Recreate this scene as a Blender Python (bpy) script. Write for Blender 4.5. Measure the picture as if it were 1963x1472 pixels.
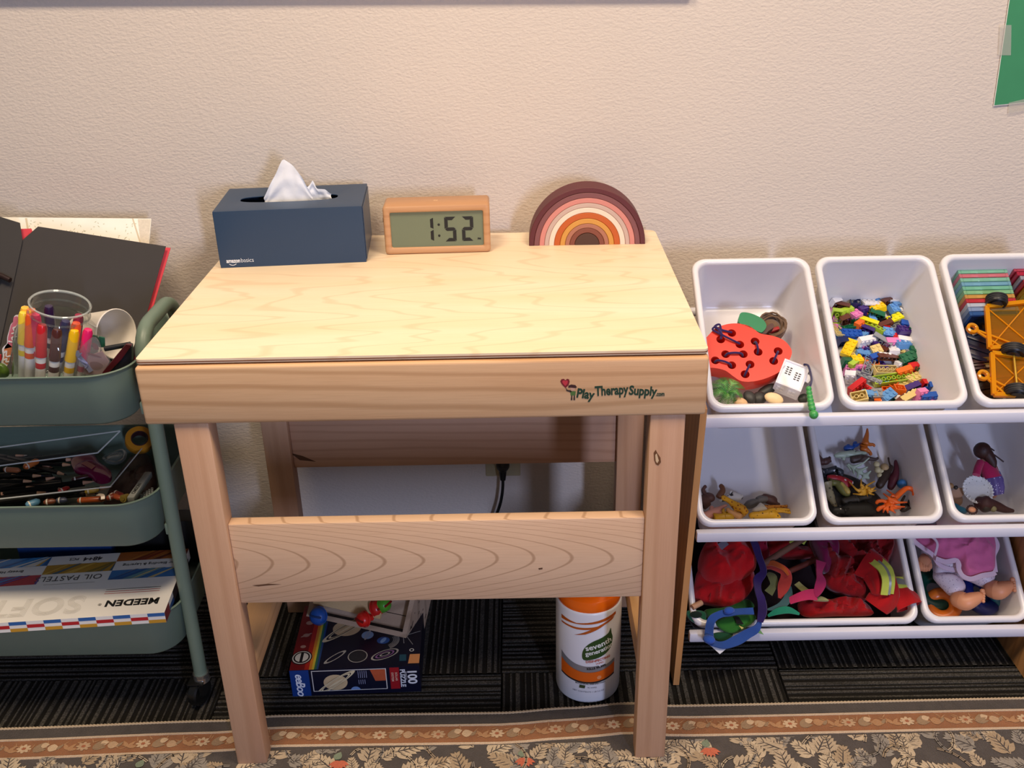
import bpy, bmesh, math, random
from mathutils import Vector as V, Matrix as M
from mathutils import noise as MN
random.seed(7)
SC = bpy.context.scene; COL = SC.collection
PI = math.pi; sin, cos = math.sin, math.cos
for o in list(bpy.data.objects): bpy.data.objects.remove(o)

# ------------------------------------------------------------------ camera
FPX = 1886.17
CAM = V((0.1238, -1.1757, 1.2288))
RR = M(((0.9997895, -0.0003212, -0.0205121), (0.0186668, 0.42896, 0.9031306), (-0.0085088, 0.9033235, -0.4288756)))
cd = bpy.data.cameras.new('camera'); cam = bpy.data.objects.new('camera', cd); COL.objects.link(cam)
cd.sensor_width = 36; cd.lens = 36 * FPX / 1963; cd.clip_start = 0.05
cam.matrix_world = M.Translation(CAM) @ M((RR[0], RR[1], -RR[2])).transposed().to_4x4()
SC.camera = cam

# ------------------------------------------------------------------ light
def area(name, loc, target, sx, sy, power, col, spread=PI):
    l = bpy.data.lights.new(name, 'AREA'); l.shape = 'RECTANGLE'; l.size = sx; l.size_y = sy
    l.energy = power; l.color = col; l.spread = spread
    o = bpy.data.objects.new(name, l); COL.objects.link(o); o.location = loc
    o.rotation_euler = (V(target) - V(loc)).to_track_quat('-Z', 'Y').to_euler(); return o
w = bpy.data.worlds.new('world'); SC.world = w; w.use_nodes = True
w.node_tree.nodes['Background'].inputs[0].default_value = (0.80, 0.84, 1.0, 1)
w.node_tree.nodes['Background'].inputs[1].default_value = 0.13
area('ceiling_lamp', (-0.45, -0.55, 2.55), (-0.45, -0.45, 0), 0.55, 0.55, 33, (1.0, 0.80, 0.58))
area('ceiling_lamp', (0.95, -0.55, 2.55), (0.95, -0.45, 0), 0.55, 0.55, 33, (1.0, 0.81, 0.60))
area('window_light', (1.35, -3.6, 1.25), (0.2, 0.4, 0.35), 0.20, 0.9, 60, (0.58, 0.66, 1.0))
SC.view_settings.view_transform = 'Standard'; SC.view_settings.look = 'None'
SC.view_settings.gamma = 1; SC.view_settings.use_curve_mapping = False; SC.view_settings.exposure = 0.02
SC.cycles.transparent_max_bounces = 24

# ------------------------------------------------------------------ pixel rays onto real planes
def ray(px, py):
    v = V(((px - 981.5) / FPX, (736 - py) / FPX, 1)); return RR.transposed() @ v
def onp(px, py, p, n):
    r = ray(px, py); n = V(n); return CAM + r * ((V(p) - CAM).dot(n) / r.dot(n))
def xp(px, py, x): return onp(px, py, (x, 0, 0), (1, 0, 0))
def yp(px, py, y): return onp(px, py, (0, y, 0), (0, 1, 0))
def zp(px, py, z): return onp(px, py, (0, 0, z), (0, 0, 1))
def toscreen(p):
    v = RR @ (V(p) - CAM); return (981.5 + FPX * v.x / v.z, 736 - FPX * v.y / v.z)
def cr(ox, oy, s): return lambda x, y: (ox + x / s, oy + y / s)     # crop pixel -> photo pixel
FLOOR = -0.008; WALL = 0.575

# ------------------------------------------------------------------ materials
def lin(h):
    h = h.lstrip('#'); c = [int(h[i:i + 2], 16) / 255 for i in (0, 2, 4)]
    return tuple(x / 12.92 if x < .04045 else ((x + .055) / 1.055) ** 2.4 for x in c)
MATS = {}
class NT:
    def __init__(s, name):
        s.m = bpy.data.materials.new(name); s.m.use_nodes = True; s.t = s.m.node_tree; s.t.nodes.clear()
        s.out = s.n('ShaderNodeOutputMaterial')
    def n(s, typ, **kw):
        x = s.t.nodes.new(typ)
        for k, v in kw.items():
            if isinstance(k, str) and hasattr(x, k): setattr(x, k, v)
        return x
    def l(s, a, b): s.t.links.new(a, b)
    def val(s, a, b, op='MULTIPLY', c=None):
        x = s.n('ShaderNodeMath', operation=op)
        for i, q in enumerate((a, b, c)):
            if q is None: continue
            if isinstance(q, (int, float)): x.inputs[i].default_value = q
            else: s.l(q, x.inputs[i])
        return x.outputs[0]
    def mix(s, f, a, b):
        x = s.n('ShaderNodeMix', data_type='RGBA')
        for q, sock in ((f, x.inputs['Factor']), (a, x.inputs['A']), (b, x.inputs['B'])):
            pass
        fs = [i for i in x.inputs if i.name == 'Factor' and i.type == 'VALUE'][0]
        A = [i for i in x.inputs if i.name == 'A' and i.type == 'RGBA'][0]; B_ = [i for i in x.inputs if i.name == 'B' and i.type == 'RGBA'][0]
        for q, sock in ((f, fs), (a, A), (b, B_)):
            if isinstance(q, (int, float)): sock.default_value = q
            elif isinstance(q, tuple): sock.default_value = (*q[:3], 1)
            else: s.l(q, sock)
        return [o for o in x.outputs if o.type == 'RGBA'][0]
    def noise(s, vec, scale, detail=3, rough=.5):
        x = s.n('ShaderNodeTexNoise'); x.inputs['Scale'].default_value = scale; x.inputs['Detail'].default_value = detail
        x.inputs['Roughness'].default_value = rough
        if vec is not None: s.l(vec, x.inputs['Vector'])
        return x.outputs['Fac']
    def coord(s, scale=(1, 1, 1)):
        t = s.n('ShaderNodeTexCoord'); m = s.n('ShaderNodeMapping'); s.l(t.outputs['Object'], m.inputs['Vector'])
        m.inputs['Scale'].default_value = scale; return m.outputs['Vector']
    def ramp(s, f, lo, hi):
        x = s.n('ShaderNodeMapRange'); s.l(f, x.inputs[0]); x.inputs[1].default_value = lo; x.inputs[2].default_value = hi
        return x.outputs[0]
    def bsdf(s, col, rough=.5, metal=0, bump=None, bstr=.2, bdist=.001, spec=.5, coat=0, sheen=0, emit=None):
        p = s.n('ShaderNodeBsdfPrincipled')
        if isinstance(col, tuple): p.inputs['Base Color'].default_value = (*col[:3], 1)
        else: s.l(col, p.inputs['Base Color'])
        p.inputs['Roughness'].default_value = rough; p.inputs['Metallic'].default_value = metal
        p.inputs['Specular IOR Level'].default_value = spec; p.inputs['Coat Weight'].default_value = coat
        p.inputs['Sheen Weight'].default_value = sheen
        if bump is not None:
            b = s.n('ShaderNodeBump'); b.inputs['Strength'].default_value = bstr; b.inputs['Distance'].default_value = bdist
            s.l(bump, b.inputs['Height']); s.l(b.outputs[0], p.inputs['Normal'])
        s.l(p.outputs[0], s.out.inputs[0]); return p
def mat(hexc, rough=.5, metal=0, var=.08, vs=30, bump=0, bs=250, bd=.001, spec=.5, coat=0, sheen=0):
    key = ('m', hexc, rough, metal, var, vs, bump, bs, bd, spec, coat, sheen)
    if key in MATS: return MATS[key]
    t = NT('surface_' + hexc.lstrip('#')); c = lin(hexc); co = t.coord()
    col = t.mix(t.noise(co, vs, 3), tuple(x * (1 - var) for x in c), tuple(min(1, x * (1 + var)) for x in c))
    t.bsdf(col, rough, metal, t.noise(co, bs, 3) if bump else None, bump, bd, spec, coat, sheen)
    MATS[key] = t.m; return t.m
def fabric(hexc, rough=.9, sheen=.3, bs=600): return mat(hexc, rough, 0, .12, 60, .5, bs, .0008, .2, 0, sheen)
def plastic(hexc, rough=.32): return mat(hexc, rough, 0, .04, 20, 0)
def tint(hexc, f=.9, rough=.08, ior=1.45, body=0.0):
    """clear or coloured see-through plastic or glass: tinted transparency under a fresnel gloss"""
    key = ('t', hexc, f, rough, ior, body)
    if key in MATS: return MATS[key]
    t = NT('clear_' + hexc.lstrip('#')); c = lin(hexc)
    tr = t.n('ShaderNodeBsdfTransparent'); tr.inputs[0].default_value = (*[1 - f + f * x for x in c], 1)
    gl = t.n('ShaderNodeBsdfGlossy'); gl.inputs['Roughness'].default_value = rough
    lw = t.n('ShaderNodeLayerWeight'); lw.inputs[0].default_value = .5
    fr = t.val(t.val(lw.outputs['Facing'], 3.0, 'POWER'), .55 * (ior - 1) / .5, 'MULTIPLY'); fr = t.val(fr, .03, 'ADD')
    base = tr.outputs[0]
    if body:
        df = t.n('ShaderNodeBsdfDiffuse'); df.inputs[0].default_value = (*c, 1)
        mx = t.n('ShaderNodeMixShader'); mx.inputs[0].default_value = body; t.l(base, mx.inputs[1]); t.l(df.outputs[0], mx.inputs[2]); base = mx.outputs[0]
    m2 = t.n('ShaderNodeMixShader'); t.l(fr, m2.inputs[0]); t.l(base, m2.inputs[1]); t.l(gl.outputs[0], m2.inputs[2])
    t.l(m2.outputs[0], t.out.inputs[0]); MATS[key] = t.m; return t.m
def wood(name, base, line, along='X', across='Z', a=4.0, k=60.0, c=0.0, c0=0.0, freq=60.0, amp=.25, nst=2.0, strength=.6, rough=.5, tint2=None, sharp=.55):
    if name in MATS: return MATS[name]
    t = NT(name); co = t.n('ShaderNodeTexCoord'); sp = t.n('ShaderNodeSeparateXYZ'); t.l(co.outputs['Object'], sp.inputs[0])
    x = sp.outputs[along]; z = t.val(sp.outputs[across], c0, 'SUBTRACT')
    sc = {'X': 12.0, 'Y': 12.0, 'Z': 12.0}; sc[along] = nst
    n1 = t.noise(t.coord((sc['X'], sc['Y'], sc['Z'])), 1.0, 2)
    f = t.val(t.val(x, a), t.val(t.val(z, z), k), 'ADD'); f = t.val(f, t.val(z, c), 'ADD'); f = t.val(f, t.val(n1, amp * 4), 'ADD')
    s = t.val(t.val(f, freq), 0, 'ADD'); s = t.n('ShaderNodeMath', operation='SINE').outputs[0] if False else t.val(s, 0, 'SINE')
    lines = t.ramp(s, sharp, 1.0)
    sc2 = {'X': 900.0, 'Y': 900.0, 'Z': 900.0}; sc2[along] = 18.0
    fine = t.noise(t.coord((sc2['X'], sc2['Y'], sc2['Z'])), 1.0, 2)
    sc3 = {'X': 14.0, 'Y': 14.0, 'Z': 14.0}; sc3[along] = 1.5
    broad = t.noise(t.coord((sc3['X'], sc3['Y'], sc3['Z'])), 1.0, 3)
    b = lin(base); l = lin(line); b2 = lin(tint2) if tint2 else tuple(q * .82 for q in b)
    col = t.mix(t.ramp(broad, .38, .66), b, b2)
    col = t.mix(t.val(lines, strength), col, l)
    col = t.mix(t.val(t.ramp(fine, .45, .8), .22), col, l)
    t.bsdf(col, rough, 0, fine, .12, .0006, .35)
    MATS[name] = t.m; return t.m

# ------------------------------------------------------------------ mesh builder
class B:
    def __init__(s): s.bm = bmesh.new()
    def _tag(s, before, mi):
        if mi:
            for f in s.bm.faces:
                if f.index == -1 or f not in before: pass
    def box(s, c, size, rot=None, bev=0, seg=2, mi=0):
        r = bmesh.ops.create_cube(s.bm, size=1); vs = r['verts']
        T = M.Translation(V(c)) @ (rot.to_4x4() if rot is not None else M.Identity(4)) @ M.Diagonal((*size, 1))
        bmesh.ops.transform(s.bm, matrix=T, verts=vs)
        fs = set(f for v in vs for f in v.link_faces)
        if bev:
            es = list(set(e for v in vs for e in v.link_edges))
            q = bmesh.ops.bevel(s.bm, geom=es, offset=bev, segments=seg, affect='EDGES', profile=.5)
            fs = set(q['faces']) | set(f for f in fs if f.is_valid)
        for f in fs: f.material_index = mi
        return s
    def ring(s, pts): return [s.bm.verts.new(p) for p in pts]
    def bridge(s, a, b, closed=True, mi=0):
        n = len(a); rng = range(n if closed else n - 1)
        for i in rng:
            j = (i + 1) % n
            try: s.bm.faces.new((a[i], a[j], b[j], b[i])).material_index = mi
            except ValueError: pass
    def cap(s, a, mi=0):
        try: s.bm.faces.new(a).material_index = mi
        except ValueError: pass
    def loft(s, rings, closed=True, cap0=True, cap1=True, mi=0):
        vs = [s.ring(r) for r in rings]
        for a, b in zip(vs, vs[1:]): s.bridge(a, b, closed, mi)
        if cap0: s.cap(vs[0][::-1], mi)
        if cap1: s.cap(vs[-1], mi)
        return s
    def cyl(s, p0, p1, r0, r1=None, n=16, mi=0, cap0=True, cap1=True, ph=0):
        p0, p1 = V(p0), V(p1); r1 = r0 if r1 is None else r1
        ex, ey = basis((p1 - p0).normalized())
        R = lambda p, r: [p + ex * (r * cos(ph + 2 * PI * i / n)) + ey * (r * sin(ph + 2 * PI * i / n)) for i in range(n)]
        return s.loft([R(p0, r0), R(p1, r1)], True, cap0, cap1, mi)
    def tube(s, path, r, n=8, closed=False, mi=0, flat=None):
        path = [V(p) for p in path]; m = len(path)
        rs = r if isinstance(r, (list, tuple)) else [r] * m
        rings = []; ex = None
        for i, p in enumerate(path):
            a = path[(i - 1) % m] if (closed or i) else p; b = path[(i + 1) % m] if (closed or i < m - 1) else p
            d = (b - a).normalized() if (b - a).length > 1e-9 else V((0, 0, 1))
            if ex is None: ex, ey = basis(d)
            else:
                ex = (ex - d * ex.dot(d)).normalized() if (ex - d * ex.dot(d)).length > 1e-6 else basis(d)[0]
                ey = d.cross(ex)
            k = flat or 1
            rings.append([p + ex * (rs[i] * cos(2 * PI * j / n)) + ey * (rs[i] * k * sin(2 * PI * j / n)) for j in range(n)])
        vs = [s.ring(q) for q in rings]
        for a, b in zip(vs, vs[1:]): s.bridge(a, b, True, mi)
        if closed: s.bridge(vs[-1], vs[0], True, mi)
        else: s.cap(vs[0][::-1], mi); s.cap(vs[-1], mi)
        return s
    def lathe(s, prof, n=32, o=(0, 0, 0), ex=V((1, 0, 0)), ey=V((0, 1, 0)), ez=V((0, 0, 1)), mi=0, closed=False):
        o = V(o); rings = []
        for r, z in prof: rings.append([o + ex * (r * cos(2 * PI * i / n)) + ey * (r * sin(2 * PI * i / n)) + ez * z for i in range(n)])
        vs = []
        for (r, z), q in zip(prof, rings):
            vs.append([s.bm.verts.new(o + ez * z)] * n if r < 1e-6 else s.ring(q))
        for a, b in zip(vs, vs[1:]):
            for i in range(n):
                j = (i + 1) % n; f = []
                for v in (a[i], a[j], b[j], b[i]):
                    if v not in f: f.append(v)
                if len(f) > 2: s.cap(f, mi)
        if closed:
            s.bridge(vs[-1], vs[0], True, mi)
        return s
    def prism(s, pts, h, mi=0):
        """closed world-space outline swept by vector h"""
        a = s.ring([V(p) for p in pts]); b = s.ring([V(p) + V(h) for p in pts])
        s.bridge(a, b, True, mi); s.cap(a[::-1], mi); s.cap(b, mi); return s
    def flat(s, pts, mi=0): s.cap(s.ring([V(p) for p in pts]), mi); return s
    def ell(s, c, r, rot=None, n=14, m=9, mi=0):
        T = (rot if rot is not None else M.Identity(3)); c = V(c); rx, ry, rz = r if isinstance(r, (tuple, list)) else (r, r, r)
        prof = [(sin(PI * i / m), -cos(PI * i / m)) for i in range(m + 1)]
        prof[0] = (0, -1); prof[-1] = (0, 1)
        k = len(s.bm.verts); s.bm.verts.ensure_lookup_table()
        before = set(s.bm.verts); s.lathe(prof, n, mi=mi)
        vs = [v for v in s.bm.verts if v not in before]
        for v in vs: v.co = c + T @ V((v.co.x * rx, v.co.y * ry, v.co.z * rz))
        return s
    def xf(s, T): bmesh.ops.transform(s.bm, matrix=T, verts=s.bm.verts); return s
    def addmesh(s, me, T=None, mi=None):
        before = set(s.bm.verts); s.bm.from_mesh(me)
        vs = [v for v in s.bm.verts if v not in before]
        if T is not None: bmesh.ops.transform(s.bm, matrix=T, verts=vs)
        if mi is not None:
            for f in set(f for v in vs for f in v.link_faces): f.material_index = mi
        return s
def basis(d):
    d = V(d).normalized(); u = V((0, 0, 1)) if abs(d.z) < .9 else V((1, 0, 0))
    ex = u.cross(d).normalized(); return ex, d.cross(ex)
def fm(o, ex, ey, ez):
    m = M((V(ex), V(ey), V(ez))).transposed().to_4x4(); m.translation = V(o); return m
def text_b(txt, size, T, ext=.0001, bold=0.0, align='LEFT', spacing=1.0, shear=0.0, sx=1.0, fit=None):
    cu = bpy.data.curves.new('lettering', 'FONT'); cu.body = txt; cu.size = size; cu.extrude = ext; cu.offset = bold
    cu.align_x = align; cu.space_character = spacing; cu.shear = shear; cu.resolution_u = 3
    ob = bpy.data.objects.new('lettering', cu); me = bpy.data.meshes.new_from_object(ob)
    if fit:
        xs = [v.co.x for v in me.vertices]; sx = fit / (max(xs) - min(xs))
    b = B(); b.addmesh(me, T @ M.Diagonal((sx, 1, 1, 1))); bpy.data.objects.remove(ob); bpy.data.curves.remove(cu); bpy.data.meshes.remove(me); return b
def curve_b(loops, ext, T):
    """filled flat outline with real holes, extruded both ways by ext"""
    cu = bpy.data.curves.new('outline', 'CURVE'); cu.dimensions = '2D'; cu.fill_mode = 'BOTH'; cu.extrude = ext
    for L in loops:
        sp = cu.splines.new('POLY'); sp.points.add(len(L) - 1)
        for i, (x, y) in enumerate(L): sp.points[i].co = (x, y, 0, 1)
        sp.use_cyclic_u = True
    ob = bpy.data.objects.new('outline', cu); me = bpy.data.meshes.new_from_object(ob)
    b = B(); b.addmesh(me, T); bpy.data.objects.remove(ob); bpy.data.curves.remove(cu); bpy.data.meshes.remove(me); return b
def smooth_path(pts, k=6, closed=False):
    pts = [V(p) for p in pts]; n = len(pts); out = []
    g = (lambda i: pts[i % n]) if closed else (lambda i: pts[max(0, min(n - 1, i))])
    for i in range(n if closed else n - 1):
        p0, p1, p2, p3 = g(i - 1), g(i), g(i + 1), g(i + 2)
        for j in range(k):
            t = j / k
            out.append(.5 * ((2 * p1) + (p2 - p0) * t + (2 * p0 - 5 * p1 + 4 * p2 - p3) * t * t + (3 * p1 - p0 - 3 * p2 + p3) * t ** 3))
    if not closed: out.append(pts[-1])
    return out

# ------------------------------------------------------------------ objects
def mesh_of(b, name, mats, smooth=40):
    bmesh.ops.recalc_face_normals(b.bm, faces=b.bm.faces)
    me = bpy.data.meshes.new(name); b.bm.to_mesh(me); b.bm.free()
    for m in (mats if isinstance(mats, (list, tuple)) else [mats]): me.materials.append(m)
    if smooth:
        me.polygons.foreach_set('use_smooth', [True] * len(me.polygons))
        me.set_sharp_from_angle(angle=math.radians(smooth))
    return me
def tag(o, label=None, cat=None, group=None, kind=None):
    for k, v in (('label', label), ('category', cat), ('group', group), ('kind', kind)):
        if v: o[k] = v
    return o
def thing(name, label, cat, loc=(0, 0, 0), mtx=None, group=None):
    o = bpy.data.objects.new(name, None); COL.objects.link(o); o.empty_display_size = .02
    o.matrix_basis = mtx if mtx is not None else M.Translation(V(loc))
    return tag(o, label, cat, group)
def rootm(o):
    while o.parent: o = o.parent
    return o.matrix_basis
def part(name, b, mats, parent, local=False, label=None, smooth=40, kind=None):
    if not local: b.xf(rootm(parent).inverted())
    o = bpy.data.objects.new(name, mesh_of(b, name, mats, smooth)); COL.objects.link(o); o.parent = parent
    return tag(o, label, None, None, kind)
def solo(name, b, mats, label, cat, loc=None, group=None, smooth=40, kind=None):
    if loc is None:
        xs = [v.co for v in b.bm.verts]; loc = (sum(v.x for v in xs) / len(xs), sum(v.y for v in xs) / len(xs), min(v.z for v in xs))
    b.xf(M.Translation(-V(loc)))
    o = bpy.data.objects.new(name, mesh_of(b, name, mats, smooth)); COL.objects.link(o); o.location = loc
    return tag(o, label, cat, group, kind)
def dup(root, mtx, label=None, group=None):
    def cp(o, par):
        c = o.copy(); COL.objects.link(c); c.parent = par
        for ch in [q for q in bpy.data.objects if q.parent == o]: cp(ch, c)
        return c
    r = cp(root, None); r.matrix_basis = mtx; return tag(r, label, None, group)
def skin(name, chains, mats, parent=None, label=None, cat=None, sub=1, group=None):
    """one continuous body: chains of (point, radius); a chain may start at ('@', index) of an earlier vertex"""
    vs = []; rs = []; es = []
    for ch in chains:
        prev = None
        for q in ch:
            if q[0] == '@': prev = q[1]; continue
            vs.append(V(q[0])); rs.append(q[1]); i = len(vs) - 1
            if prev is not None: es.append((prev, i))
            prev = i
    if parent is not None: off = rootm(parent).inverted()
    else:
        c = sum(vs, V()) / len(vs); c.z = min(v.z - r for v, r in zip(vs, rs)); off = M.Translation(-c)
    me = bpy.data.meshes.new(name); me.from_pydata([off @ v for v in vs], es, [])
    for m in (mats if isinstance(mats, (list, tuple)) else [mats]): me.materials.append(m)
    o = bpy.data.objects.new(name, me); COL.objects.link(o)
    sk = o.modifiers.new('skin', 'SKIN'); sk.use_smooth_shade = True; sk.branch_smoothing = .3
    L = me.skin_vertices[0].data
    for i, r in enumerate(rs): L[i].radius = (r, r)
    L[0].use_root = True
    sb = o.modifiers.new('subdivision', 'SUBSURF'); sb.levels = sub; sb.render_levels = sub
    if parent is not None: o.parent = parent; tag(o, label)
    else: o.location = c; tag(o, label, cat, group)
    return o
def limb(b, pts, radii, n=14, mi=0):
    """tapered round-ended limb"""
    P = smooth_path(pts, 5); R = [q[0] for q in smooth_path([(r, 0, 0) for r in radii], 5)]
    d0 = (P[0] - P[1]).normalized(); d1 = (P[-1] - P[-2]).normalized()
    pre = [(P[0] + d0 * R[0] * sin(a), R[0] * cos(a)) for a in (1.45, 1.1, .75, .4)]; post = [(P[-1] + d1 * R[-1] * sin(a), R[-1] * cos(a)) for a in (.4, .75, 1.1, 1.45)]
    return b.tube([q[0] for q in pre] + P + [q[0] for q in post], [q[1] for q in pre] + R + [q[1] for q in post], n, mi=mi)
class Frame:
    def __init__(s, o, ex, ey, en): s.o, s.ex, s.ey, s.en = V(o), V(ex).normalized(), V(ey).normalized(), V(en).normalized()
    def pt(s, x, y, h=0): return s.o + s.ex * x + s.ey * y - s.en * h
    def px(s, p, h=0): return onp(p[0], p[1], s.o - s.en * h, s.en)
    def mtx(s, x, y, h=0): return fm(s.pt(x, y, h), s.ex, s.ey, s.en)
    def loc(s, w): r = V(w) - s.o; return (r.dot(s.ex), r.dot(s.ey), -r.dot(s.en))
UP = Frame((0, 0, 0), (1, 0, 0), (0, 1, 0), (0, 0, 1))
def heap(b, pts, en, bulge=.01, skirt=.01, folds=.003, fs=40, rings=7, k=5, seed=0, mi=0, power=.6, ridge=False):
    """a soft lump: outline in space, domed along en with folds, closed underneath"""
    L = smooth_path(pts, k, True); c = sum(L, V()) / len(L); en = V(en); R = []
    R.append([p * .7 + c * .3 - en * skirt for p in L]); R.append([p - en * skirt * .6 for p in L])
    for i in range(rings):
        t = 1 - i / rings
        ring = []
        for p in L:
            q = c + (p - c) * t
            h = bulge * (1 - t * t) ** power
            if ridge:
                w_ = q + V((1, 1, 1)) * .012 * MN.noise(q * 22 + V((seed, 0, 0))); nz = MN.noise(V((w_.x * fs, (w_.y + w_.z) * fs * .45, seed * 2.7)))
                n2 = MN.noise(V((w_.x * fs * .8 + w_.z * fs, w_.y * fs * .6, seed * 1.3 + 5)))
                h += folds * (1.1 - 3.2 * min(abs(nz), .5) + .9 * n2 + .45 * MN.noise(w_ * fs * 3.1)) * min(1, (1 - t) * 3 + .3)
            else: h += folds * MN.noise(q * fs + V((seed * 3.1, seed, 0))) * min(1, (1 - t) * 3 + .25)
            ring.append(q + en * h)
        R.append(ring)
    vs = [b.ring(r) for r in R]
    for a, d in zip(vs, vs[1:]): b.bridge(a, d, True, mi)
    b.cap(vs[0][::-1], mi); t = b.bm.verts.new(c + en * (bulge + folds * MN.noise(c * fs)))
    for i in range(len(L)): b.cap((vs[-1][i], vs[-1][(i + 1) % len(L)], t), mi)
    return b
def ribbon(b, path, width, nrm, th=.0012, mi=0, k=6, twist=None):
    """a strip of cloth with thickness along a path; nrm one normal or one per path point"""
    P = smooth_path(path, k); n = len(P); sec = []
    N = [V(nrm)] * n if not isinstance(nrm[0], (tuple, list, V)) else smooth_path(nrm, k)
    W = [width] * n if not isinstance(width, (list, tuple)) else [q[0] for q in smooth_path([(x, 0, 0) for x in width], k)]
    for i, p in enumerate(P):
        d = (P[min(n - 1, i + 1)] - P[max(0, i - 1)]).normalized(); u = N[i].normalized(); s_ = d.cross(u)
        s_ = s_.normalized() if s_.length > 1e-4 else basis(d)[0]; u = s_.cross(d).normalized()
        if twist: 
            a = twist * i / n; s_, u = s_ * cos(a) + u * sin(a), u * cos(a) - s_ * sin(a)
        w = W[i] / 2
        sec.append([p - s_ * w - u * th / 2, p + s_ * w - u * th / 2, p + s_ * w + u * th / 2, p - s_ * w + u * th / 2])
    return b.loft(sec, True, True, True, mi)
def rrect(w, h, r, n=6):
    """rounded rectangle outline centred on 0, counter-clockwise"""
    P = []
    for cx, cy, a0 in ((w / 2 - r, h / 2 - r, 0), (-w / 2 + r, h / 2 - r, 90), (-w / 2 + r, -h / 2 + r, 180), (w / 2 - r, -h / 2 + r, 270)):
        for i in range(n + 1):
            a = math.radians(a0 + 90 * i / n); P.append((cx + r * cos(a), cy + r * sin(a)))
    return P
def RX(d): return M.Rotation(math.radians(d), 3, 'X')
def RY(d): return M.Rotation(math.radians(d), 3, 'Y')
def RZ(d): return M.Rotation(math.radians(d), 3, 'Z')
# ================================================================== the room
def struct(name, b, m, parent=None, smooth=40):
    o = bpy.data.objects.new(name, mesh_of(b, name, m, smooth)); COL.objects.link(o)
    if parent: o.parent = parent
    else: o['kind'] = 'structure'
    return o
t = NT('painted_wall'); co = t.coord((1, 1, 1))
n1 = t.noise(t.coord((150, 150, 260)), 1.0, 3, .55); n2 = t.noise(t.coord((55, 55, 90)), 1.0, 2)
h = t.val(t.ramp(n1, .35, .75), t.val(n2, .5), 'ADD')
c = lin('#d6cabd'); col = t.mix(t.noise(co, 6, 2), tuple(x * .97 for x in c), tuple(x * 1.03 for x in c))
t.bsdf(col, .7, 0, h, .36, .0016, .25); WALLM = t.m
struct('wall_back', B().box((0, WALL + .05, 1.2), (6, .1, 2.7)), WALLM)
struct('ceiling', B().box((0, -1.2, 2.66), (6, 3.7, .1)), mat('#e9e4da', .8))
floor = struct('floor', B().box((0, -1.2, -.05), (6, 3.6, .06)), mat('#1c1a19', .9))
# carpet tiles, quarter-turned, each with its own ribs
def ribmat(name, ax):
    t = NT(name); t_ = t.n('ShaderNodeTexCoord'); sp = t.n('ShaderNodeSeparateXYZ'); t.l(t_.outputs['Object'], sp.inputs[0])
    zz = t.ramp(sp.outputs['Z'], .0032, .0052)
    sc = (420, 420, 300); loop = t.noise(t.coord(sc), 1.0, 2, .6)
    big = t.noise(t.coord((9, 60, 9) if ax == 'Y' else (60, 9, 9)), 1.0, 2)
    col = t.mix(zz, lin('#211f1c'), t.mix(t.ramp(loop, .38, .68), lin('#383632'), lin('#5d5953')))
    col = t.mix(t.val(t.ramp(big, .5, .75), .45), col, lin('#16150f'))
    t.bsdf(col, .95, 0, loop, .9, .003, .1); return t.m
RM = ribmat('ribbed_carpet', 'X')
rnd = random.Random(3); b = B(); x = -.248; rows = []
while x < .248:
    w_ = rnd.choice([.004, .005, .0065, .009]); g = rnd.choice([.0035, .005, .0075])
    rows += [(x, .003), (x + .001, .0052), (x + w_ - .001, .0052), (x + w_, .003)]; x += w_ + g
rows = [(-.249, 0)] + [r for r in rows if r[0] < .249] + [(.249, 0)]
vs = [(b.bm.verts.new((a, -.249, z)), b.bm.verts.new((a, .249, z))) for a, z in rows]
for p, q in zip(vs, vs[1:]): b.bm.faces.new((p[0], q[0], q[1], p[1]))
tile_me = mesh_of(b, 'carpet_tile', RM, 0)
for i in range(-3, 4):
    for j in range(-2, 1):
        o = bpy.data.objects.new('carpet_tile', tile_me); COL.objects.link(o); o.parent = floor
        o.location = (.33 + .5 * i, .46 + .5 * j, FLOOR - .0055)
        if (i + j) % 2 == 0: o.rotation_euler = (0, 0, PI / 2)

# ================================================================== rug
def rug_edge(x):
    K = [(-3, .06), (-.8, .085), (-.39, .096), (-.3, .105), (.08, .104), (.2, .113), (.3, .122), (.38, .114), (.98, .119), (3, .14)]
    for (a, ya), (c, yc) in zip(K, K[1:]):
        if a <= x <= c:
            u = (x - a) / (c - a); u = u * u * (3 - 2 * u); return ya + (yc - ya) * u
    return .1
rug = thing('area_rug', 'floral bordered area rug with orange band under the front table legs', 'rug', (0, -.9, FLOOR))
PILE = lambda h, v=.25: mat(h, .95, 0, v, 45, .9, 500, .003, .1, 0, .2)
XS = [-2.2 + .04 * i for i in range(111)]
def rug_strip(name, o0, o1, zt, m, label=None):
    b = B(); R = []
    for x in XS:
        e = rug_edge(x); y0, y1 = e - o0, (e - o1 if o1 < 1 else -2.3)
        R.append([V((x, y1, FLOOR + .0005)), V((x, y0, FLOOR + .0005)), V((x, y0, zt)), V((x, y1, zt))])
    return part(name, b.loft(R), m, rug, label=label)
rug_strip('border_band', .003, .026, -.0005, PILE('#4d453f', .3), 'dark charcoal outer band')
rug_strip('border_line', .026, .0305, .0003, PILE('#c9b197', .12), 'cream line')
rug_strip('border_band', .0305, .0665, -.0003, PILE('#96633f', .25), 'orange brown floral band')
rug_strip('border_line', .0665, .0715, .0003, PILE('#cdb499', .12), 'cream line')
rug_strip('pile_field', .0715, 2, -.0003, PILE('#524a45', .3), 'dark grey field with leafy scrolls')
b = B(); P = []
for i in range(900):
    x = -1.3 + i * .003; P.append((x, rug_edge(x) - .001, FLOOR + .006 + .0005 * (i % 2)))
b.tube(P, [.0026 + .0007 * (i % 2) for i in range(900)], 6)
part('edge_binding', b, mat('#b9a487', .9), rug, label='cream whipped edge cord')
rr = random.Random(11)
MZ = [0]
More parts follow.
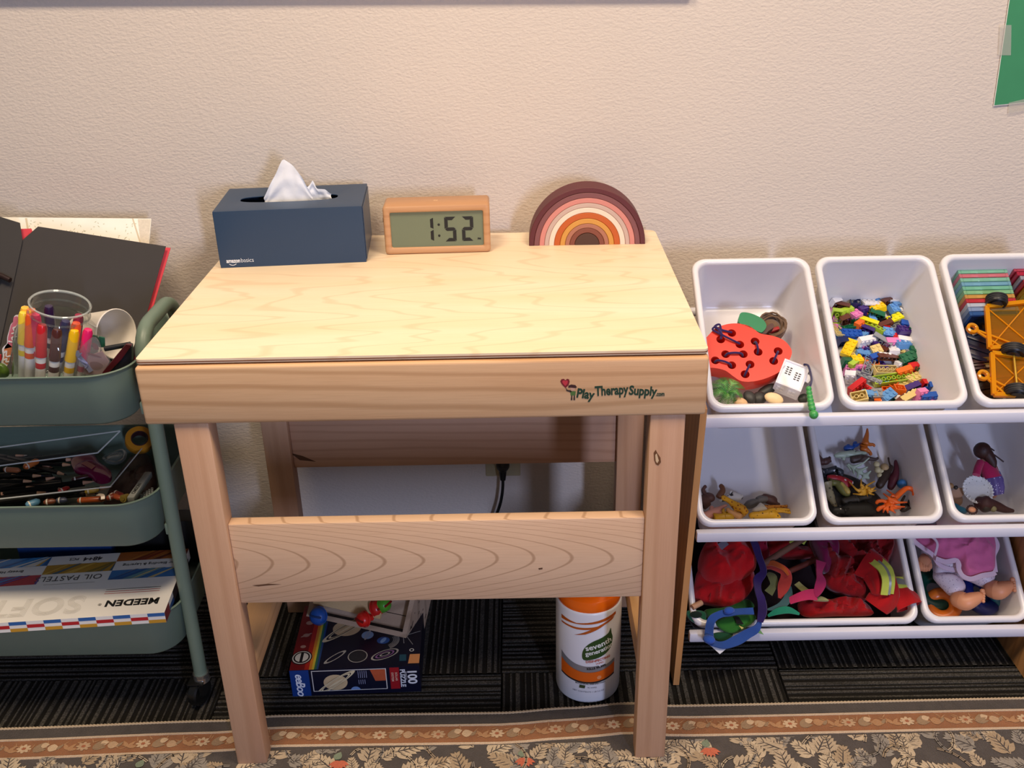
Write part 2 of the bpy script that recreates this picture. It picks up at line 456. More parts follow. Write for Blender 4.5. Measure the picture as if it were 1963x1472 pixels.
def motif(b, cx, cy, pts, mi, z=.0004):
    MZ[0] = (MZ[0] + 7) % 101; z += MZ[0] * 3e-6
    b.flat([(cx + x, cy + y, z) for x, y in pts], mi)
def petal_flower(b, cx, cy, r, n, mi, z):
    pts = []
    for i in range(n * 6):
        a = 2 * PI * i / (n * 6); q = r * (.62 + .38 * abs(cos(a * n / 2))); pts.append((q * cos(a), .8 * q * sin(a)))
    motif(b, cx, cy, pts, mi, z)
def leaf_pts(L, w, ang, lob=0, n=9):
    up = []; dn = []
    for i in range(n + 1):
        u = i / n; q = w * sin(PI * u ** .75) * (1 - .45 * lob * (i % 2))
        up.append((u * L, q)); dn.append((u * L, -q))
    P = up + dn[::-1][1:-1]; return [(x * cos(ang) - y * sin(ang), x * sin(ang) + y * cos(ang)) for x, y in P]
cols = ['#bf9c78', '#b3855c', '#9c7f60', '#cfb08c', '#a8623f']
b = B(); x = -1.2; k = 0
while x < 1.25:
    cy = rug_edge(x) - .0485; m = k % 4
    if m == 0: petal_flower(b, x, cy, .0125, 8, rr.choice([0, 3, 3]), .0004); petal_flower(b, x, cy, .004, 6, 4, .0007)
    elif m == 1:
        for a in (.5, 1.0, .15): motif(b, x - .008, cy - .006, leaf_pts(.022, .0045, a), 2)
        motif(b, x + .002, cy + .004, leaf_pts(.014, .006, .3), 3, .0006)
    elif m == 2: motif(b, x - .01, cy, leaf_pts(.02, .008, rr.uniform(-.3, .3)), rr.choice([1, 3, 0])); motif(b, x + .006, cy - .004, leaf_pts(.014, .003, .9), 2)
    else:
        for a in (.9, 2.2, .1): motif(b, x, cy - .006, leaf_pts(.017, .0035, a), 1)
    for q in range(3):
        a = rr.uniform(0, 3); motif(b, x + .0125 + rr.uniform(-.003, .003), cy + rr.uniform(-.01, .01), leaf_pts(.012, .001, a), 1, .0003)
    x += .0245; k += 1
part('floral_pattern', b, [PILE(c, .15) for c in cols], rug, smooth=0, label='woven border flowers', kind='stuff')
b = B(); cols = ['#bda88c', '#968c80', '#ae9678', '#4c4440', '#c96a4c', '#7f8a72', '#c9b496']
def acanthus(x, y, ang, L, mi):
    z = .0003 + rr.random() * .0008
    for s in (-1, 1):
        for i in range(5):
            u = .12 + .17 * i; l2 = L * .55 * (1 - .6 * u)
            px_, py_ = x + L * u * cos(ang), y + L * u * sin(ang)
            motif(b, px_, py_, leaf_pts(l2, l2 * .26, ang + s * (1.05 - .5 * u)), mi, z)
    motif(b, x, y, leaf_pts(L * 1.05, L * .17, ang), mi, z + .0001)
    motif(b, x, y, leaf_pts(L * .9, L * .025, ang), 3, z + .0003)
    for s in (-1, 1):
        for i in range(4):
            u = .15 + .18 * i; motif(b, x + L * u * cos(ang), y + L * u * sin(ang), leaf_pts(L * .3, L * .018, ang + s * .75), 3, z + .0003)
for i in range(380):
    x = rr.uniform(-1.05, 1.2); y = rug_edge(x) - rr.uniform(.078, .21)
    acanthus(x, y, rr.uniform(.2, 2.9), rr.uniform(.028, .05), rr.choice([0, 0, 1, 1, 2, 6, 6]))
for i in range(520):
    x = rr.uniform(-1.3, 1.5); acanthus(x, rug_edge(x) - rr.uniform(.2, .85), rr.uniform(.2, 2.9), rr.uniform(.05, .085), rr.choice([0, 0, 1, 1, 2, 6, 6]))
for i in range(90):
    x = rr.uniform(-1.0, 1.15); y = rug_edge(x) - rr.uniform(.085, .2); a = rr.uniform(0, PI); P = []
    for j in range(6): P.append((x, y)); x += .011 * cos(a); y += .011 * sin(a); a += rr.uniform(.1, .5) * (1 if i % 2 else -1)
    z = .0016 + i * 4e-6
    for (xa, ya), (xb, yb) in zip(P, P[1:]):
        d = V((xb - xa, yb - ya, 0)).normalized(); s = V((-d.y, d.x, 0)) * .0022; A_, B_ = V((xa, ya, z)) - d * .0008, V((xb, yb, z)) + d * .0008
        b.flat([A_ - s, B_ - s, B_ + s, A_ + s], 2 + (i % 3 == 0) * 4 - (i % 3 == 1)); s2 = s * .35; u_ = V((0, 0, 2e-4)); b.flat([A_ - s2 + u_, B_ - s2 + u_, B_ + s2 + u_, A_ + s2 + u_], 3)
for x, y in [(-.18, .0), (.12, .0), (.42, .015), (.165, -.02), (-.5, -.01)]:
    if x in (.165,): continue
    for i in range(7): motif(b, x, y, leaf_pts(.019, .004, -.5 - i * .36), 4, .0016)
    motif(b, x - .007, y + .003, leaf_pts(.018, .007, 1.2), 5, .0014)
for x in (.15, .20, .245, -.05):
    for i in range(6): motif(b, x + .006 * cos(i * 1.047), -.018 + .006 * sin(i * 1.047), leaf_pts(.009, .0035, i * 1.047), 6 if x != .2 else 2, .0015)
# keep the scrolls inside the field
bmesh.ops.bisect_plane(b.bm, geom=b.bm.verts[:] + b.bm.edges[:] + b.bm.faces[:], plane_co=(.08, rug_edge(.08) - .0735, 0), plane_no=(-.016, 1, 0), clear_outer=True)
part('leaf_pattern', b, [PILE(c, .18) for c in cols], rug, smooth=0, label='woven acanthus leaves', kind='stuff')

# ================================================================== play table
W_TOP = wood('maple_top', '#f0dcbe', '#cda67a', 'X', 'Y', 3.0, 14, 5.0, .2, 16, .6, 1.6, .3, .42, '#ebd2ac', .8)
W_FRONT = wood('maple_apron', '#d9b186', '#a97c50', 'X', 'Z', .5, 40, 34, .66, 8, .35, 1.8, .5, .5, '#cfa174', .3)
W_RAIL = wood('maple_stretcher', '#d9b594', '#97704f', 'X', 'Z', 7.0, 420, 0, .385, 17, .13, 2.6, .6, .5, '#d2ab88', .92)
W_RAIL2 = wood('maple_back_rail', '#caa184', '#a57a5c', 'X', 'Z', .5, 20, 30, .36, 12, .3, 1.5, .4, .5, '#c1977a', .3)
W_LEG = wood('maple_leg', '#c99f7d', '#a87a56', 'Z', 'X', .4, 10, 60, 0, 4, .45, 1.3, .28, .5, '#bd9070', .3)
W_SIDE = wood('maple_side', '#d6a877', '#ac7d50', 'Y', 'Z', .5, 20, 30, .17, 10, .3, 1.6, .4, .5, '#c99a68', .3)
table = thing('play_table', 'pale maple play table with thin lid standing against the cream wall', 'table', (0, .2, 0))
HT = .7156; X0, X1 = -.3802, .3698
def corner_poly(x0, x1, y0, y1, rf, rb, n=5):
    P = []
    for cx, cy, r, a0 in ((x1 - rb, y1 - rb, rb, 0), (x0 + rb, y1 - rb, rb, 90), (x0 + rf, y0 + rf, rf, 180), (x1 - rf, y0 + rf, rf, 270)):
        for i in range(n + 1): a = math.radians(a0 + 90 * i / n); P.append((cx + r * cos(a), cy + r * sin(a)))
    return P
LP = corner_poly(X0, X1, 0, .5396, .007, .014)
part('table_lid', B().prism([(x, y, HT - .0062) for x, y in LP], (0, 0, .0062)), W_TOP, table, label='thin plywood lid with rounded corners')
part('lid_edge_ply', B().prism([(x * 1.0005, y - .0003 if y < .1 else y, HT - .0048) for x, y in LP], (0, 0, .0017)), mat('#7d5236', .7), table, label='darker ply layer in lid edge')
AX0, AX1 = -.381, .3706; ZB, ZA = .6222, .7066
def apron(name, c, s, m, lab=None): return part(name, B().box(c, s, None, .0042, 3), m, table, label=lab)
ap = apron('front_apron', ((AX0 + AX1) / 2, .0035, (ZA + ZB) / 2), (AX1 - AX0, .019, ZA - ZB), W_FRONT, 'wide front board with printed logo')
apron('back_apron', ((AX0 + AX1) / 2, .527, (ZA + ZB) / 2), (AX1 - AX0, .019, ZA - ZB), W_RAIL2)
for x in (AX0 + .0095, AX1 - .0095): apron('side_apron', (x, .265, (ZA + ZB) / 2), (.019, .503, ZA - ZB), W_SIDE)
part('tray_bottom', B().box(((AX0 + AX1) / 2, .265, .632), (AX1 - AX0 - .04, .504, .006)), mat('#3c6f9c', .5), table)
# legs
for sx in (-1, 1):
    for back in (0, 1):
        xo, xi = sx * .345, sx * .297
        y0, y1 = (-.002, .031) if not back else (.39, .423)
        z0 = 0 if not back else FLOOR
        part('leg', B().box(((xo + xi) / 2, (y0 + y1) / 2, (.6218 + z0) / 2), (.048, y1 - y0, .6218 - z0), None, .003, 2), W_LEG, table)
part('stretcher', B().box((0, .0135, .3862), (.594, .02, .139), None, .0025, 2), W_RAIL, table, label='front rail with arched grain')
part('stretcher', B().box((0, .411, .3862), (.594, .02, .139), None, .0025, 2), W_RAIL2, table, label='back rail')
for sx in (-1, 1):
    part('side_rail', B().box((sx * .3215, .2105, .172), (.043, .357, .042), None, .002, 2), W_SIDE, table)
# knot and cracks
b = B()
for pts, mi in (([(1253, 868), (1257, 862), (1260, 868), (1266, 877), (1267, 886), (1262, 892), (1257, 890), (1254, 882)], 0), ([(1256, 872), (1259, 869), (1261, 876), (1263, 883), (1260, 888), (1257, 884)], 1)):
    b.flat([yp(x, y, -.0023 - .0001 * mi) for x, y in pts], mi)
part('knot', b, [mat('#6d4320', .8), mat('#d7b68c', .6)], table, smooth=0)
b = B(); b.flat([yp(x, y, .0033) for x, y in ((483, 1122), (515, 1119), (540, 1120), (515, 1122), (495, 1124))]); part('crack', b, mat('#5a3a22', .8), table, smooth=0)
b = B(); b.flat([yp(x, y, .0033) for x, y in ((1032, 1089), (1040, 1088), (1040, 1091), (1033, 1092))]); part('crack', b, mat('#5a3a22', .8), table, smooth=0)
b = B(); b.flat([yp(x, y, .4007) for x, y in ((556, 868), (580, 874), (606, 885), (575, 882))])
part('crack', b, mat('#5a3a22', .8), table, smooth=0)
# logo on the apron
YF = -.0062
def L(px, py): return yp(px, py, YF - .0001)
ORI = L(1105, 764); exL = (L(1272, 757) - L(1105, 764)).normalized(); ezL = V((0, 0, 1)); 
logo = B()
for s, px, py, sz, an, px1 in (('Play', 1104, 761, .0185, -9, 1137), ('Therapy', 1141, 758.5, .0195, 3, 1203), ('Supply', 1205, 756, .0185, -4, 1257), ('.com', 1257, 759, .009, 0, 1273)):
    R = M.Rotation(math.radians(an), 4, 'Z')
    tb = text_b(s, sz, fm(L(px, py), (1, 0, 0), (0, 0, 1), (0, -1, 0)) @ R, .00012, .0006 if s != '.com' else .0003, 'LEFT', 1, fit=(px1 - px) / 1400)
    me = bpy.data.meshes.new('x'); tb.bm.to_mesh(me); tb.bm.free(); logo.addmesh(me)
part('lettering', logo, mat('#16361f', .6), ap, label='dark green company name', smooth=0)
b = B()
hp = [(1084, 744), (1077, 737), (1074, 731), (1076, 727), (1081, 726), (1084, 729), (1087, 726), (1091, 727), (1092, 732), (1090, 738)]
b.flat([L(*q) for q in hp], 0); b.flat([L(x * .6 + 1083.5 * .4, y * .6 + 733 * .4) - V((0, .0001, 0)) for x, y in hp], 1)
b.prism([L(1084, 744), L(1085.5, 744), L(1090, 750), L(1088.5, 750)], (0, -.0001, 0), 2)
b.flat([L(1086, 747), L(1094, 748), L(1096, 751), L(1093, 752), L(1085, 749)], 2)
b.flat([L(1093, 750), L(1104, 750), L(1103, 758), L(1094, 758)], 3)
b.flat([L(1090, 739), L(1095, 737), L(1103, 738), L(1106, 742), L(1103, 744), L(1093, 743), L(1089, 743)], 4)
b.flat([L(1093, 743), L(1103, 743), L(1101, 749), L(1095, 749)], 5)
for x in (1096, 1101): b.flat([L(x - 1, 758), L(x + 1.2, 758), L(x + 1.5, 767), L(x - 2, 767)], 4 if 0 else 2)
part('emblem', b, [mat('#7a1218', .6), mat('#c2313a', .6), mat('#3a2a22', .7), mat('#4d6b2f', .6), mat('#3b1712', .7), mat('#c79a80', .6)], ap, label='child holding red heart balloon', smooth=0)

# ================================================================== on the table top
# tissue box
TB = fm((-.366, .371, HT + .0002), (cos(.073), sin(.073), 0), (-sin(.073), cos(.073), 0), (0, 0, 1)); TBL = .2385; TBD = .150; TBH = .0945
box = thing('tissue_box', 'navy blue cardboard tissue box with white tissue, left end of table', 'tissue box', mtx=TB)
CARD = mat('#253d58', .42, 0, .05, 8)
b = B(); N = 40; th = .0008
outer = []; inner = []
ocx, ocy, oa, ob_ = .112, .08, .083, .022
for i in range(N):
    a = 2 * PI * i / N; ca, sa = cos(a), sin(a); r = (abs(ca) ** 3 + abs(sa) ** 3) ** (-1 / 3)
    inner.append((ocx + oa * ca * r * .98, ocy + ob_ * sa * r))
    t_ = min((TBL - ocx) / ca if ca > 1e-6 else (ocx / -ca if ca < -1e-6 else 9), (TBD - ocy) / sa if sa > 1e-6 else (ocy / -sa if sa < -1e-6 else 9))
    outer.append((ocx + ca * t_, ocy + sa * t_))
outer_s = [(min(max(x, 0), TBL), min(max(y, 0), TBD)) for x, y in outer]
# snap four corners
for c_ in ((0, 0), (TBL, 0), (TBL, TBD), (0, TBD)):
    i = min(range(N), key=lambda q: (outer_s[q][0] - c_[0]) ** 2 + (outer_s[q][1] - c_[1]) ** 2); outer_s[i] = c_
zz = lambda x, y: TBH - .004 * min(1, 4 * min(x / TBL, 1 - x / TBL)) * 0
o_b = b.ring([(x, y, 0) for x, y in outer_s]); o_t = b.ring([(x, y, TBH) for x, y in outer_s])
mid = b.ring([((x - ocx) * .9 + ocx, (y - ocy) * .86 + ocy, TBH + .001) for x, y in outer_s])
i_t = b.ring([(x, y, TBH - .0025) for x, y in inner]); i_b = b.ring([(x, y, TBH - .0038) for x, y in inner])
m_b = b.ring([(x, y, TBH - .0050) for x, y in outer_s])
b.bridge(o_b, o_t); b.bridge(o_t, mid); b.bridge(mid, i_t); b.bridge(i_t, i_b); b.bridge(i_b, m_b); b.cap(o_b[::-1])
part('carton', b, CARD, box, local=True, smooth=25)
part('end_flap', B().box((TBL + .0008, TBD / 2, TBH * .5), (.0012, TBD * .94, TBH * .92)), mat('#273f5a', .35), box, local=True)
part('end_flap', B().box((-.0008, TBD / 2, TBH * .5), (.0012, TBD * .94, TBH * .92)), mat('#273f5a', .35), box, local=True)
b = text_b('amazon', .0098, fm((.0105, -.0002, .0085), (1, 0, 0), (0, 0, 1), (0, -1, 0)), .0001, .0002, 'LEFT', .95, fit=.0222)
part('lettering', b, mat('#f2f4f6', .5), box, local=True, smooth=0)
b = text_b('basics', .0102, fm((.0105 + .0232, -.0002, .0085), (1, 0, 0), (0, 0, 1), (0, -1, 0)), .0001, -.0001, 'LEFT', .95, fit=.0205)
part('lettering', b, mat('#dfe5ea', .5), box, local=True, smooth=0)
b = B(); pts = [V((.0145 + .0115 * u / 8, -.0003, .0062 - .0022 * sin(PI * u / 8))) for u in range(9)]
ribbon(b, pts, .0008, (0, -1, 0), .0002); part('smile_mark', b, mat('#f2f4f6', .5), box, local=True, smooth=0)
TIS = mat('#eef0f4', .8, 0, .02, 40, .25, 90, .002, .2)
def tissue(x0, x1, y, prof, lean, seed):
    b = B(); nu, nv = 28, 12; rows = []
    for i in range(nu + 1):
        u = i / nu; hmax = 0
        for (ua, ha), (ub, hb) in zip(prof, prof[1:]):
            if ua <= u <= ub: hmax = ha + (hb - ha) * (u - ua) / (ub - ua)
        col = []
        for j in range(nv + 1):
            v = j / nv; wv = .004 * sin(u * 7 + seed) * (1 - v * .8) + .003 * MN.noise(V((u * 6, v * 4, seed)))
            col.append(b.bm.verts.new((x0 + (x1 - x0) * u + .004 * MN.noise(V((u * 4, v * 3, seed + 9))) * v, y + wv + lean * v * hmax + .012 * (1 - v) * sin(u * PI) * .3, TBH - .02 + (hmax + .02) * v)))
        rows.append(col)
    for a, c_ in zip(rows, rows[1:]):
        for j in range(nv): b.bm.faces.new((a[j], c_[j], c_[j + 1], a[j + 1]))
    return b
part('tissue', tissue(.070, .150, .080, [(0, 0), (.46, .060), (.5, .061), (.88, .030), (1, .0)], .12, 1), TIS, box, local=True, smooth=60)
part('tissue', tissue(.128, .182, .088, [(0, .004), (.3, .014), (.42, .024), (.62, .009), (.8, .008), (1, 0)], .1, 4), TIS, box, local=True, smooth=60)

# clock
ck = math.radians(1.6)
CKM = fm((-.1000, .423, HT + .0002), (cos(ck), sin(ck), 0), (-sin(ck), cos(ck), 0), (0, 0, 1)); CW, CD, CH = .178, .060, .0835
clock = thing('digital_clock', 'wooden block digital clock showing 1:52 in the middle of the table', 'clock', mtx=CKM)
WCK = wood('beech_case', '#c79a70', '#a87248', 'X', 'Z', .4, 8, 60, 0, 6, .2, 3, .35, .42, '#bd8d62', .3)
b = B(); fr = .0115
ring = lambda ins, y, r: [V((CW / 2 + x, y, CH / 2 + z)) for x, z in rrect(CW - 2 * ins, CH - 2 * ins, r, 5)]
R = [ring(.003, CD, .004), ring(0, CD - .003, .006), ring(0, .003, .006), ring(.0015, .0006, .006), ring(.004, 0, .005), ring(fr - .002, 0, .003), ring(fr - .0005, .0012, .003), ring(fr, .005, .003)]
b.loft(R, True, True, False); part('case', b, WCK, clock, local=True, smooth=50)
part('screen', B().prism(ring(fr - .001, .0045, .002), (0, .002, 0)), mat('#6f7a63', .25, 0, .03), clock, local=True, label='grey green liquid crystal screen')
b = B()
def seg(x, z, w_, h_, tw, segs):
    g = .0009; s = {'a': ((x, z + h_), (x + w_, z + h_)), 'd': ((x, z), (x + w_, z)), 'g': ((x, z + h_ / 2), (x + w_, z + h_ / 2)),
         'f': ((x, z + h_ / 2), (x, z + h_)), 'e': ((x, z), (x, z + h_ / 2)), 'b': ((x + w_, z + h_ / 2), (x + w_, z + h_)), 'c': ((x + w_, z), (x + w_, z + h_ / 2))}
    for k_ in segs:
        (ax, az), (bx, bz) = s[k_]; d = V((bx - ax, 0, bz - az)).normalized(); n = V((-d.z, 0, d.x)); A = V((ax, .0042, az)) + d * g; E_ = V((bx, .0042, bz)) - d * g
        cx_, cz_ = x + w_ / 2, z + h_ / 2; t2 = tw / 2
        if k_ in 'ad' or k_ in 'fbec':
            inn = V((cx_ - (ax + bx) / 2, 0, cz_ - (az + bz) / 2))
            if k_ in 'fbec': inn.z = 0
            inn = inn.normalized() * tw
            b.prism([A, E_, E_ - d * tw + inn, A + d * tw * (1 if k_ in 'ad' else .5) + inn] if k_ in 'ad' else [A, E_, E_ - d * tw * .5 + inn, A + d * tw * .5 + inn], (0, .0003, 0))
        else:
            b.prism([A, A + d * t2 + n * t2, E_ - d * t2 + n * t2, E_, E_ - d * t2 - n * t2, A + d * t2 - n * t2], (0, .0003, 0))
seg(.0675, .0205, .0155, .0415, .0052, 'bc'); seg(.1015, .0195, .0195, .0425, .0058, 'afgcd'); seg(.1305, .0195, .0195, .0425, .0058, 'abged')
for z in (.030, .049): b.cyl((.0920, .0045, z), (.0920, .0041, z), .0021, n=12)
part('digits', b, mat('#0e1110', .4), clock, local=True, smooth=0, label='black digits reading 1:52')
part('lettering', text_b('PM', .0042, fm((.1565, .0043, .0215), (1, 0, 0), (0, 0, 1), (0, -1, 0)), .0001, .0003), mat('#0e1110', .4), clock, local=True, smooth=0)
part('top_mark', text_b('\u2248', .014, fm((.083, .028, CH + .0001), (1, 0, 0), (0, 1, 0), (0, 0, 1)), .0001), mat('#e2bd92', .5), clock, local=True, smooth=0)
part('side_button', B().box((-.0006, .012, .058), (.0016, .005, .007)), mat('#2a1c14', .5), clock, local=True)

# stacking rainbow
RBM = fm((.243, .4575, HT + .0002), (cos(-.012), sin(-.012), 0), (sin(.012), cos(.012), 0), (0, 0, 1))
rb = thing('stacking_rainbow', 'nested stacking rainbow of earthy coloured arches, right end of table', 'toy rainbow', mtx=RBM)
rs = [.1, .0911, .0821, .0732, .0656, .0566, .0464, .0375, .0298, .0209, 0]
RC = [('#5a2023', 'dark maroon arch'), ('#7c4a4a', 'mauve arch'), ('#d0867a', 'salmon pink arch'), ('#c4aa9c', 'beige arch'), ('#f0d5bf', 'cream arch'),
      ('#bf5a17', 'burnt orange arch'), ('#cf943f', 'mustard arch'), ('#a96e55', 'dusty brown arch'), ('#80442f', 'rust brown arch'), ('#4d2e1c', 'dark brown half disc')]
RD = .046
for i, (hc, lb) in enumerate(RC):
    ro, ri = rs[i] - .0002, rs[i + 1] + .0002; b = B(); n = 40; y0, y1 = .0002 * (i % 3), RD; bv = .0008
    if i == 9: P = [(ro * cos(PI * k / n), ro * sin(PI * k / n)) for k in range(n + 1)]; b.prism([(x, y0, z) for x, z in P], (0, y1 - y0, 0))
    else:
        sec = []
        for k in range(n + 1):
            a = PI * k / n; c_, s_ = cos(a), sin(a); q = [(ri + bv, y0), (ro - bv, y0), (ro, y0 + bv), (ro, y1 - bv), (ro - bv, y1), (ri + bv, y1), (ri, y1 - bv), (ri, y0 + bv)]
            sec.append([V((r * c_, y, r * s_)) for r, y in q])
        b.loft(sec)
    part('arch', b, mat(hc, .55, 0, .04, 30), rb, local=True, label=lb)

# ================================================================== on the wall
wp = thing('picture_frame', 'white bottom edge of a wide frame hanging on the wall above the table', 'picture frame', (-.3, .57, 1.12))
fx0, fx1, fz = -1.2, yp(1330, -2, .56).x, yp(600, 1, .555).z + .0065
b = B()
b.box(((fx0 + fx1) / 2, .568, fz + .0125), (fx1 - fx0, .012, .025), RY(.9), .003); part('frame_rail', b, mat('#f1eee9', .4), wp)
for x in (fx0, fx1): part('frame_stile', B().box((x + (.0125 if x < 0 else -.0125), .562, fz + .42), (.025, .022, .79), None, .003), mat('#f1eee9', .4), wp)
part('frame_rail', B().box(((fx0 + fx1) / 2, .562, fz + .80), (fx1 - fx0, .022, .025), None, .003), mat('#f1eee9', .4), wp)
part('board', B().box(((fx0 + fx1) / 2, .568, fz + .42), (fx1 - fx0 - .03, .006, .77)), mat('#f4f3ef', .3), wp)
gp = thing('green_paper', 'green paper sheet taped to the wall at the top right', 'paper', (1.02, .573, .95))
G = [yp(1906, 202, .572), yp(1990, 193, .572), yp(2010, -60, .572), yp(1940, -30, .572)]
b = B(); b.prism([G[0], G[1], G[2], G[3]], (0, .0006, 0)); part('sheet', b, mat('#3a8a5d', .75), gp)
b = B(); e = .0011
b.prism([G[0] + V((-e, .0002, -e)), G[1] + V((0, .0002, -e)), G[1] + V((0, .0002, 0)), G[0] + V((0, .0002, 0))], (0, .0006, 0)); b.prism([G[0] + V((-e, .0002, -e)), G[0] + V((0, .0002, 0)), G[3] + V((0, .0002, 0)), G[3] + V((-e, .0002, 0))], (0, .0006, 0))
part('white_margin', b, mat('#efe9df', .7), gp)
for q in ([(1917, 48), (1939, 48), (1938, 106), (1914, 106)], [(1934, 197), (1985, 185), (1985, 208), (1933, 218)]):
    part('tape', B().prism([yp(x, y, .5712) for x, y in q], (0, .0003, 0)), tint('#f2efe6', .3, .3, 1.3, .18), gp)
# outlet with plug and cord
op = thing('wall_outlet', 'cream electrical outlet on the wall seen under the table', 'outlet', (.085, .572, .225))
b = B(); b.box((.085, .5735, .2465), (.0715, .004, .114), None, .002, 2); part('cover_plate', b, mat('#b9ad8a', .4), op)
for z in (.268, .226):
    b = B(); b.lathe([(.0001, .003), (.0168, .003), (.0172, .002), (.0172, 0)], 24, (.085, .5722, z), V((1, 0, 0)), V((0, 0, 1)), V((0, -1, 0))); part('socket', b, mat('#cfc6ad', .35), op)
cord = thing('power_cord', 'black plug and cord hanging from the outlet behind the table', 'cord', (.085, .56, .23))
b = B(); b.lathe([(.0001, .030), (.0065, .030), (.009, .026), (.0135, .014), (.0140, .0), (.0001, 0)], 20, (.085, .5672, .224), V((1, 0, 0)), V((0, 0, 1)), V((0, -1, 0)))
part('plug', b, plastic('#101210', .45), cord)
b = B(); b.cyl((.085, .545, .222), (.0848, .543, .198), .0085, .0055, 14); b.tube(smooth_path([(.0848, .543, .205), (.084, .543, .18), (.080, .545, .15), (.072, .548, .12), (.05, .552, .06), (.02, .55, .005), (-.1, .54, FLOOR + .004), (-.3, .55, FLOOR + .004)]), .0032, 10)
part('cable', b, plastic('#0f1110', .5), cord)
# ================================================================== toy organizer with tilted bins
TILT = math.radians(36.5); BLEN = .288
rack = thing('toy_organizer', 'wood-sided toy organizer rack with white rails, right of the table', 'organizer rack', (.7, .36, FLOOR))
W_PAN = wood('panel_wood', '#c9945f', '#9a6a3e', 'Z', 'Y', .4, 8, 50, .3, 6, .2, 1.2, .5, .4, '#b9834f', .35)
PX = [.3955, .4105]        # left panel leans a little
def sidepanel(xb, xt, wdt):
    P0 = [(.172, FLOOR), (.545, FLOOR), (.545, .60), (.48, .60), (.30, .56), (.172, .54)]
    b = B(); f = lambda y, z, dx: V((xb + (xt - xb) * (z / .55) + dx, y, z))
    a = [f(y, z, -wdt) for y, z in P0]; c = [f(y, z, 0) for y, z in P0]
    return b.loft([a, c])
part('side_panel', sidepanel(.3955, .4105, .0105), W_PAN, rack)
part('side_panel', sidepanel(1.017, 1.052, .0105), W_PAN, rack)
WHITE = mat('#dedcdf', .28, 0, .02, 8, 0, 200, .001, .5)
ROWZ = [.525, .31, .10]
for z in ROWZ:
    part('front_rail', B().box((.7175, .1965, z - .019), (.612, .014, .019), None, .003), mat('#d8d8e4', .35, 0, .02), rack)
    part('rear_rail', B().cyl((.412 if z < .5 else .436, .505, z + .045), (1.014, .505, z + .045), .008, n=12), mat('#e4e4ec', .35, 0, .02), rack)
def make_bin(name, w_, fr, label, length=BLEN, dep=.118):
    """tapered tub with rolled rim, open side up along fr.en"""
    b = B(); cx, cy = w_ / 2, length / 2
    prof = [(0.002, .012, .024), (0, .012, .024), (0, .003, .024), (.0015, .0006, .0235), (.004, -.0004, .0225), (.0075, -.0002, .021), (.010, .002, .019), (.0112, .006, .018),
            (.022, dep - .010, .020), (.025, dep - .003, .018), (.031, dep, .016)]
    inner = [[fr.pt(cx + x, cy + y, h) for x, y in rrect(w_ - 2 * i, length - 2 * i, max(.006, r - 0), 7)] for i, h, r in prof]
    outp = [(.029, dep + .0022, .016), (.0225, dep - .001, .018), (.0195, dep - .010, .020), (.0088, .012, .019)]
    outer = [[fr.pt(cx + x, cy + y, h) for x, y in rrect(w_ - 2 * i, length - 2 * i, r, 7)] for i, h, r in outp]
    rings = outer + inner
    vs = [b.ring(r) for r in rings]
    for a, c_ in zip(vs, vs[1:]): b.bridge(a, c_)
    b.cap(vs[0][::-1]); b.cap(vs[-1])
    return solo(name, b, WHITE, label, 'bin', fr.pt(cx, cy, dep), 'tilted white toy bins', 50)
fr_ex, fr_ey, fr_en = (1, 0, 0), (0, cos(TILT), sin(TILT)), (0, -sin(TILT), cos(TILT))
def bframe(x, z): return Frame((x, .2, z), fr_ex, fr_ey, fr_en)
BX = [.4185, .6285, .8395]; BW = .2
FB = {}
NAMES = {(0, 0): 'white plastic bin in the top row holding the red strawberry toy', (0, 1): 'white plastic bin in the top row filled with loose toy bricks', (0, 2): 'white plastic bin in the top row with see-through tiles and yellow vehicles',
         (1, 0): 'white plastic bin in the middle row holding a few yellow giraffes', (1, 1): 'white plastic bin in the middle row crowded with toy creatures and orange scorpion', (1, 2): 'white plastic bin in the middle row with a small brown-haired doll'}
for r in (0, 1):
    for c_ in range(3):
        FB[r, c_] = bframe(BX[c_] - (.003 if r else 0), ROWZ[r]); make_bin('toy_bin', BW if (r, c_) != (1, 2) else .187, FB[r, c_], NAMES[r, c_])
FB[2, 0] = bframe(.4165, ROWZ[2]); make_bin('toy_bin', .400, FB[2, 0], 'extra wide white plastic bin in the bottom row with red costume cloth')
FB[2, 1] = bframe(.8255, ROWZ[2]); make_bin('toy_bin', .184, FB[2, 1], 'white plastic bin in the bottom row with baby doll under pink blanket')

# ---------------------------------------------------------------- top row, first bin
F = FB[0, 0]; k1 = cr(1300, 470, 4.206)
def P1(x, y, h): return F.px(k1(x, y), h)
# strawberry lacing block
out = [(215, 760), (245, 725), (300, 670), (380, 640), (450, 630), (520, 636), (590, 660), (660, 710), (760, 730), (850, 765), (905, 825), (915, 880), (870, 970), (800, 1030), (700, 1075), (600, 1098), (510, 1095), (450, 1060), (380, 1010), (300, 990), (235, 985), (190, 960), (175, 880), (190, 810)]
holes = [(432, 708), (343, 760), (497, 800), (620, 775), (645, 860), (807, 853), (770, 933), (383, 878), (525, 878), (300, 928), (432, 967), (580, 960), (540, 1040)]
hs = .050; lo = lambda q, h=hs: F.loc(P1(q[0], q[1], h))[:2]
loop = [(p.x, p.y) for p in smooth_path([(*lo(q), 0) for q in out], 4, True)]
hl = [[(c_[0] + .0074 * cos(a), c_[1] + .0074 * sin(a)) for a in [2 * PI * i / 18 for i in range(18)]] for c_ in [lo(q) for q in holes]]
st = thing('strawberry_toy', 'red wooden strawberry threading toy with round holes and purple lace', 'toy', F.pt(.08, .1, .09))
part('body', curve_b([loop] + hl, .0145, F.mtx(0, 0, hs + .0145)), mat('#e0301c', .4, 0, .04, 20), st)
b = B()
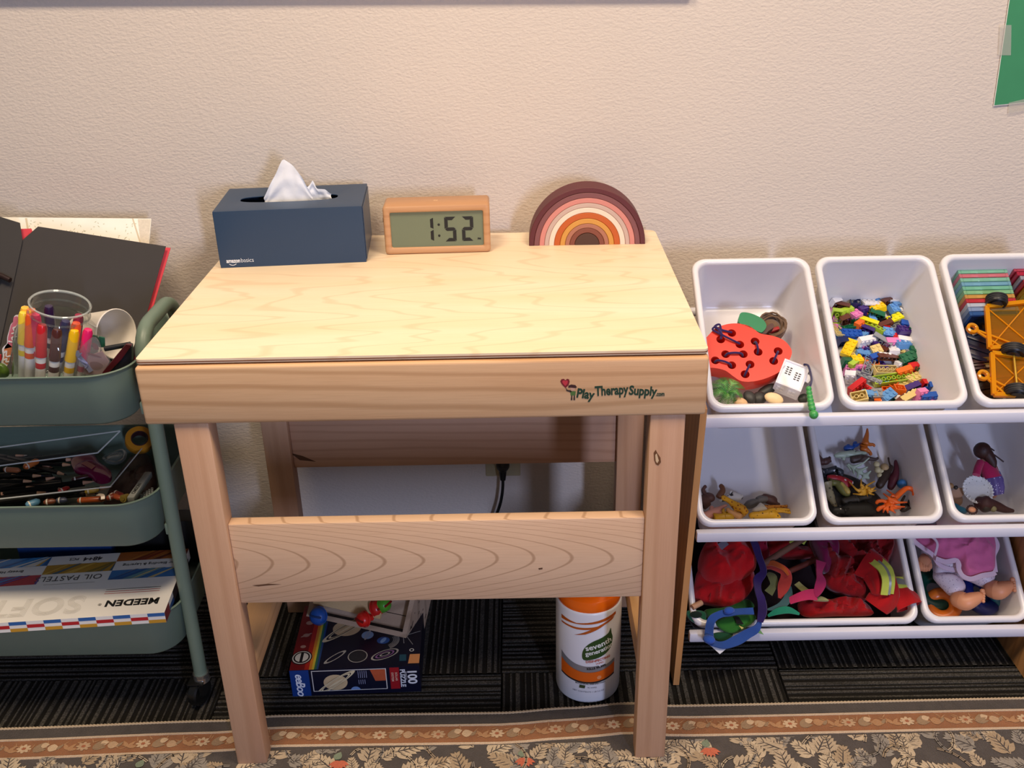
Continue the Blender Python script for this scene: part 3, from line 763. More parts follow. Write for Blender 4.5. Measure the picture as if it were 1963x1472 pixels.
for c_ in hl: b.flat([F.pt(x, y, hs + .0272) for x, y in c_])
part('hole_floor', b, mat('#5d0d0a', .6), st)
b = B(); H = lambda i, dz=-.002: F.pt(*lo(holes[i]), hs + dz)
for i, j in ((3, 4), (5, 6), (7, 8), (9, 10), (11, 12)):
    a, c_ = H(i), H(j); m_ = (a + c_) / 2 + F.en * .003; b.tube(smooth_path([a - F.en * .008, a + (c_ - a) * .12, m_, c_ - (c_ - a) * .12, c_ - F.en * .008], 5), .0018, 8)
for q in ([H(0), F.pt(*lo((340, 690)), hs - .004), F.pt(*lo((290, 668)), hs - .004), F.pt(*lo((330, 655)), hs - .006), F.pt(*lo((345, 720)), hs - .003), H(1)],
          [H(2), F.pt(*lo((420, 770)), hs - .005), F.pt(*lo((330, 725)), hs - .005), F.pt(*lo((275, 690)), hs - .004), F.pt(*lo((300, 680)), hs - .008), F.pt(*lo((350, 735)), hs - .006)]):
    b.tube(smooth_path(q, 6), .0018, 8)
part('lace', b, fabric('#2c1b52'), st, label='dark purple lace')
b = B(); lp = smooth_path([P1(x, y, hs) for x, y in ((490, 580), (510, 543), (570, 545), (640, 570), (690, 605), (712, 650), (690, 690), (660, 702), (590, 668), (495, 628))], 5, True); b.prism(lp, -F.en * .012); part('leaf', b, mat('#137a4c', .45), st, label='green wooden leaf')
b = B(); b.prism(smooth_path([P1(x, y, hs + .004) for x, y in ((660, 702), (715, 650), (760, 628), (772, 660), (730, 690), (700, 715))], 3, True), -F.en * .012); part('leaf', b, mat('#4a2420', .5), st, label='brown wooden stem')
# twine nest
b = B(); c_ = P1(752, 655, .075); rr2 = random.Random(5)
for i in range(16):
    a0 = rr2.uniform(0, 6); tx, ty = rr2.uniform(-.25, .25), rr2.uniform(-.25, .25); r_ = .021 + rr2.uniform(-.004, .003)
    b.tube([c_ + F.ex * r_ * cos(a) + F.ey * r_ * sin(a) + F.en * (r_ * (tx * cos(a) + ty * sin(a)) + .004 * sin(3 * a + a0)) for a in [2 * PI * j / 22 for j in range(22)]], .0018, 5, True)
b.ell(c_ - F.en * .003, (.017, .017, .008), M((F.ex, F.ey, F.en)).transposed())
solo('twine_nest', b, fabric('#6e5640'), 'small brown twine nest behind the strawberry toy', 'nest')
b = B(); b.box(P1(760, 700, .075), (.022, .006, .018), RX(35) @ RZ(20), .001); solo('red_block', b, plastic('#9d1c1f', .5), 'dark red block tucked behind the green wooden leaf', 'toy block')
# white toy house
hm = fm(P1(868, 1185, .066), (F.px(k1(1000, 1195), .07) - F.px(k1(795, 1105), .07)).normalized(), V((0, 0, 0)), V((0, 0, 1)))
ax = (P1(990, 1180, .06) - P1(785, 1100, .06)).normalized(); ay = (P1(890, 925, .06) - P1(785, 1100, .06)); ay = (ay - ax * ay.dot(ax)).normalized(); az = ax.cross(ay)
o_ = P1(785, 1103, .048); HW = (P1(990, 1180, .048) - o_).length; HL = (P1(890, 925, .048) - o_).length; HH = .030
hs_ = thing('toy_house', 'white plastic toy house with small windows lying beside the strawberry toy', 'toy house', o_ + ax * HW / 2 + ay * HL / 2 - az * HH)
hp_ = lambda x, y, z: o_ + ax * x + ay * y + az * z
b = B(); R = []
for ins, z in ((0, -HH), (0, 0), (.0015, .0006), (.003, -.0005), (.003, -.002)):
    R.append([hp_(x, y, z) for x, y in ((ins, ins), (HW - ins, ins), (HW - ins, HL - ins), (ins, HL - ins))])
b.loft(R); part('shell', b, plastic('#e6e6ee', .4), hs_, smooth=20)
for gx, gy in ((.30, .62), (.68, .52)):
    for i in range(2):
        for j in range(4):
            x, y = HW * (gx + .13 * (i - .5)), HL * (gy + .085 * (j - 1.5)) + .0
            part('window', B().prism([hp_(x + u, y + v, -.0021) for u, v in ((-.0019, -.0011), (.0019, -.0011), (.0019, .0011), (-.0019, .0011))], az * .0004), mat('#23242c', .5), hs_, smooth=0)
for gx in (.25, .7):
    for i in range(2):
        for j in range(2):
            x, z = HW * (gx + .14 * (i - .5)), -HH * (.35 + .24 * j)
            part('window', B().prism([hp_(x + u, 0, z + v) for u, v in ((-.0026, -.0022), (.0026, -.0022), (.0026, .0022), (-.0026, .0022))], -ay * .0008), plastic('#f6f6fb', .4), hs_, smooth=0)
b = B(); b.prism([hp_(HW + .0002, HL * .75, 0), hp_(HW + .009, HL * .70, -.002), hp_(HW + .006, HL * .5, -.006), hp_(HW + .0002, HL * .5, -.004)], az * -.002); part('ledge', b, plastic('#eeeef4', .4), hs_)
# fern
c_ = P1(398, 1190, .030); fern = thing('toy_fern', 'green plastic fern plant in the front left corner of its bin', 'toy plant', c_ - F.en * .02)
TIPS = [(265, 1120), (330, 1085), (375, 1068), (455, 1090), (510, 1130), (515, 1215), (455, 1255), (400, 1290), (330, 1275), (265, 1215), (275, 1165)]
for i, q in enumerate(TIPS):
    e = P1(q[0], q[1], .036 + .004 * (i % 3)); m_ = (c_ + e) / 2 + F.en * .010; pa = smooth_path([c_, m_, e], 7); b = B(); n = len(pa)
    b.tube(pa, [.0008 - .0005 * j / n for j in range(n)], 5)
    for j in range(2, n):
        d = (pa[j] - pa[j - 1]).normalized(); sd = d.cross(F.en).normalized(); L_ = .0085 * sin(PI * min(1, .25 + .75 * (1 - j / n))) + .001
        for s in (-1, 1):
            tip = pa[j] + sd * s * L_ + d * L_ * .6 - F.en * .001; w2 = d * .0011
            b.prism([pa[j] - w2, pa[j] + w2, tip], F.en * .0004)
    part('frond', b, mat(('#3f7a34', '#4f8f3c', '#2f6a30', '#6a9a4e')[i % 4], .5, 0, .15, 200), fern, smooth=0)
b = B(); b.ell(c_ - F.en * .004, (.006, .006, .008)); part('stem', b, mat('#315a2a', .6), fern)
for nm, (x, y), r_, h, hc, lab in (('dark_stone', (578, 1225), (.010, .0125, .006), .055, '#2e2d2d', 'round dark grey stone behind the cream pebbles'), ('dark_stone', (655, 1232), (.0125, .0115, .007), .058, '#262626', 'angular ridged charcoal stone between the cream pebbles'),
                        ('dark_stone', (715, 1170), (.02, .009, .006), .075, '#1f2120', 'flat black stone under the strawberry toy'), ('cream_pebble', (500, 1265), (.0125, .008, .006), .044, '#dcb78e', 'cream pebble next to the plastic fern'), ('cream_pebble', (772, 1235), (.0155, .010, .006), .043, '#ead0a4', 'cream pebble beside the white toy house'),
                        ('dark_stone', (1010, 1235), (.01, .008, .006), .07, '#232a20', 'dark green stone between toy house and bead string')):
    b = B(); b.ell(P1(x, y, h), r_, M((F.ex, F.ey, F.en)).transposed() @ RZ(-20 if 'peb' in nm else 30), 16, 10); solo(nm, b, mat(hc, .5, 0, .15, 60, .2, 150), lab, 'stone', group=None)
# bead string
bs = thing('bead_string', 'green wooden bead worm on navy cord hanging over the bin rim', 'beads', P1(1095, 1365, -.012))
BE = [(1053, 1158, 27), (1057, 1190, 28), (1062, 1222, 29), (1067, 1252, 31), (1073, 1285, 33), (1080, 1316, 34), (1093, 1365, 42)]
for x, y, r_ in BE:
    b = B(); b.ell(P1(x, y, -.012), (r_ / 4.206 / 1395 * 1.0,) * 3, None, 16, 10); part('bead', b, mat('#3f9a4d', .35, 0, .04), bs)
b = B(); b.tube(smooth_path([P1(1015, 962, .046), P1(1045, 968, .04), P1(1062, 1010, .03), P1(1075, 1080, .01), P1(1068, 1125, -.006), P1(1053, 1158, -.012)], 6), .0019, 8); part('cord', b, fabric('#1d1c4c'), bs)

# ---------------------------------------------------------------- top row, brick bin
F = FB[0, 1]; BRC = {}
def brick_mesh(nx, ny, h, hexc):
    key = (nx, ny, h, hexc)
    if key in BRC: return BRC[key]
    u = .008; X, Y = nx * u - .0002, ny * u - .0002; w_ = .0013; b = B()
    R = []
    for ins, z in ((w_, h - .0012), (w_, 0), (0, 0), (0, h)):
        R.append([V((x, y, z)) for x, y in ((-X / 2 + ins, -Y / 2 + ins), (X / 2 - ins, -Y / 2 + ins), (X / 2 - ins, Y / 2 - ins), (-X / 2 + ins, Y / 2 - ins))])
    b.loft(R, True, True, True)
    for i in range(nx):
        for j in range(ny): b.cyl(((i - (nx - 1) / 2) * u, (j - (ny - 1) / 2) * u, h), ((i - (nx - 1) / 2) * u, (j - (ny - 1) / 2) * u, h + .0017), .0025, n=10, cap0=False)
    if nx > 1 and ny > 1:
        for i in range(nx - 1):
            for j in range(ny - 1):
                b.lathe([(.0024, h - .0013), (.0024, .0002), (.0033, .0002), (.0033, h - .0013)], 10, ((i - (nx - 2) / 2) * u, (j - (ny - 2) / 2) * u, 0))
    elif max(nx, ny) > 1:
        for i in range(max(nx, ny) - 1):
            p = (i - (max(nx, ny) - 2) / 2) * u; b.cyl((p if nx > 1 else 0, 0 if nx > 1 else p, .0002), (p if nx > 1 else 0, 0 if nx > 1 else p, h - .0012), .0014, n=8)
    BRC[key] = mesh_of(b, 'toy_brick', plastic(hexc, .25), 30); return BRC[key]
BC = {'navy': '#1b2552', 'blue': '#1c4fa8', 'light blue': '#5f94cf', 'white': '#eae8ea', 'red': '#c3161c', 'yellow': '#f3c914', 'lime': '#a9c83a', 'green': '#17603f', 'brown': '#5f3220', 'tan': '#d6c07e', 'grey': '#8a8d92', 'purple': '#3f2670', 'pink': '#dc7fb6', 'orange': '#e2681c', 'black': '#1b1a1c', 'bright yellow': '#e6e01c'}
k2 = cr(1540, 470, 4.3294)
def surf(px, py):
    """height of the heap under a photo pixel: level-topped pile in the low end of the tilted bin"""
    p = zp(px, py, .497 + .00); 
    p2 = F.px((px, py), .112); return p if p.z > p2.z + .004 else p2 + V((0, 0, .006))
# (crop x, crop y, colour, nx, ny, flat, in-plane angle, pose)  pose: u studs up, d hollow side up, s on its side
BL = [(318, 435, 'blue', 2, 2, 1, 25, 'd'), (460, 445, 'navy', 4, 2, 0, 3, 'd'), (425, 515, 'navy', 2, 2, 0, -15, 'd'), (610, 435, 'red', 3, 2, 0, -5, 's'), (740, 425, 'purple', 2, 2, 0, 30, 's'), (215, 450, 'orange', 2, 2, 0, 5, 'u'), (265, 500, 'white', 2, 2, 0, 25, 's'),
      (330, 365, 'white', 8, 1, 1, 15, 'u'), (565, 512, 'white', 4, 2, 1, 8, 'u'), (610, 555, 'yellow', 3, 2, 0, 10, 'u'), (350, 590, 'lime', 3, 2, 0, 15, 's'), (315, 545, 'brown', 3, 2, 0, -25, 's'), (485, 570, 'purple', 2, 2, 0, 25, 's'), (690, 510, 'brown', 2, 2, 0, 30, 's'),
      (745, 555, 'light blue', 2, 2, 0, 20, 'u'), (535, 655, 'bright yellow', 4, 1, 0, -30, 's'), (755, 640, 'bright yellow', 3, 2, 1, 15, 'u'), (870, 570, 'grey', 8, 1, 1, -45, 'd'), (880, 690, 'blue', 4, 2, 0, -15, 's'), (275, 735, 'tan', 4, 2, 1, -80, 'd'), (370, 705, 'green', 4, 1, 1, 0, 'd'),
      (395, 765, 'blue', 4, 2, 0, -3, 'u'), (515, 735, 'purple', 3, 2, 0, -25, 's'), (610, 735, 'lime', 3, 1, 0, -50, 'd'), (690, 765, 'light blue', 2, 2, 0, -10, 'u'), (760, 710, 'grey', 2, 1, 0, 15, 'd'), (830, 755, 'purple', 3, 2, 0, 5, 'u'), (915, 770, 'green', 3, 2, 0, -35, 's'), (515, 830, 'white', 4, 2, 0, 20, 's'),
      (375, 885, 'yellow', 4, 2, 0, 55, 'u'), (640, 840, 'grey', 4, 2, 0, -35, 's'), (725, 840, 'pink', 3, 2, 0, 5, 's'), (815, 870, 'light blue', 3, 2, 0, 12, 'u'), (860, 820, 'white', 4, 1, 0, -8, 's'), (465, 940, 'light blue', 2, 2, 0, -5, 's'), (720, 970, 'brown', 6, 1, 0, 12, 's'), (590, 975, 'blue', 2, 2, 0, 20, 's'),
      (875, 970, 'green', 4, 2, 0, 22, 'u'), (1010, 850, 'bright yellow', 3, 2, 0, 5, 's'), (1040, 960, 'bright yellow', 2, 3, 0, -5, 's'), (1085, 880, 'lime', 2, 4, 0, 0, 's'), (440, 985, 'yellow', 2, 2, 0, 10, 'u'), (410, 1040, 'lime', 2, 2, 0, 40, 's'), (530, 1050, 'grey', 4, 2, 0, 65, 'd'), (520, 1130, 'grey', 6, 1, 1, -35, 'u'),
      (690, 1065, 'tan', 6, 2, 0, 10, 'd'), (375, 1080, 'pink', 2, 2, 0, -20, 'd'), (390, 1130, 'white', 2, 4, 0, -20, 's'), (740, 1140, 'lime', 8, 2, 0, 8, 'd'), (440, 1190, 'red', 4, 2, 0, 35, 's'), (830, 1085, 'orange', 3, 2, 0, 12, 's'), (900, 1050, 'red', 2, 2, 0, 15, 's'), (955, 1045, 'green', 2, 2, 0, -15, 'd'),
      (925, 1130, 'tan', 4, 2, 0, 30, 'u'), (1110, 1040, 'bright yellow', 2, 2, 0, 20, 's'), (1110, 1125, 'navy', 3, 2, 0, -25, 's'), (1005, 1170, 'red', 2, 3, 0, 10, 's'), (1080, 1200, 'blue', 2, 4, 0, 0, 's'), (1150, 1205, 'white', 2, 2, 0, -5, 's'), (1165, 1250, 'green', 3, 2, 0, -8, 'u'), (1230, 1225, 'brown', 2, 2, 0, -25, 's'),
      (1040, 1255, 'blue', 3, 2, 0, 0, 's'), (795, 1210, 'orange', 2, 2, 0, -5, 'd'), (905, 1190, 'purple', 3, 2, 0, 20, 's'), (970, 1245, 'pink', 2, 3, 0, 20, 's'), (880, 1250, 'tan', 4, 1, 0, 30, 's'), (700, 1245, 'light blue', 3, 2, 0, 35, 'u'), (540, 1240, 'light blue', 3, 2, 0, -5, 's'), (460, 1275, 'tan', 3, 2, 0, 5, 'd'), (610, 1240, 'grey', 2, 2, 0, 0, 'u'),
      (770, 780, 'red', 2, 1, 0, 30, 's'), (600, 600, 'green', 3, 2, 0, -20, 's'), (655, 690, 'brown', 4, 1, 0, 15, 's'), (430, 610, 'pink', 2, 2, 0, 30, 'u'), (455, 695, 'orange', 2, 2, 0, 40, 's'), (345, 645, 'brown', 2, 2, 0, 15, 's'), (270, 610, 'lime', 2, 3, 0, -10, 's'), (315, 830, 'navy', 2, 2, 0, 20, 's'), (350, 1000, 'green', 2, 2, 0, 10, 's'), (1130, 1010, 'white', 2, 1, 0, -10, 's'),
      (840, 460, 'yellow', 2, 2, 0, 10, 'u'), (855, 505, 'pink', 2, 1, 0, -35, 's'), (735, 480, 'white', 2, 2, 1, 10, 'd'), (795, 455, 'green', 2, 1, 0, 0, 's'), (600, 910, 'tan', 2, 2, 0, 15, 'u'), (745, 905, 'white', 2, 2, 0, -8, 'u'), (660, 950, 'white', 3, 1, 0, 5, 'u'), (640, 870, 'brown', 3, 1, 0, -50, 's'), (905, 905, 'green', 2, 2, 0, 0, 's'), (935, 820, 'orange', 1, 1, 0, 0, 's')]
rb2 = random.Random(21)
allb = [(x, y, c_, nx, ny, fl, an, po, 0) for x, y, c_, nx, ny, fl, an, po in BL]
cn = [q for q in BC if 'yellow' not in q]
for i in range(140):            # the bricks that lie below
    x, y = rb2.uniform(200, 1230), rb2.uniform(420, 1270)
    if x < 200 + (y - 420) * .22 or x > 800 + (y - 420) * .5: continue
    nx, ny = rb2.choice([(2, 2), (4, 2), (3, 2), (2, 1), (4, 1)])
    allb.append((x, y, rb2.choice(cn), nx, ny, 0, rb2.uniform(0, 180), rb2.choice('uuds'), 1))
info = []
for x, y, c_, nx, ny, fl, an, po, lay in allb:
    p = surf(*k2(x, y)); h = .0032 if fl else .0096
    # the pile's own surface normal leans towards the front
    R0 = M((F.ex, V((0, .94, .34)).normalized(), V((0, -.34, .94)).normalized())).transposed()
    tiltr = RX(rb2.uniform(-16, 16)) @ RY(rb2.uniform(-16, 16))
    base = R0 @ RZ(an) @ tiltr
    if po == 'd': base = base @ RX(180)
    if po == 's': base = base @ RX(rb2.choice([90, -90]))
    dz = 0 if not lay else -.011
    off = base @ V((0, 0, -h / 2))
    pos = p + off + V((0, 0, dz + rb2.uniform(-.002, .004)))
    o = bpy.data.objects.new('toy_brick', brick_mesh(nx, ny, h, BC[c_])); COL.objects.link(o)
    o.matrix_basis = M.Translation(pos) @ base.to_4x4() @ M.Scale(1.1, 4); o['category'] = 'toy brick'; o['group'] = 'loose toy bricks in the white bin'
    info.append((o, c_, nx, ny, po, toscreen(p)[0], lay, toscreen(p)[1]))
ORD = ['leftmost', 'second', 'third', 'fourth', 'fifth', 'sixth', 'seventh', 'eighth', 'ninth', 'tenth', 'eleventh', 'twelfth', 'thirteenth', 'fourteenth', 'fifteenth', 'sixteenth', 'seventeenth', 'eighteenth', 'nineteenth', 'twentieth']
POS = {'u': 'studs up', 'd': 'hollow side up', 's': 'on its side'}
NUMW = {1: 'one', 2: 'two', 3: 'three', 4: 'four', 6: 'six', 8: 'eight'}
for c_ in BC:
    for lay in (0, 1):
        L_ = sorted([q for q in info if q[1] == c_ and q[6] == lay], key=lambda q: q[5])
        for i, q in enumerate(L_):
            q[0]['label'] = f"{c_} toy brick {POS[q[4]]}, {ORD[i]}{' from left' if i else ''} of {'lower' if lay else 'upper'} {c_} ones"

# ---------------------------------------------------------------- top row, see-through tiles and yellow vehicles
F = FB[0, 2]; k3 = cr(1780, 460, 4.3279)
def P3(x, y, h): return F.px(k3(x, y), h)
TC = [('light blue', '#8fc6e6'), ('mint', '#9ddcbc'), ('pink', '#e98a94'), ('mint', '#9ed9bf'), ('sky blue', '#8cc4dc'), ('mint', '#8fd6b8'), ('pale green', '#9fd7a5'), ('amber', '#e3b05c'), ('red', '#d8414b'), ('clear', '#d5dbe6'), ('pale blue', '#9fb4d6'), ('blue', '#3f6aa8')]
def tile(pc, label, col, w_, hgt, th):
    R3 = M((F.ex, F.ey, F.en)).transposed().to_4x4(); t_ = thing('building_tile', label, 'toy tile', mtx=M.Translation(pc) @ R3, group='see-through building tiles')
    b = B(); f_ = .005
    for s in (-1, 1):
        b.box((s * (w_ / 2 - f_ / 2), 0, 0), (f_, th, hgt), None, .0006, 1); b.box((0, 0, s * (hgt / 2 - f_ / 2)), (w_ - 2 * f_, th * .92, f_), None, .0006, 1)
    part('frame', b, tint(col, .8, .12, 1.5, .5), t_, local=True)
    part('pane', B().box((0, 0, 0), (w_ - 2 * f_, th * .45, hgt - 2 * f_)), tint(col, .75, .1, 1.5, .12), t_, local=True)
    for s in (-.18, .18): part('magnet', B().box((s * w_, 0, hgt / 2 - .003), (.012, th * .6, .003)), mat('#c9cdd4', .3, .3), t_, local=True)
ytop = F.loc(P3(430, 215, .03))[1]; ybot = F.loc(P3(340, 620, .03))[1]; xl = F.loc(P3(240, 240, .03))[0]; xr = F.loc(P3(650, 240, .03))[0]
stp = (ytop - ybot) / 11.6
for i, (nm, hc) in enumerate(TC):
    o_ = ['back', 'second', 'third', 'fourth', 'fifth', 'sixth', 'seventh', 'eighth', 'ninth', 'tenth', 'eleventh', 'front'][i]
    tile(F.pt((xl + xr) / 2, ytop - stp * (i + .3), .03 + .034), f"{nm} see-through square tile, {o_}{'most' if i in (0, 11) else ' from the back'} of the left tile stack", hc, xr - xl, .068, stp * .93)
TC2 = [('red', '#d8324a'), ('clear', '#dadde6'), ('rose', '#d9566a'), ('crimson', '#cf2f4c'), ('grey', '#bcb8c6'), ('scarlet', '#d8414b'), ('golden', '#e8b53f'), ('yellow', '#ecd057'), ('orange', '#e3a23c'), ('teal', '#5aa79a'), ('blue', '#4b7fb8')]
x2 = F.loc(P3(655, 190, .03))[0]; yt2 = F.loc(P3(700, 170, .03))[1]
for i, (nm, hc) in enumerate(TC2):
    o_ = ['back', 'second', 'third', 'fourth', 'fifth', 'sixth', 'seventh', 'eighth', 'ninth', 'tenth', 'front'][i]
    tile(F.pt(x2 + .006 * min(i, 6) * .6 + .036, yt2 - stp * (i + .2), .03 + .034), f"{nm} see-through square tile, {o_}{'most' if i in (0, 10) else ' from the back'} of the right tile stack", hc, .072, .068, stp * .93)
AMB = tint('#f5ab14', .95, .12, 1.5, .5); AMB2 = tint('#f2b428', .85, .12, 1.5, .14)
def chassis(label, pts, ring, wheels, axle, hh):
    t_ = thing('toy_vehicle', label, 'toy vehicle', P3(*pts[0], hh + .02), group=None)
    C4 = [P3(*q, hh) for q in pts]; n_ = F.en
    part('plate', B().prism(C4, -n_ * .003), AMB2, t_)
    b = B()
    for a, c_ in ((C4[0], C4[1]), (C4[1], C4[2]), (C4[2], C4[3]), (C4[3], C4[0])):
        d = (c_ - a).normalized(); s = d.cross(n_) * .0035; b.prism([a - s, c_ - s, c_ + s, a + s], n_ * .006)
    part('rim', b, AMB, t_)
    b = B()
    for a, c_ in ((C4[0], C4[2]), (C4[1], C4[3])): b.tube([a + n_ * .001, c_ + n_ * .001], .0012, 6)
    part('brace', b, AMB, t_)
    c_ = P3(*ring, hh); b = B(); b.lathe([(.0045, -.002), (.0095, -.002), (.0098, 0), (.0095, .004), (.006, .005), (.0045, .004)], 20, c_, F.ex, F.ey, n_, closed=True)
    for q in (0, 3):
        tgt = C4[q] * (.7) + C4[3 - q] * .3; d = (tgt - c_).normalized(); s = d.cross(n_) * .0016; b.prism([c_ + d * .009 - s, tgt - s, tgt + s, c_ + d * .009 + s], n_ * .003)
    part('hitch_ring', b, AMB, t_)
    for wx, wy, ln in wheels:
        c_ = P3(wx, wy, hh - .006); w_ = thing  # wheel: axis along ey
        ay = (V(P3(wx, wy - 10, hh - .006)) - c_).normalized(); e1, e2 = basis(ay)
        b = B(); r_ = ln; b.lathe([(.0001, -.008), (r_ * .55, -.008), (r_ * .6, -.006), (r_ * .9, -.008), (r_, -.006), (r_, .006), (r_ * .9, .008), (r_ * .6, .006), (r_ * .55, .008), (.0001, .008)], 28, c_, e1, e2, ay)
        wh = part('wheel', b, mat('#151517', .4), t_)
        for k_ in range(3):
            b = B(); b.lathe([(r_ + .0001, -.004 + .004 * k_), (r_ + .0008, -.0035 + .004 * k_), (r_ + .0008, -.0015 + .004 * k_), (r_ + .0001, -.001 + .004 * k_)], 28, c_, e1, e2, ay); part('tread', b, mat('#1e1e20', .6), wh)
    if axle: part('axle', B().cyl(P3(*axle[0], hh - .006), P3(*axle[1], hh - .006), .0019, n=10), mat('#c9a23c', .3, .6), t_)
chassis('amber see-through vehicle chassis with crossed braces, upper one in its bin', [(500, 905), (475, 560), (830, 520), (860, 880)], (360, 737), [(565, 505, .0165)], None, .030)
chassis('amber see-through vehicle chassis with black wheels and axle, lower one in its bin', [(535, 1290), (520, 945), (860, 990), (900, 1300)], (450, 1125), [(700, 925, .0185), (735, 1262, .0185)], [(707, 950), (735, 1225)], .030)
for i, (x, y, w_, h_, an, hc, lb) in enumerate([(400, 700, .05, .05, 20, '#141a2c', 'dark navy block under the upper amber chassis hitch'), (400, 900, .05, .06, -25, '#1b2440', 'dark blue ribbed block left of the lower amber chassis'), (450, 1230, .05, .05, 10, '#101014', 'black block beneath the lower hitch ring'), (640, 750, .09, .07, 5, '#5c4a22', 'brown block underneath the upper amber chassis'), (680, 1120, .09, .07, 5, '#6b5a28', 'olive block underneath the lower amber chassis'), (440, 1040, .05, .02, 5, '#3a1f24', 'maroon bar left of the lower amber chassis')]):
    b = B(); R3 = M((F.ex, F.ey, F.en)).transposed() @ RZ(an); b.box(P3(x, y, .075), (w_, h_, .02), R3, .002)
    for j in range(3): b.box(P3(x, y, .064) + R3 @ V((0, (j - 1) * h_ * .3, 0)), (w_ * .8, h_ * .12, .004), R3, .0005)
    solo('toy_block', b, plastic(hc, .35), lb, 'toy block')
# ================================================================== middle row, animals
def chain(F, k, pts, h=.08): return [(F.px(k(q[0], q[1]), q[3] if len(q) > 3 else h), q[2]) for q in pts]
def spotted(hexa, hexb, scale=260, thr=.32):
    key = ('sp', hexa, hexb, scale)
    if key in MATS: return MATS[key]
    t = NT('spotted_' + hexa.lstrip('#')); x = t.n('ShaderNodeTexVoronoi'); x.inputs['Scale'].default_value = scale; t.l(t.coord(), x.inputs['Vector'])
    t.bsdf(t.mix(t.ramp(x.outputs['Distance'], thr, thr + .08), lin(hexb), lin(hexa)), .45); MATS[key] = t.m; return t.m
F = FB[1, 0]; k4 = cr(1310, 790, 6.4); HB = .095
def an(name, label, chains, m, cat='toy animal', F_=None, k_=None, h=.09, sub=1):
    return skin(name, [[q if q[0] == '@' else (F_.px(k_(q[0], q[1]), q[3] if len(q) > 3 else h), q[2] * (1.45 if F_ is FB[1, 0] else 1.3)) for q in c_] for c_ in chains], m, None, label, cat, sub)
GIR = spotted('#e3a71c', '#9a4a12', 190, .25)
an('toy_giraffe', 'yellow toy giraffe with long neck reaching up-left over the other animals', [[(690, 1165, .0062), (600, 1110, .0040), (540, 1070, .0034), (500, 1040, .0036), (455, 1062, .0020)], ['@0'] and [('@', 0), (765, 1225, .0065), (790, 1255, .0050)], [('@', 3), (485, 1015, .0010)], [('@', 5), (730, 1275, .0018, .1), (700, 1300, .0016, .105)], [('@', 0), (650, 1210, .0018), (610, 1250, .0016)]], GIR, F_=F, k_=k4, h=.085)
an('toy_giraffe', 'yellow toy giraffe lying at the front with legs pointing right', [[(1090, 1255, .0060), (1000, 1265, .0066), (900, 1270, .0062), (840, 1265, .0045), (800, 1280, .003)], [('@', 0), (1160, 1285, .004), (1200, 1295, .0025)], [('@', 0), (1120, 1215, .0026), (1220, 1215, .0018), (1330, 1235, .0019)], [('@', 1), (1080, 1195, .0024), (1200, 1190, .0017), (1310, 1200, .0018)]], spotted('#e8b22a', '#2a1d10', 150, .16), F_=F, k_=k4, h=.088)
an('toy_giraffe', 'small orange spotted giraffe whose thin legs stretch toward the right wall', [[(1040, 1175, .0055), (980, 1180, .005), (940, 1175, .004)], [('@', 0), (1110, 1160, .0026), (1220, 1158, .0019), (1325, 1145, .0020)], [('@', 0), (1100, 1195, .0026), (1180, 1200, .0018), (1290, 1190, .002)]], spotted('#d98f25', '#8a3d10', 260), F_=F, k_=k4, h=.098)
an('toy_animal', 'mustard yellow four-legged toy animal in the front left of the giraffe bin', [[(430, 1295, .0058), (500, 1280, .006), (570, 1290, .005), (640, 1300, .0045)], [('@', 0), (380, 1305, .004)], [('@', 1), (485, 1225, .0022), (500, 1180, .002)], [('@', 2), (540, 1200, .0022), (535, 1170, .002)]], plastic('#c99a1c'), F_=F, k_=k4, h=.085)
an('toy_monkey', 'brown toy monkey with curled tail at the left wall of the giraffe bin', [[(250, 1085, .0065), (320, 1055, .0070), (400, 1040, .0055)], [('@', 0), (215, 1120, .0045)], [('@', 1), (262, 1000, .003), (238, 950, .0027), (262, 915, .0026), (285, 905, .0028)]], plastic('#5c3a30', .5), F_=F, k_=k4, h=.095)
an('toy_monkey', 'brown curved toy arm with dark hand sticking up beside the giraffe head', [[(455, 1010, .0045), (485, 960, .0042), (478, 915, .0036), (440, 885, .0030)], [('@', 0), (430, 1050, .0045)]], plastic('#6b4126', .5), F_=F, k_=k4, h=.09)
an('toy_cow', 'white and black toy cow behind the reaching giraffe', [[(560, 1050, .0048), (630, 1040, .0055), (700, 1045, .0055)], [('@', 0), (470, 1070, .0032), (430, 1080, .0028)], [('@', 0), (470, 1010, .0026), (435, 985, .0032)], [('@', 2), (735, 1020, .0016)], [('@', 1), (600, 985, .003), (560, 980, .0035)]], spotted('#dcd8cf', '#2a2624', 90, .3), F_=F, k_=k4, h=.1)
an('toy_pig', 'pink toy pig at the front left corner of the giraffe bin', [[(290, 1290, .0062), (345, 1245, .0068), (400, 1215, .0055)], [('@', 1), (330, 1180, .003), (365, 1150, .003)], [('@', 2), (450, 1240, .0022), (485, 1225, .0018)], [('@', 2), (470, 1165, .0022), (540, 1140, .0018)], [('@', 0), (255, 1300, .0045)]], plastic('#dc9c8c', .45), F_=F, k_=k4, h=.088)
an('toy_pig', 'peach coloured toy animal leg curling under the middle giraffe', [[(600, 1250, .004), (560, 1215, .0032), (530, 1170, .0024)], [('@', 0), (680, 1275, .005), (720, 1300, .004)]], plastic('#d7a06a', .45), F_=F, k_=k4, h=.083)
an('toy_dolphin', 'grey toy dolphin against the back of the giraffe bin', [[(850, 1115, .0062), (920, 1085, .0066), (1000, 1065, .0055)], [('@', 0), (780, 1145, .0042), (735, 1160, .0022)], [('@', 2), (1060, 1060, .003)], [('@', 1), (900, 1050, .0022)]], plastic('#6d6a66', .4), F_=F, k_=k4, h=.1)
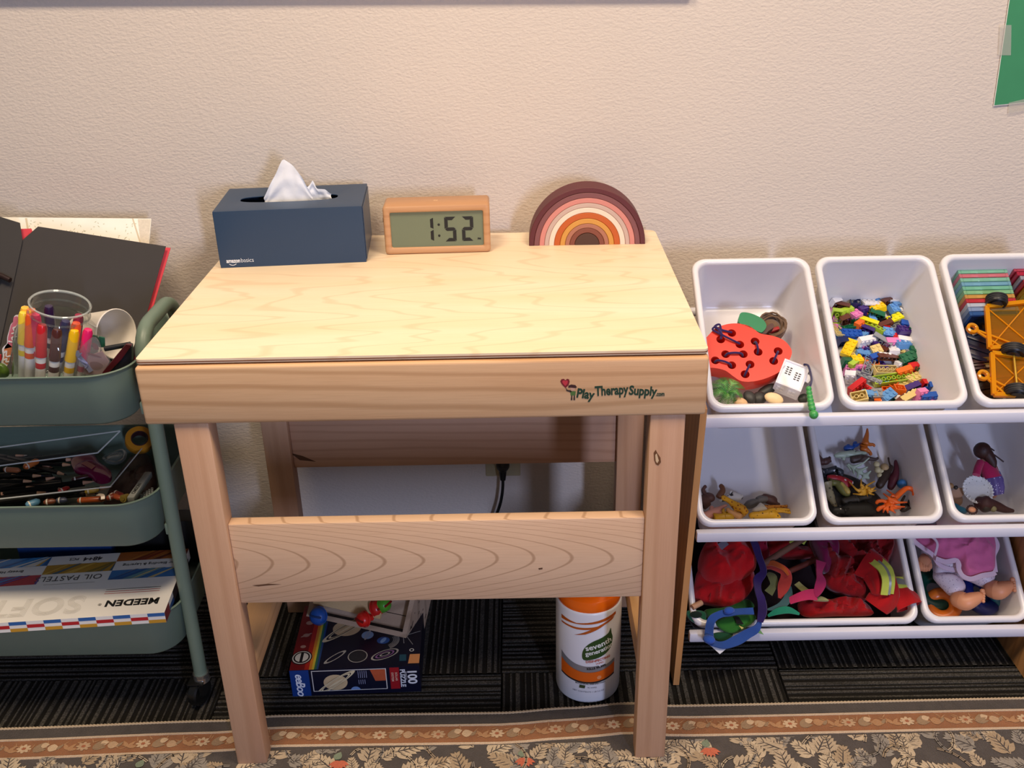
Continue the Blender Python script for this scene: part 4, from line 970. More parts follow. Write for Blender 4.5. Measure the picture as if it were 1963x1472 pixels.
an('toy_dog', 'dark brown toy animal lying behind the grey dolphin', [[(960, 1045, .005), (1040, 1075, .0062), (1110, 1090, .0058)], [('@', 0), (895, 1050, .0032)], [('@', 0), (995, 1020, .0028)], [('@', 2), (1150, 1050, .002)], [('@', 2), (1140, 1125, .0026), (1190, 1135, .002)]], plastic('#5a3a33', .5), F_=F, k_=k4, h=.103)
b = B(); heap(b, [F.px(k4(x, y), .087) for x, y in ((945, 1110), (1000, 1150), (1030, 1195), (960, 1220), (870, 1225), (850, 1190), (900, 1150))], F.en, .008, .006, .001); solo('toy_shark', b, plastic('#d5d2c8', .4), 'white toy shark head with grey mouth between giraffes and dolphin', 'toy animal')
# creatures
F = FB[1, 1]; k5 = cr(1540, 800, 6.769)
A = lambda nm, lb, ch, m, h=.085: an(nm, lb, ch, m, 'toy creature', F, k5, h)
A('toy_dinosaur', 'orange toy dinosaur upside down with tail pointing up', [[(775, 400, .0060), (790, 345, .0068), (812, 280, .0045), (828, 210, .0028), (830, 140, .0012)], [('@', 1), (850, 355, .0030), (915, 350, .0026), (925, 385, .0022)], [('@', 0), (850, 435, .0032), (880, 470, .0028), (865, 495, .0026)], [('@', 0), (755, 450, .005)]], plastic('#c8691f', .4), .1)
A('toy_dinosaur', 'small blue toy dinosaur behind the pale lizard', [[(700, 410, .0058), (620, 405, .0054), (545, 410, .0055), (510, 415, .004)], [('@', 0), (680, 360, .0048), (660, 330, .0036), (700, 330, .0036)], [('@', 2), (585, 375, .0030), (590, 350, .003)]], plastic('#1f4f9d', .4), .1)
A('toy_lizard', 'pale green toy lizard lying across the creature heap', [[(520, 480, .0052), (620, 470, .0056), (720, 468, .0045), (830, 460, .0018)], [('@', 0), (440, 490, .0042), (395, 505, .003)], [('@', 0), (490, 460, .0022), (485, 445, .0022)], [('@', 1), (660, 435, .0022), (668, 425, .0026)], [('@', 1), (640, 520, .0022), (632, 530, .0026)], [('@', 0), (520, 545, .0022), (515, 555, .0026)]], plastic('#a9b7a2', .4), .092)
A('toy_lizard', 'dark brown toy lizard with tail curving right above the skeleton', [[(680, 545, .0060), (760, 530, .0058), (840, 530, .0040), (920, 545, .0024), (965, 535, .0018), (968, 515, .0016)], [('@', 0), (610, 555, .0042)]], plastic('#4b3a35', .5), .09)
SK = plastic('#a8b8a4', .4)
sk = [[(560, 600, .0022), (640, 650, .0024), (720, 700, .0026), (800, 760, .0026), (860, 800, .0022)]]
for i, (a, c_) in enumerate([((620, 690), 0), ((760, 610), 1), ((660, 740), 1), ((840, 640), 2), ((700, 790), 2), ((880, 690), 3), ((740, 820), 3)]): sk.append([('@', c_), (a[0], a[1], .0012, .078)])
sk.append([('@', 1), (780, 590, .0013, .075), (860, 520, .0010, .07)])
A('toy_skeleton', 'greenish white toy skeleton with thin ribs in the middle of the heap', sk, SK, .083)
A('toy_bat', 'dark brown winged toy creature at the left wall of the creature bin', [[(240, 570, .0058), (300, 575, .0062), (360, 560, .005)], [('@', 0), (205, 520, .0030), (192, 470, .0012)], [('@', 1), (345, 520, .0024), (330, 505, .0014)], [('@', 0), (240, 620, .005)]], plastic('#4d302c', .5), .09)
A('toy_dinosaur', 'red toy dragon with white spots left of centre', [[(380, 775, .0058), (460, 800, .0066), (540, 840, .0060), (610, 850, .0050)], [('@', 0), (310, 790, .0030)], [('@', 2), (560, 910, .004), (600, 930, .0028)], [('@', 3), (655, 850, .003)]], spotted('#a81a24', '#d8cfc6', 120, .2), .085)
A('toy_spider', 'black and white toy creature above the red dragon', [[(300, 700, .0050), (380, 680, .0060), (470, 690, .0055), (540, 710, .004)], [('@', 0), (260, 715, .0048)], [('@', 1), (400, 640, .0024), (440, 640, .002)], [('@', 2), (500, 760, .0026), (450, 780, .0022)]], spotted('#33363d', '#c9c9cf', 110, .22), .09)
A('toy_snake', 'olive green toy crocodile curving from the left toward the spider', [[(390, 830, .0048), (450, 860, .0062), (500, 920, .0068), (550, 985, .0060), (610, 1015, .0035)], [('@', 0), (350, 840, .0026)]], plastic('#6b6a34', .45), .08)
A('toy_snake', 'yellow-bellied toy reptile beside the olive crocodile', [[(520, 880, .0030), (560, 940, .0044), (600, 1000, .0036)], [('@', 0), (480, 840, .0022)]], plastic('#b29a4a', .45), .074)
A('toy_lizard', 'mottled beige toy reptile at the left front of the creature bin', [[(330, 900, .0058), (345, 980, .0066), (370, 1060, .0058), (400, 1130, .0035), (440, 1165, .0018)], [('@', 0), (310, 860, .0048)], [('@', 1), (300, 1000, .003), (290, 960, .0022)]], spotted('#8c8262', '#4b4430', 150, .25), .078)
spd = [[(790, 965, .0072), (840, 950, .0058), (870, 935, .0044)]]
for i, (m_, t_) in enumerate([((750, 870), (750, 800)), ((810, 890), (930, 825)), ((690, 940), (590, 830)), ((760, 900), (790, 865)), ((740, 1000), (640, 990)), ((860, 985), (920, 1005)), ((900, 930), (935, 900)), ((880, 960), (945, 945))]): spd.append([('@', 1 if t_[0] > 800 else 0), (m_[0], m_[1], .0016, .062), (t_[0], t_[1], .0009, .074)])
A('toy_spider', 'yellow toy spider with long legs beside the orange scorpion', spd, plastic('#d29a2c', .35), .072)
sc_ = [[(1105, 1150, .0062), (1145, 1095, .0068), (1185, 1050, .0050), (1230, 1005, .0044), (1280, 960, .0040), (1340, 915, .0036), (1400, 920, .0038), (1440, 955, .0036), (1448, 1000, .0044), (1420, 1015, .0020)]]
for i, (a, m_, t_) in enumerate([(1, (1165, 1000), (1080, 940)), (1, (1110, 1040), (1035, 985)), (1, (1240, 1105), (1350, 1100)), (0, (1230, 1160), (1320, 1160)), (0, (1190, 1180), (1265, 1185)), (0, (1160, 1210), (1195, 1240)), (0, (1050, 1190), (1035, 1235)), (0, (1090, 1210), (1100, 1240))]):
    sc_.append([('@', a), (m_[0], m_[1], .0017, .058), (t_[0], t_[1], .0010, .072)])
sc_.append([('@', 0), (1050, 1080, .0026, .062), (960, 1085, .0030, .066), (940, 1130, .0026, .07)])
sc_.append([('@', 0), (1040, 1160, .0026, .062), (980, 1180, .0034, .066), (950, 1220, .0026, .07)])
A('toy_scorpion', 'bright orange toy scorpion with raised curled tail at the front right', sc_, plastic('#f0661a', .3), .066)
A('toy_dinosaur', 'maroon toy dinosaur with upright neck against the back right', [[(1190, 800, .0062), (1205, 720, .0060), (1208, 640, .0038), (1198, 590, .0030), (1196, 550, .0016)], [('@', 0), (1150, 880, .0066), (1110, 940, .005)], [('@', 0), (1110, 770, .0030), (1095, 765, .0022)]], plastic('#571f2b', .4), .09)
A('toy_snake', 'dark brown toy beetle with thin upright horn by the cream eggs', [[(1090, 720, .0060), (1040, 790, .0070), (1000, 870, .0066), (960, 910, .005)], [('@', 0), (1130, 660, .0050), (1155, 615, .0028)], [('@', 0), (1135, 640, .0016), (1110, 570, .0012), (1102, 515, .0015)]], plastic('#3b2a20', .5), .088)
for i, (x, y, r_, lb) in enumerate([(950, 608, .0055, 'cream toy egg at the top of the egg cluster'), (965, 682, .006, 'cream toy egg on the left of the egg cluster'), (1055, 650, .0075, 'large beige toy egg beside the brown horn'), (1015, 700, .0045, 'small cream toy egg in the middle of the cluster'), (990, 752, .0048, 'cream toy egg lowest in the egg cluster')]):
    b = B(); b.ell(F.px(k5(x, y), .088), (r_, r_ * 1.15, r_), None, 14, 10); solo('toy_egg', b, plastic('#cfc295' if i != 2 else '#b79a6c', .5), lb, 'toy egg', group='cream toy eggs')
b = B(); b.ell(F.px(k5(1278, 862), .082), .0085, None, 18, 12); solo('toy_ball', b, plastic('#2d6ea8', .4), 'blue ball beside the maroon dinosaur in the creature bin', 'ball')
A('toy_gorilla', 'black toy gorilla filling the front of the creature bin', [[(640, 1190, .009), (760, 1180, .011), (880, 1190, .010), (960, 1210, .006)], [('@', 0), (540, 1200, .0080), (460, 1220, .006)], [('@', 1), (790, 1120, .0062), (840, 1090, .004)], [('@', 0), (600, 1110, .0062), (520, 1110, .004)]], mat('#17150f', .6, 0, .2, 80), .08)
A('toy_dinosaur', 'dark grey toy dinosaur with ridged back under the yellow spider', [[(560, 1075, .0060), (650, 1070, .0066), (740, 1050, .0060), (820, 1030, .0050), (900, 1020, .004)], [('@', 1), (650, 1015, .0024), (640, 985, .0014)], [('@', 2), (700, 1005, .0024), (690, 980, .0014)], [('@', 0), (500, 1100, .0035)]], plastic('#3c362c', .5), .08)
A('toy_bug', 'dark brown toy bug behind the scorpion on the right', [[(1300, 1190, .0070), (1350, 1200, .0062), (1250, 1210, .006)], [('@', 0), (1360, 1130, .0022), (1390, 1040, .0018), (1360, 960, .0014)], [('@', 0), (1270, 1100, .0020), (1320, 1010, .0016)]], plastic('#241713', .45), .085)
A('toy_spider', 'small black toy spider with white flecks at the front left corner', [[(430, 1215, .0050), (480, 1200, .0056), (530, 1215, .0046)], [('@', 0), (380, 1200, .0018), (360, 1180, .0012)], [('@', 2), (575, 1190, .0018), (590, 1170, .0012)], [('@', 1), (470, 1150, .0018), (480, 1140, .0012)], [('@', 1), (545, 1235, .0018), (565, 1195, .0014)]], spotted('#15140f', '#d8d8d0', 130, .12), .068)
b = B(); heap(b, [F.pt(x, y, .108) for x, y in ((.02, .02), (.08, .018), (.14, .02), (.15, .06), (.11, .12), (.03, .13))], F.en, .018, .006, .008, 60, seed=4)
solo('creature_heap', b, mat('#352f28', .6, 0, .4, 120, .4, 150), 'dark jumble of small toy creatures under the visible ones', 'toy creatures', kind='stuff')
# doll bin
F = FB[1, 2]; k6 = cr(1770, 800, 7.0104)
def P6(x, y, h): return F.px(k6(x, y), h)
doll = thing('cloth_doll', 'small doll with long brown hair, pink top and purple skirt, facing away', 'doll', P6(960, 1070, .1))
up = (P6(800, 460, .06) - P6(950, 1060, .09)).normalized()
skin('body', [[(P6(900, 760, .075), .0125), (P6(850, 640, .068), .0115), (P6(830, 560, .063), .0065), (P6(800, 455, .06), .0125)], [('@', 1), (P6(745, 640, .062), .0055), (P6(715, 760, .06), .0045)], [('@', 0), (P6(960, 1000, .085), .008), (P6(930, 1090, .086), .006)]], mat('#b9826a', .6), doll, 'skin coloured body')
b = B(); path = [P6(930, 800, .07), P6(870, 690, .066), P6(830, 590, .062)]; R = []
for c_, r_ in zip(path, (.0165, .0150, .0085)):
    e1, e2 = basis(up); R.append([c_ + e1 * r_ * cos(a) + e2 * r_ * .85 * sin(a) for a in [2 * PI * i / 20 for i in range(20)]])
b.loft(R); b.tube(smooth_path([P6(770, 600, .058), P6(735, 680, .056), P6(712, 775, .056)]), .0066, 10); part('top', b, fabric('#a81f52'), doll, label='pink knitted top')
b = B(); R = []; e1, e2 = basis(up)
for (x, y, h), r_ in zip(((910, 745, .07), (945, 850, .074), (965, 960, .08), (970, 1040, .084)), (.0155, .0175, .0170, .0150)):
    c_ = P6(x, y, h); R.append([c_ + e1 * (r_ + .0012 * sin(7 * a)) * cos(a) + e2 * (r_ + .0012 * sin(7 * a)) * .85 * sin(a) for a in [2 * PI * i / 42 for i in range(42)]])
b.loft(R); part('skirt', b, spotted('#574a86', '#c9bfe0', 230, .16), doll, label='purple flowered skirt')
b = B(); b.ell(P6(792, 445, .050), (.0150, .0145, .0150)); b.tube(smooth_path([P6(800, 440, .048), P6(860, 500, .052), P6(915, 580, .055), P6(950, 650, .057), P6(962, 692, .060)], 5), [.0125 - .0004 * i if i < 12 else .0125 - .0009 * i + .006 for i in range(21)], 14)
b.tube(smooth_path([P6(880, 400, .05), P6(920, 425, .05), P6(955, 450, .05)], 3), .0013, 6); b.tube(smooth_path([P6(950, 500, .054), P6(1010, 545, .054), P6(1080, 598, .055)], 3), .0013, 6)
part('hair', b, mat('#33150f', .55, 0, .3, 200, .5, 300), doll, label='long dark brown hair')
b = B(); c_ = P6(720, 985, .066); b.lathe([(.0001, .001), (.018, .0005), (.0225, .0035), (.0255, .006), (.0265, .004), (.024, .0), (.018, -.003), (.0001, -.003)], 36, c_, F.ex, F.ey, F.en)
bk = thing('woven_dish', 'round white woven dish with dark dots in front of the doll', 'dish', c_ - F.en * .004)
part('dish', b, mat('#cfd2d2', .6, 0, .06, 80, .3, 300), bk)
b = B()
for i in range(26):
    a = 2 * PI * i / 26; q = c_ + F.ex * .0255 * cos(a) + F.ey * .0255 * sin(a) + F.en * .0058; b.tube(smooth_path([q - F.ex * .0025 * cos(a) - F.ey * .0025 * sin(a), q + F.en * .001, q + F.ex * .0012 * cos(a + .5) + F.ey * .0012 * sin(a + .5)], 3), .0008, 5)
part('whipping', b, fabric('#eceff2'), bk, kind='stuff')
b = B()
for i in range(16):
    a = 2 * PI * i / 16 + .2; r_ = .018 if i % 2 else .0205; q = c_ + F.ex * r_ * cos(a) + F.ey * r_ * sin(a) + F.en * (.0007 if i % 2 else .0022); b.ell(q, (.0009, .0009, .0004), None, 8, 4)
part('dots', b, mat('#3c3f40', .6), bk, kind='stuff')
b = B(); b.prism(smooth_path([P6(x, y, .07) for x, y in ((375, 985), (440, 952), (535, 950), (545, 1000), (530, 1055), (440, 1075), (375, 1040))], 4, True), -F.en * .012); solo('toy_block', b, mat('#b18e75', .55), 'tan wooden toy block left of the woven dish', 'toy block')
b = B(); heap(b, [P6(x, y, .08) for x, y in ((410, 1080), (520, 1065), (525, 1150), (470, 1190), (415, 1150))], F.en, .005, .01, .002); solo('toy_cloth', b, fabric('#a07c5e'), 'small beige cloth under the tan wooden block', 'cloth')
b = B(); heap(b, [P6(x, y, .07) for x, y in ((405, 1150), (470, 1190), (570, 1225), (590, 1275), (480, 1280), (400, 1230))], F.en, .006, .012, .002); solo('toy_cloth', b, fabric('#1d5877'), 'teal blue doll cloth in the front left corner of the doll bin', 'cloth')
b = B(); limb(b, [P6(770, 1150, .068), P6(830, 1165, .066), P6(900, 1180, .067)], [.0115, .0150, .0110], 16); limb(b, [P6(900, 1170, .068), P6(1000, 1200, .069), P6(1100, 1238, .072), P6(1195, 1255, .076)], [.0105, .0085, .0062, .0035], 14); limb(b, [P6(790, 1170, .068), P6(735, 1175, .070), P6(700, 1205, .073)], [.006, .005, .0035], 10)
solo('small_doll', b, mat('#3a191c', .6, 0, .3, 150, .4, 300), 'second toy doll with dark hair and maroon clothes lying along the bin front', 'doll', smooth=80)
b = B(); b.ell(P6(655, 1240, .062), (.0065, .0060, .0045)); solo('toy_flower', b, plastic('#d79a7c', .5), 'round peach button by the front rim of the doll bin', 'button')
b = B(); c_ = P6(655, 1240, .064)
for i in range(14): a = 2 * PI * i / 14; b.ell(c_ + F.ex * .0085 * cos(a) + F.ey * .0075 * sin(a), .0018, None, 8, 5)
solo('bead_ring', b, plastic('#3c1f22', .5), 'ring of tiny dark beads around the peach button', 'beads', kind='stuff')
for x, y, r_, hc, lb in ((840, 1215, .007, '#2b241f', 'dark grey bead in front of the second doll'), (940, 1230, .0055, '#7d7a5c', 'olive bead in front of the second doll'), (365, 920, .0055, '#8a6a45', 'small brown knob at the left wall of the doll bin'), (437, 942, .0038, '#1c1817', 'tiny black bead above the tan wooden block')):
    b = B(); b.ell(P6(x, y, .062), r_); solo('toy_bead', b, plastic(hc, .5), lb, 'bead')

# ================================================================== bottom row, costume bin
F = FB[2, 0]; k7 = cr(1300, 1000, 5.257); k8 = cr(1500, 990, 6.4)
def wob(n, amp=.9, ph=0.0): return [F.en + F.ex * amp * sin(i * 1.4 + ph) + F.ey * amp * .5 * cos(i * 1.1 + ph) for i in range(n)]
P7 = lambda x, y, h=.0: F.px(k7(x, y), h); P8 = lambda x, y, h=.0: F.px(k8(x, y), h)
RED = fabric('#9c0b12', .85, .15, 300); RED2 = fabric('#84090f', .85, .15, 300); CRIM = fabric('#8c1030', .85, .2)
def cloth(name, pts, P, h, label, m, bulge=.02, skirt=.02, folds=.006, fs=30, seed=1, cat='cloth'):
    b = B(); heap(b, [P(x, y, h) for x, y in pts], F.en, bulge, skirt, folds, fs, rings=12, k=7, seed=seed, ridge=True); return solo(name, b, m, label, cat, smooth=60)
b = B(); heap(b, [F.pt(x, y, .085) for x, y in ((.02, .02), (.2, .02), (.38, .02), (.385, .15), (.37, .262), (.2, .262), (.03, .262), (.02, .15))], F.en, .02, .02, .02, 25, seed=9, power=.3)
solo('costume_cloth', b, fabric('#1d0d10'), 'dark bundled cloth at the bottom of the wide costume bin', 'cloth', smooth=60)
jacket = thing('costume_jacket', 'red felt costume jacket with reflective cuffs filling the wide bin', 'costume', F.pt(.28, .13, .05))
b = B(); heap(b, [P8(x, y, .028) for x, y in ((330, 170), (600, 150), (1000, 150), (1340, 150), (1375, 300), (1330, 480), (1230, 700), (1050, 1000), (800, 960), (560, 830), (430, 560), (340, 400))], F.en, .02, .035, .020, 38, rings=16, k=8, seed=2, power=.4, ridge=True); part('body', b, RED2, jacket, smooth=60)
b = B(); heap(b, [P8(x, y, .022) for x, y in ((520, 640), (700, 560), (900, 620), (1000, 800), (980, 960), (760, 940), (560, 850), (500, 740))], F.en, .014, .02, .014, 48, rings=14, k=8, seed=6, ridge=True); part('fold', b, RED, jacket, smooth=60)
b = B(); heap(b, [P8(x, y, .03) for x, y in ((220, 1020), (480, 1030), (760, 985), (960, 1010), (1100, 1150), (1080, 1200), (700, 1205), (280, 1205))], F.en, .010, .02, .012, 50, rings=14, k=8, seed=3, ridge=True); part('hem', b, RED, jacket, smooth=60)
def sleeve(pts, rads, mats_, splits, nm='sleeve'):
    """open cloth tube along pts with band materials between splits (fractions)"""
    P = smooth_path(pts, 8); n = len(P); b = B(); prev = None; R = []
    for i, p in enumerate(P):
        d = (P[min(n - 1, i + 1)] - P[max(0, i - 1)]).normalized(); e1 = d.cross(F.en).normalized(); e2 = e1.cross(d); u = i / (n - 1)
        r_ = rads[0] + (rads[1] - rads[0]) * u
        R.append([p + e1 * (r_ * cos(a) * (1 + .09 * sin(3 * a + 7 * u) + .05 * sin(7 * a - 9 * u))) + e2 * (r_ * .6 * sin(a) * (1 + .16 * cos(3 * a + 8 * u) + .08 * sin(6 * a + 4 * u))) for a in [2 * PI * k_ / 36 for k_ in range(36)]])
    inn = [[(p - P[-1]) * .9 + P[-1] for p in R[-1]], [(p - P[-1]) * .85 + P[-1] + (P[-4] - P[-1]) for p in R[-1]]]
    vs = [b.ring(r_) for r_ in R + inn]
    for i, (a, c_) in enumerate(zip(vs, vs[1:])):
        u = i / (n - 1); mi = 0
        for (s0, s1, m_) in splits:
            if s0 <= u < s1: mi = m_
        b.bridge(a, c_, True, mi)
    b.cap(vs[0]); b.cap(vs[-1]); return part(nm, b, mats_, jacket, smooth=60, label='red sleeve with lime and silver bands')
LIME = fabric('#b4bf4e', .7, .1); SIL = mat('#80827c', .35, .2); 
sleeve([P8(1000, 560, .0), P8(1160, 660, -.008), P8(1230, 830, -.01), P8(1235, 980, .0), P8(1150, 1110, .01)], (.030, .022), [RED, LIME, SIL], [])
sleeve([P8(1400, 780, .02), P8(1430, 880, .012), P8(1490, 990, .006), P8(1560, 1110, .004)], (.0165, .024), [RED, LIME, SIL], [(0, .12, 1), (.12, .3, 2), (.3, .45, 1)])
b = B(); ribbon(b, [P8(1085, 545, -.020), P8(1205, 640, -.032), P8(1262, 780, -.035), P8(1245, 960, -.020)], .012, F.en, .003, 0); part('reflective_band', b, LIME, jacket, label='lime reflective band')
b = B(); ribbon(b, [P8(1140, 540, -.020), P8(1255, 650, -.031), P8(1300, 780, -.034), P8(1283, 955, -.020)], .010, F.en, .003, 0); part('reflective_band', b, SIL, jacket, label='silver reflective band')
b = B(); ribbon(b, [P8(1200, 535, -.019), P8(1308, 640, -.029), P8(1340, 780, -.032), P8(1322, 945, -.018)], .011, F.en, .003, 0); part('reflective_band', b, LIME, jacket, label='lime reflective band')
# second garment with band at the back, crimson pieces
b = B(); ribbon(b, [P7(1180, 80, .03), P7(1170, 150, .028), P7(1135, 220, .03)], .014, F.en, .002); ribbon(b, [P7(1285, 80, .03), P7(1275, 150, .028), P7(1240, 215, .03)], .012, F.en, .002)
solo('reflective_strip', b, LIME, 'lime reflective strip pair at the back of the wide bin', 'strip')
b = B(); ribbon(b, [P7(1235, 80, .029), P7(1225, 150, .027), P7(1190, 218, .029)], .011, F.en, .0025); solo('reflective_strip', b, SIL, 'silver reflective strip between two lime strips at the back', 'strip')
cloth('costume_cloth', [(870, 90), (1140, 90), (1140, 230), (1030, 290), (960, 330), (900, 300)], P7, .04, 'dark red cloth behind the wooden stick in the wide bin', RED2, .012, .02, .006, seed=5)
cloth('costume_cloth', [(770, 100), (900, 90), (890, 250), (920, 340), (860, 400), (790, 330)], P7, .03, 'crimson cloth strip standing behind the purple sash', CRIM, .012, .02, .005, seed=8)
cloth('costume_cloth', [(1020, 300), (1200, 240), (1370, 260), (1380, 340), (1200, 360), (1060, 350)], P7, .035, 'dark red fold in the middle back of the wide bin', RED2, .012, .02, .006, seed=12)
cloth('costume_cloth', [(1480, 90), (1600, 90), (1620, 300), (1560, 460), (1470, 500), (1380, 300), (1340, 160)], P7, .012, 'deep magenta cloth draped over the red jacket', fabric('#6d0d3c'), .014, .02, .007, seed=14)
# red hat
hat = thing('costume_hat', 'bright red felt hat with a pale label at the left of the wide bin', 'hat', P7(480, 600, .06))
b = B(); heap(b, [P7(x, y, .0) for x, y in ((300, 190), (480, 130), (680, 120), (770, 230), (785, 380), (760, 500), (600, 600), (420, 640), (280, 600), (215, 480), (225, 330))], F.en, .030, .03, .013, 30, rings=14, k=8, seed=21, power=.5, ridge=True); part('crown', b, fabric('#b80c14', .85, .2), hat, smooth=60)
b = B(); heap(b, [P7(x, y, .012) for x, y in ((215, 480), (330, 600), (480, 640), (640, 590), (760, 500), (740, 690), (560, 850), (350, 830), (165, 765), (170, 620))], F.en, .012, .025, .010, 36, rings=12, k=8, seed=23, ridge=True); part('brim', b, fabric('#ab0b13', .85, .2), hat, smooth=60)
b = B(); b.prism([P7(x, y, -.022) for x, y in ((340, 260), (470, 185), (510, 230), (370, 340))], F.en * .0012); part('label_tag', b, mat('#6d6775', .6), hat, label='grey woven label')
b = B(); b.tube(smooth_path([P7(330, 640, -.004), P7(328, 700, -.002), P7(318, 795, -.002)]), .0008, 6); part('seam', b, fabric('#7d0a10'), hat)
# purple and blue sashes
FLT = lambda h: fabric(h, .9, .25)
b = B(); ribbon(b, [P7(560, 150, -.012), P7(690, 125, -.03), P7(765, 210, -.04), P7(815, 350, -.042), P7(860, 500, -.038), P7(800, 590, -.034), P7(805, 690, -.036), P7(840, 790, -.036), P7(850, 900, -.034), P7(825, 1010, -.026)], [.006, .012, .013, .012, .012, .017, .016, .014, .016, .010], wob(10, .8), .0022)
solo('felt_ribbon', b, FLT('#2d1c55'), 'long purple felt sash hanging down over the bin rim', 'sash', smooth=60)
b = B(); ribbon(b, [P7(825, 1000, -.024), P7(790, 1075, -.02), P7(700, 1130, -.014), P7(600, 1190, -.010), P7(480, 1240, -.010), P7(390, 1235, -.010), P7(320, 1190, -.010), P7(315, 1080, -.016), P7(345, 980, -.022), P7(430, 930, -.026), P7(520, 915, -.026), P7(620, 905, -.026), P7(760, 900, -.024)], [.008, .014, .016, .018, .014, .014, .016, .015, .014, .012, .014, .012, .012], wob(13, .8, 1), .0022)
solo('felt_ribbon', b, FLT('#2b4d92'), 'blue felt ribbon looping below the wide bin', 'ribbon', smooth=60)
b = B(); b.ell(P7(512, 895, -.03), (.010, .007, .006), RZ(15)); b.ell(P7(310, 1185, -.016), (.011, .009, .007), RZ(-30)); 
solo('ribbon_knot', b, FLT('#2c52a8'), 'pair of blue felt knots tying the looping ribbon', 'knot', kind='stuff')
b = B(); b.prism([P7(x, y, -.006) for x, y in ((320, 1245), (440, 1250), (480, 1285), (420, 1335))], F.en * .001); solo('paper_tag', b, mat('#d8d8de', .6), 'white paper tag peeking out under the blue ribbon', 'tag')
# green felt pieces
b = B(); heap(b, [P7(x, y, -.002) for x, y in ((380, 1010), (460, 960), (600, 930), (770, 940), (760, 1010), (640, 1090), (540, 1125), (430, 1080))], F.en, .006, .006, .002, 40, seed=3); solo('felt_leaf', b, FLT('#2c6b24'), 'bright green felt leaf inside the blue ribbon loop', 'felt piece', smooth=60)
b = B(); heap(b, [P7(x, y, .004) for x, y in ((340, 1130), (450, 1110), (560, 1120), (500, 1195), (400, 1200))], F.en, .004, .006, .002, 40, seed=4); solo('felt_leaf', b, FLT('#17452a'), 'dark green felt piece at the bottom of the ribbon loop', 'felt piece', smooth=60)
b = B(); b.prism([P7(x, y, -.012) for x, y in ((565, 955), (610, 960), (662, 1035), (590, 1030))], F.en * .001); solo('felt_scrap', b, FLT('#15130f'), 'black felt triangle on the bright green leaf', 'felt piece')
b = B(); b.prism([P7(x, y, -.012) for x, y in ((610, 1045), (660, 1070), (640, 1085))], F.en * .001); solo('felt_scrap', b, FLT('#c9bd6a'), 'tiny yellow felt triangle on the bright green leaf', 'felt piece')
b = B(); b.prism([P7(x, y, -.004) for x, y in ((780, 1120), (820, 1085), (862, 1138), (800, 1120))], F.en * .001); solo('felt_scrap', b, FLT('#6f9a62'), 'light green felt tip right of the blue ribbon', 'felt piece')
b = B(); heap(b, [P7(x, y, .006) for x, y in ((90, 900), (180, 890), (270, 910), (285, 980), (295, 1030), (170, 1015), (100, 960))], F.en, .004, .008, .003, 50, seed=5); solo('felt_leaf', b, FLT('#1d5a45'), 'teal green felt cuff at the left end of the wide bin', 'felt piece', smooth=60)
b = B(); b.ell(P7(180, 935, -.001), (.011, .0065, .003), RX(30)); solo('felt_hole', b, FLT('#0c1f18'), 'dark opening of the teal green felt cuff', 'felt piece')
b = B(); heap(b, [P7(x, y, .012) for x, y in ((270, 890), (420, 870), (560, 830), (700, 780), (760, 870), (500, 890), (380, 930), (320, 960))], F.en, .006, .02, .004, 40, seed=6); solo('felt_leaf', b, FLT('#1c4a1c'), 'dark green felt strip under the red hat brim', 'felt piece', smooth=60)
b = B(); ribbon(b, [P7(905, 950, -.004), P7(1000, 905, -.010), P7(1110, 890, -.010), P7(1220, 930, -.004)], [.004, .011, .012, .004], F.en, .002); solo('felt_leaf', b, FLT('#1e7a5c'), 'sea green felt leaf lying along the front bin rim', 'felt piece', smooth=60)
b = B(); ribbon(b, [P7(1110, 650, -.004), P7(1110, 760, -.008), P7(1030, 850, -.008), P7(900, 885, -.008)], [.010, .014, .012, .003], F.en, .002); solo('felt_strip', b, FLT('#3d5a5a'), 'grey teal felt strip curving beside the purple sash', 'felt piece', smooth=60)
b = B(); ribbon(b, [P7(870, 450, -.004), P7(950, 440, -.014), P7(1060, 490, -.020), P7(1090, 560, -.018), P7(1060, 660, -.012), P7(1020, 770, -.004)], [.012, .018, .016, .020, .020, .006], wob(6, .6, .5), .0022); solo('felt_strip', b, [FLT('#b23c33')], 'orange and coral felt strip curling right of the purple sash', 'felt piece', smooth=60)
b = B(); ribbon(b, [P7(885, 430, -.010), P7(960, 420, -.019), P7(1060, 470, -.026), P7(1110, 540, -.026)], [.006, .010, .008, .004], F.en, .002); solo('felt_strip', b, FLT('#b0521f'), 'orange felt edge on top of the coral strip', 'felt piece', smooth=60)
b = B(); ribbon(b, [P7(900, 520, .002), P7(950, 560, -.004), P7(960, 640, -.004), P7(910, 720, .0)], [.006, .016, .012, .016], F.en, .002); solo('felt_strip', b, FLT('#6f7245'), 'olive green felt strip between purple sash and coral strip', 'felt piece', smooth=60)
b = B(); ribbon(b, [P7(1440, 400, -.012), P7(1420, 500, -.016), P7(1440, 600, -.018), P7(1410, 700, -.016), P7(1395, 755, -.012)], [.018, .014, .019, .014, .004], wob(5, .7), .0022); solo('felt_strip', b, FLT('#a82858'), 'pink felt strip twisting down the middle of the wide bin', 'felt piece', smooth=60)
b = B(); ribbon(b, [P7(1395, 735, -.010), P7(1310, 735, -.014), P7(1220, 760, -.014), P7(1120, 800, -.008)], [.020, .018, .015, .012], wob(4, .6, 2), .0022); solo('felt_strip', b, FLT('#b52c56'), 'pink felt strip lying across to the left in the wide bin', 'felt piece', smooth=60)
b = B(); ribbon(b, [P7(1195, 620, .004), P7(1250, 670, .0), P7(1320, 720, .004)], .011, F.en, .002); solo('felt_strip', b, FLT('#a9a76a'), 'pale lime felt scrap above the pink strip', 'felt piece')
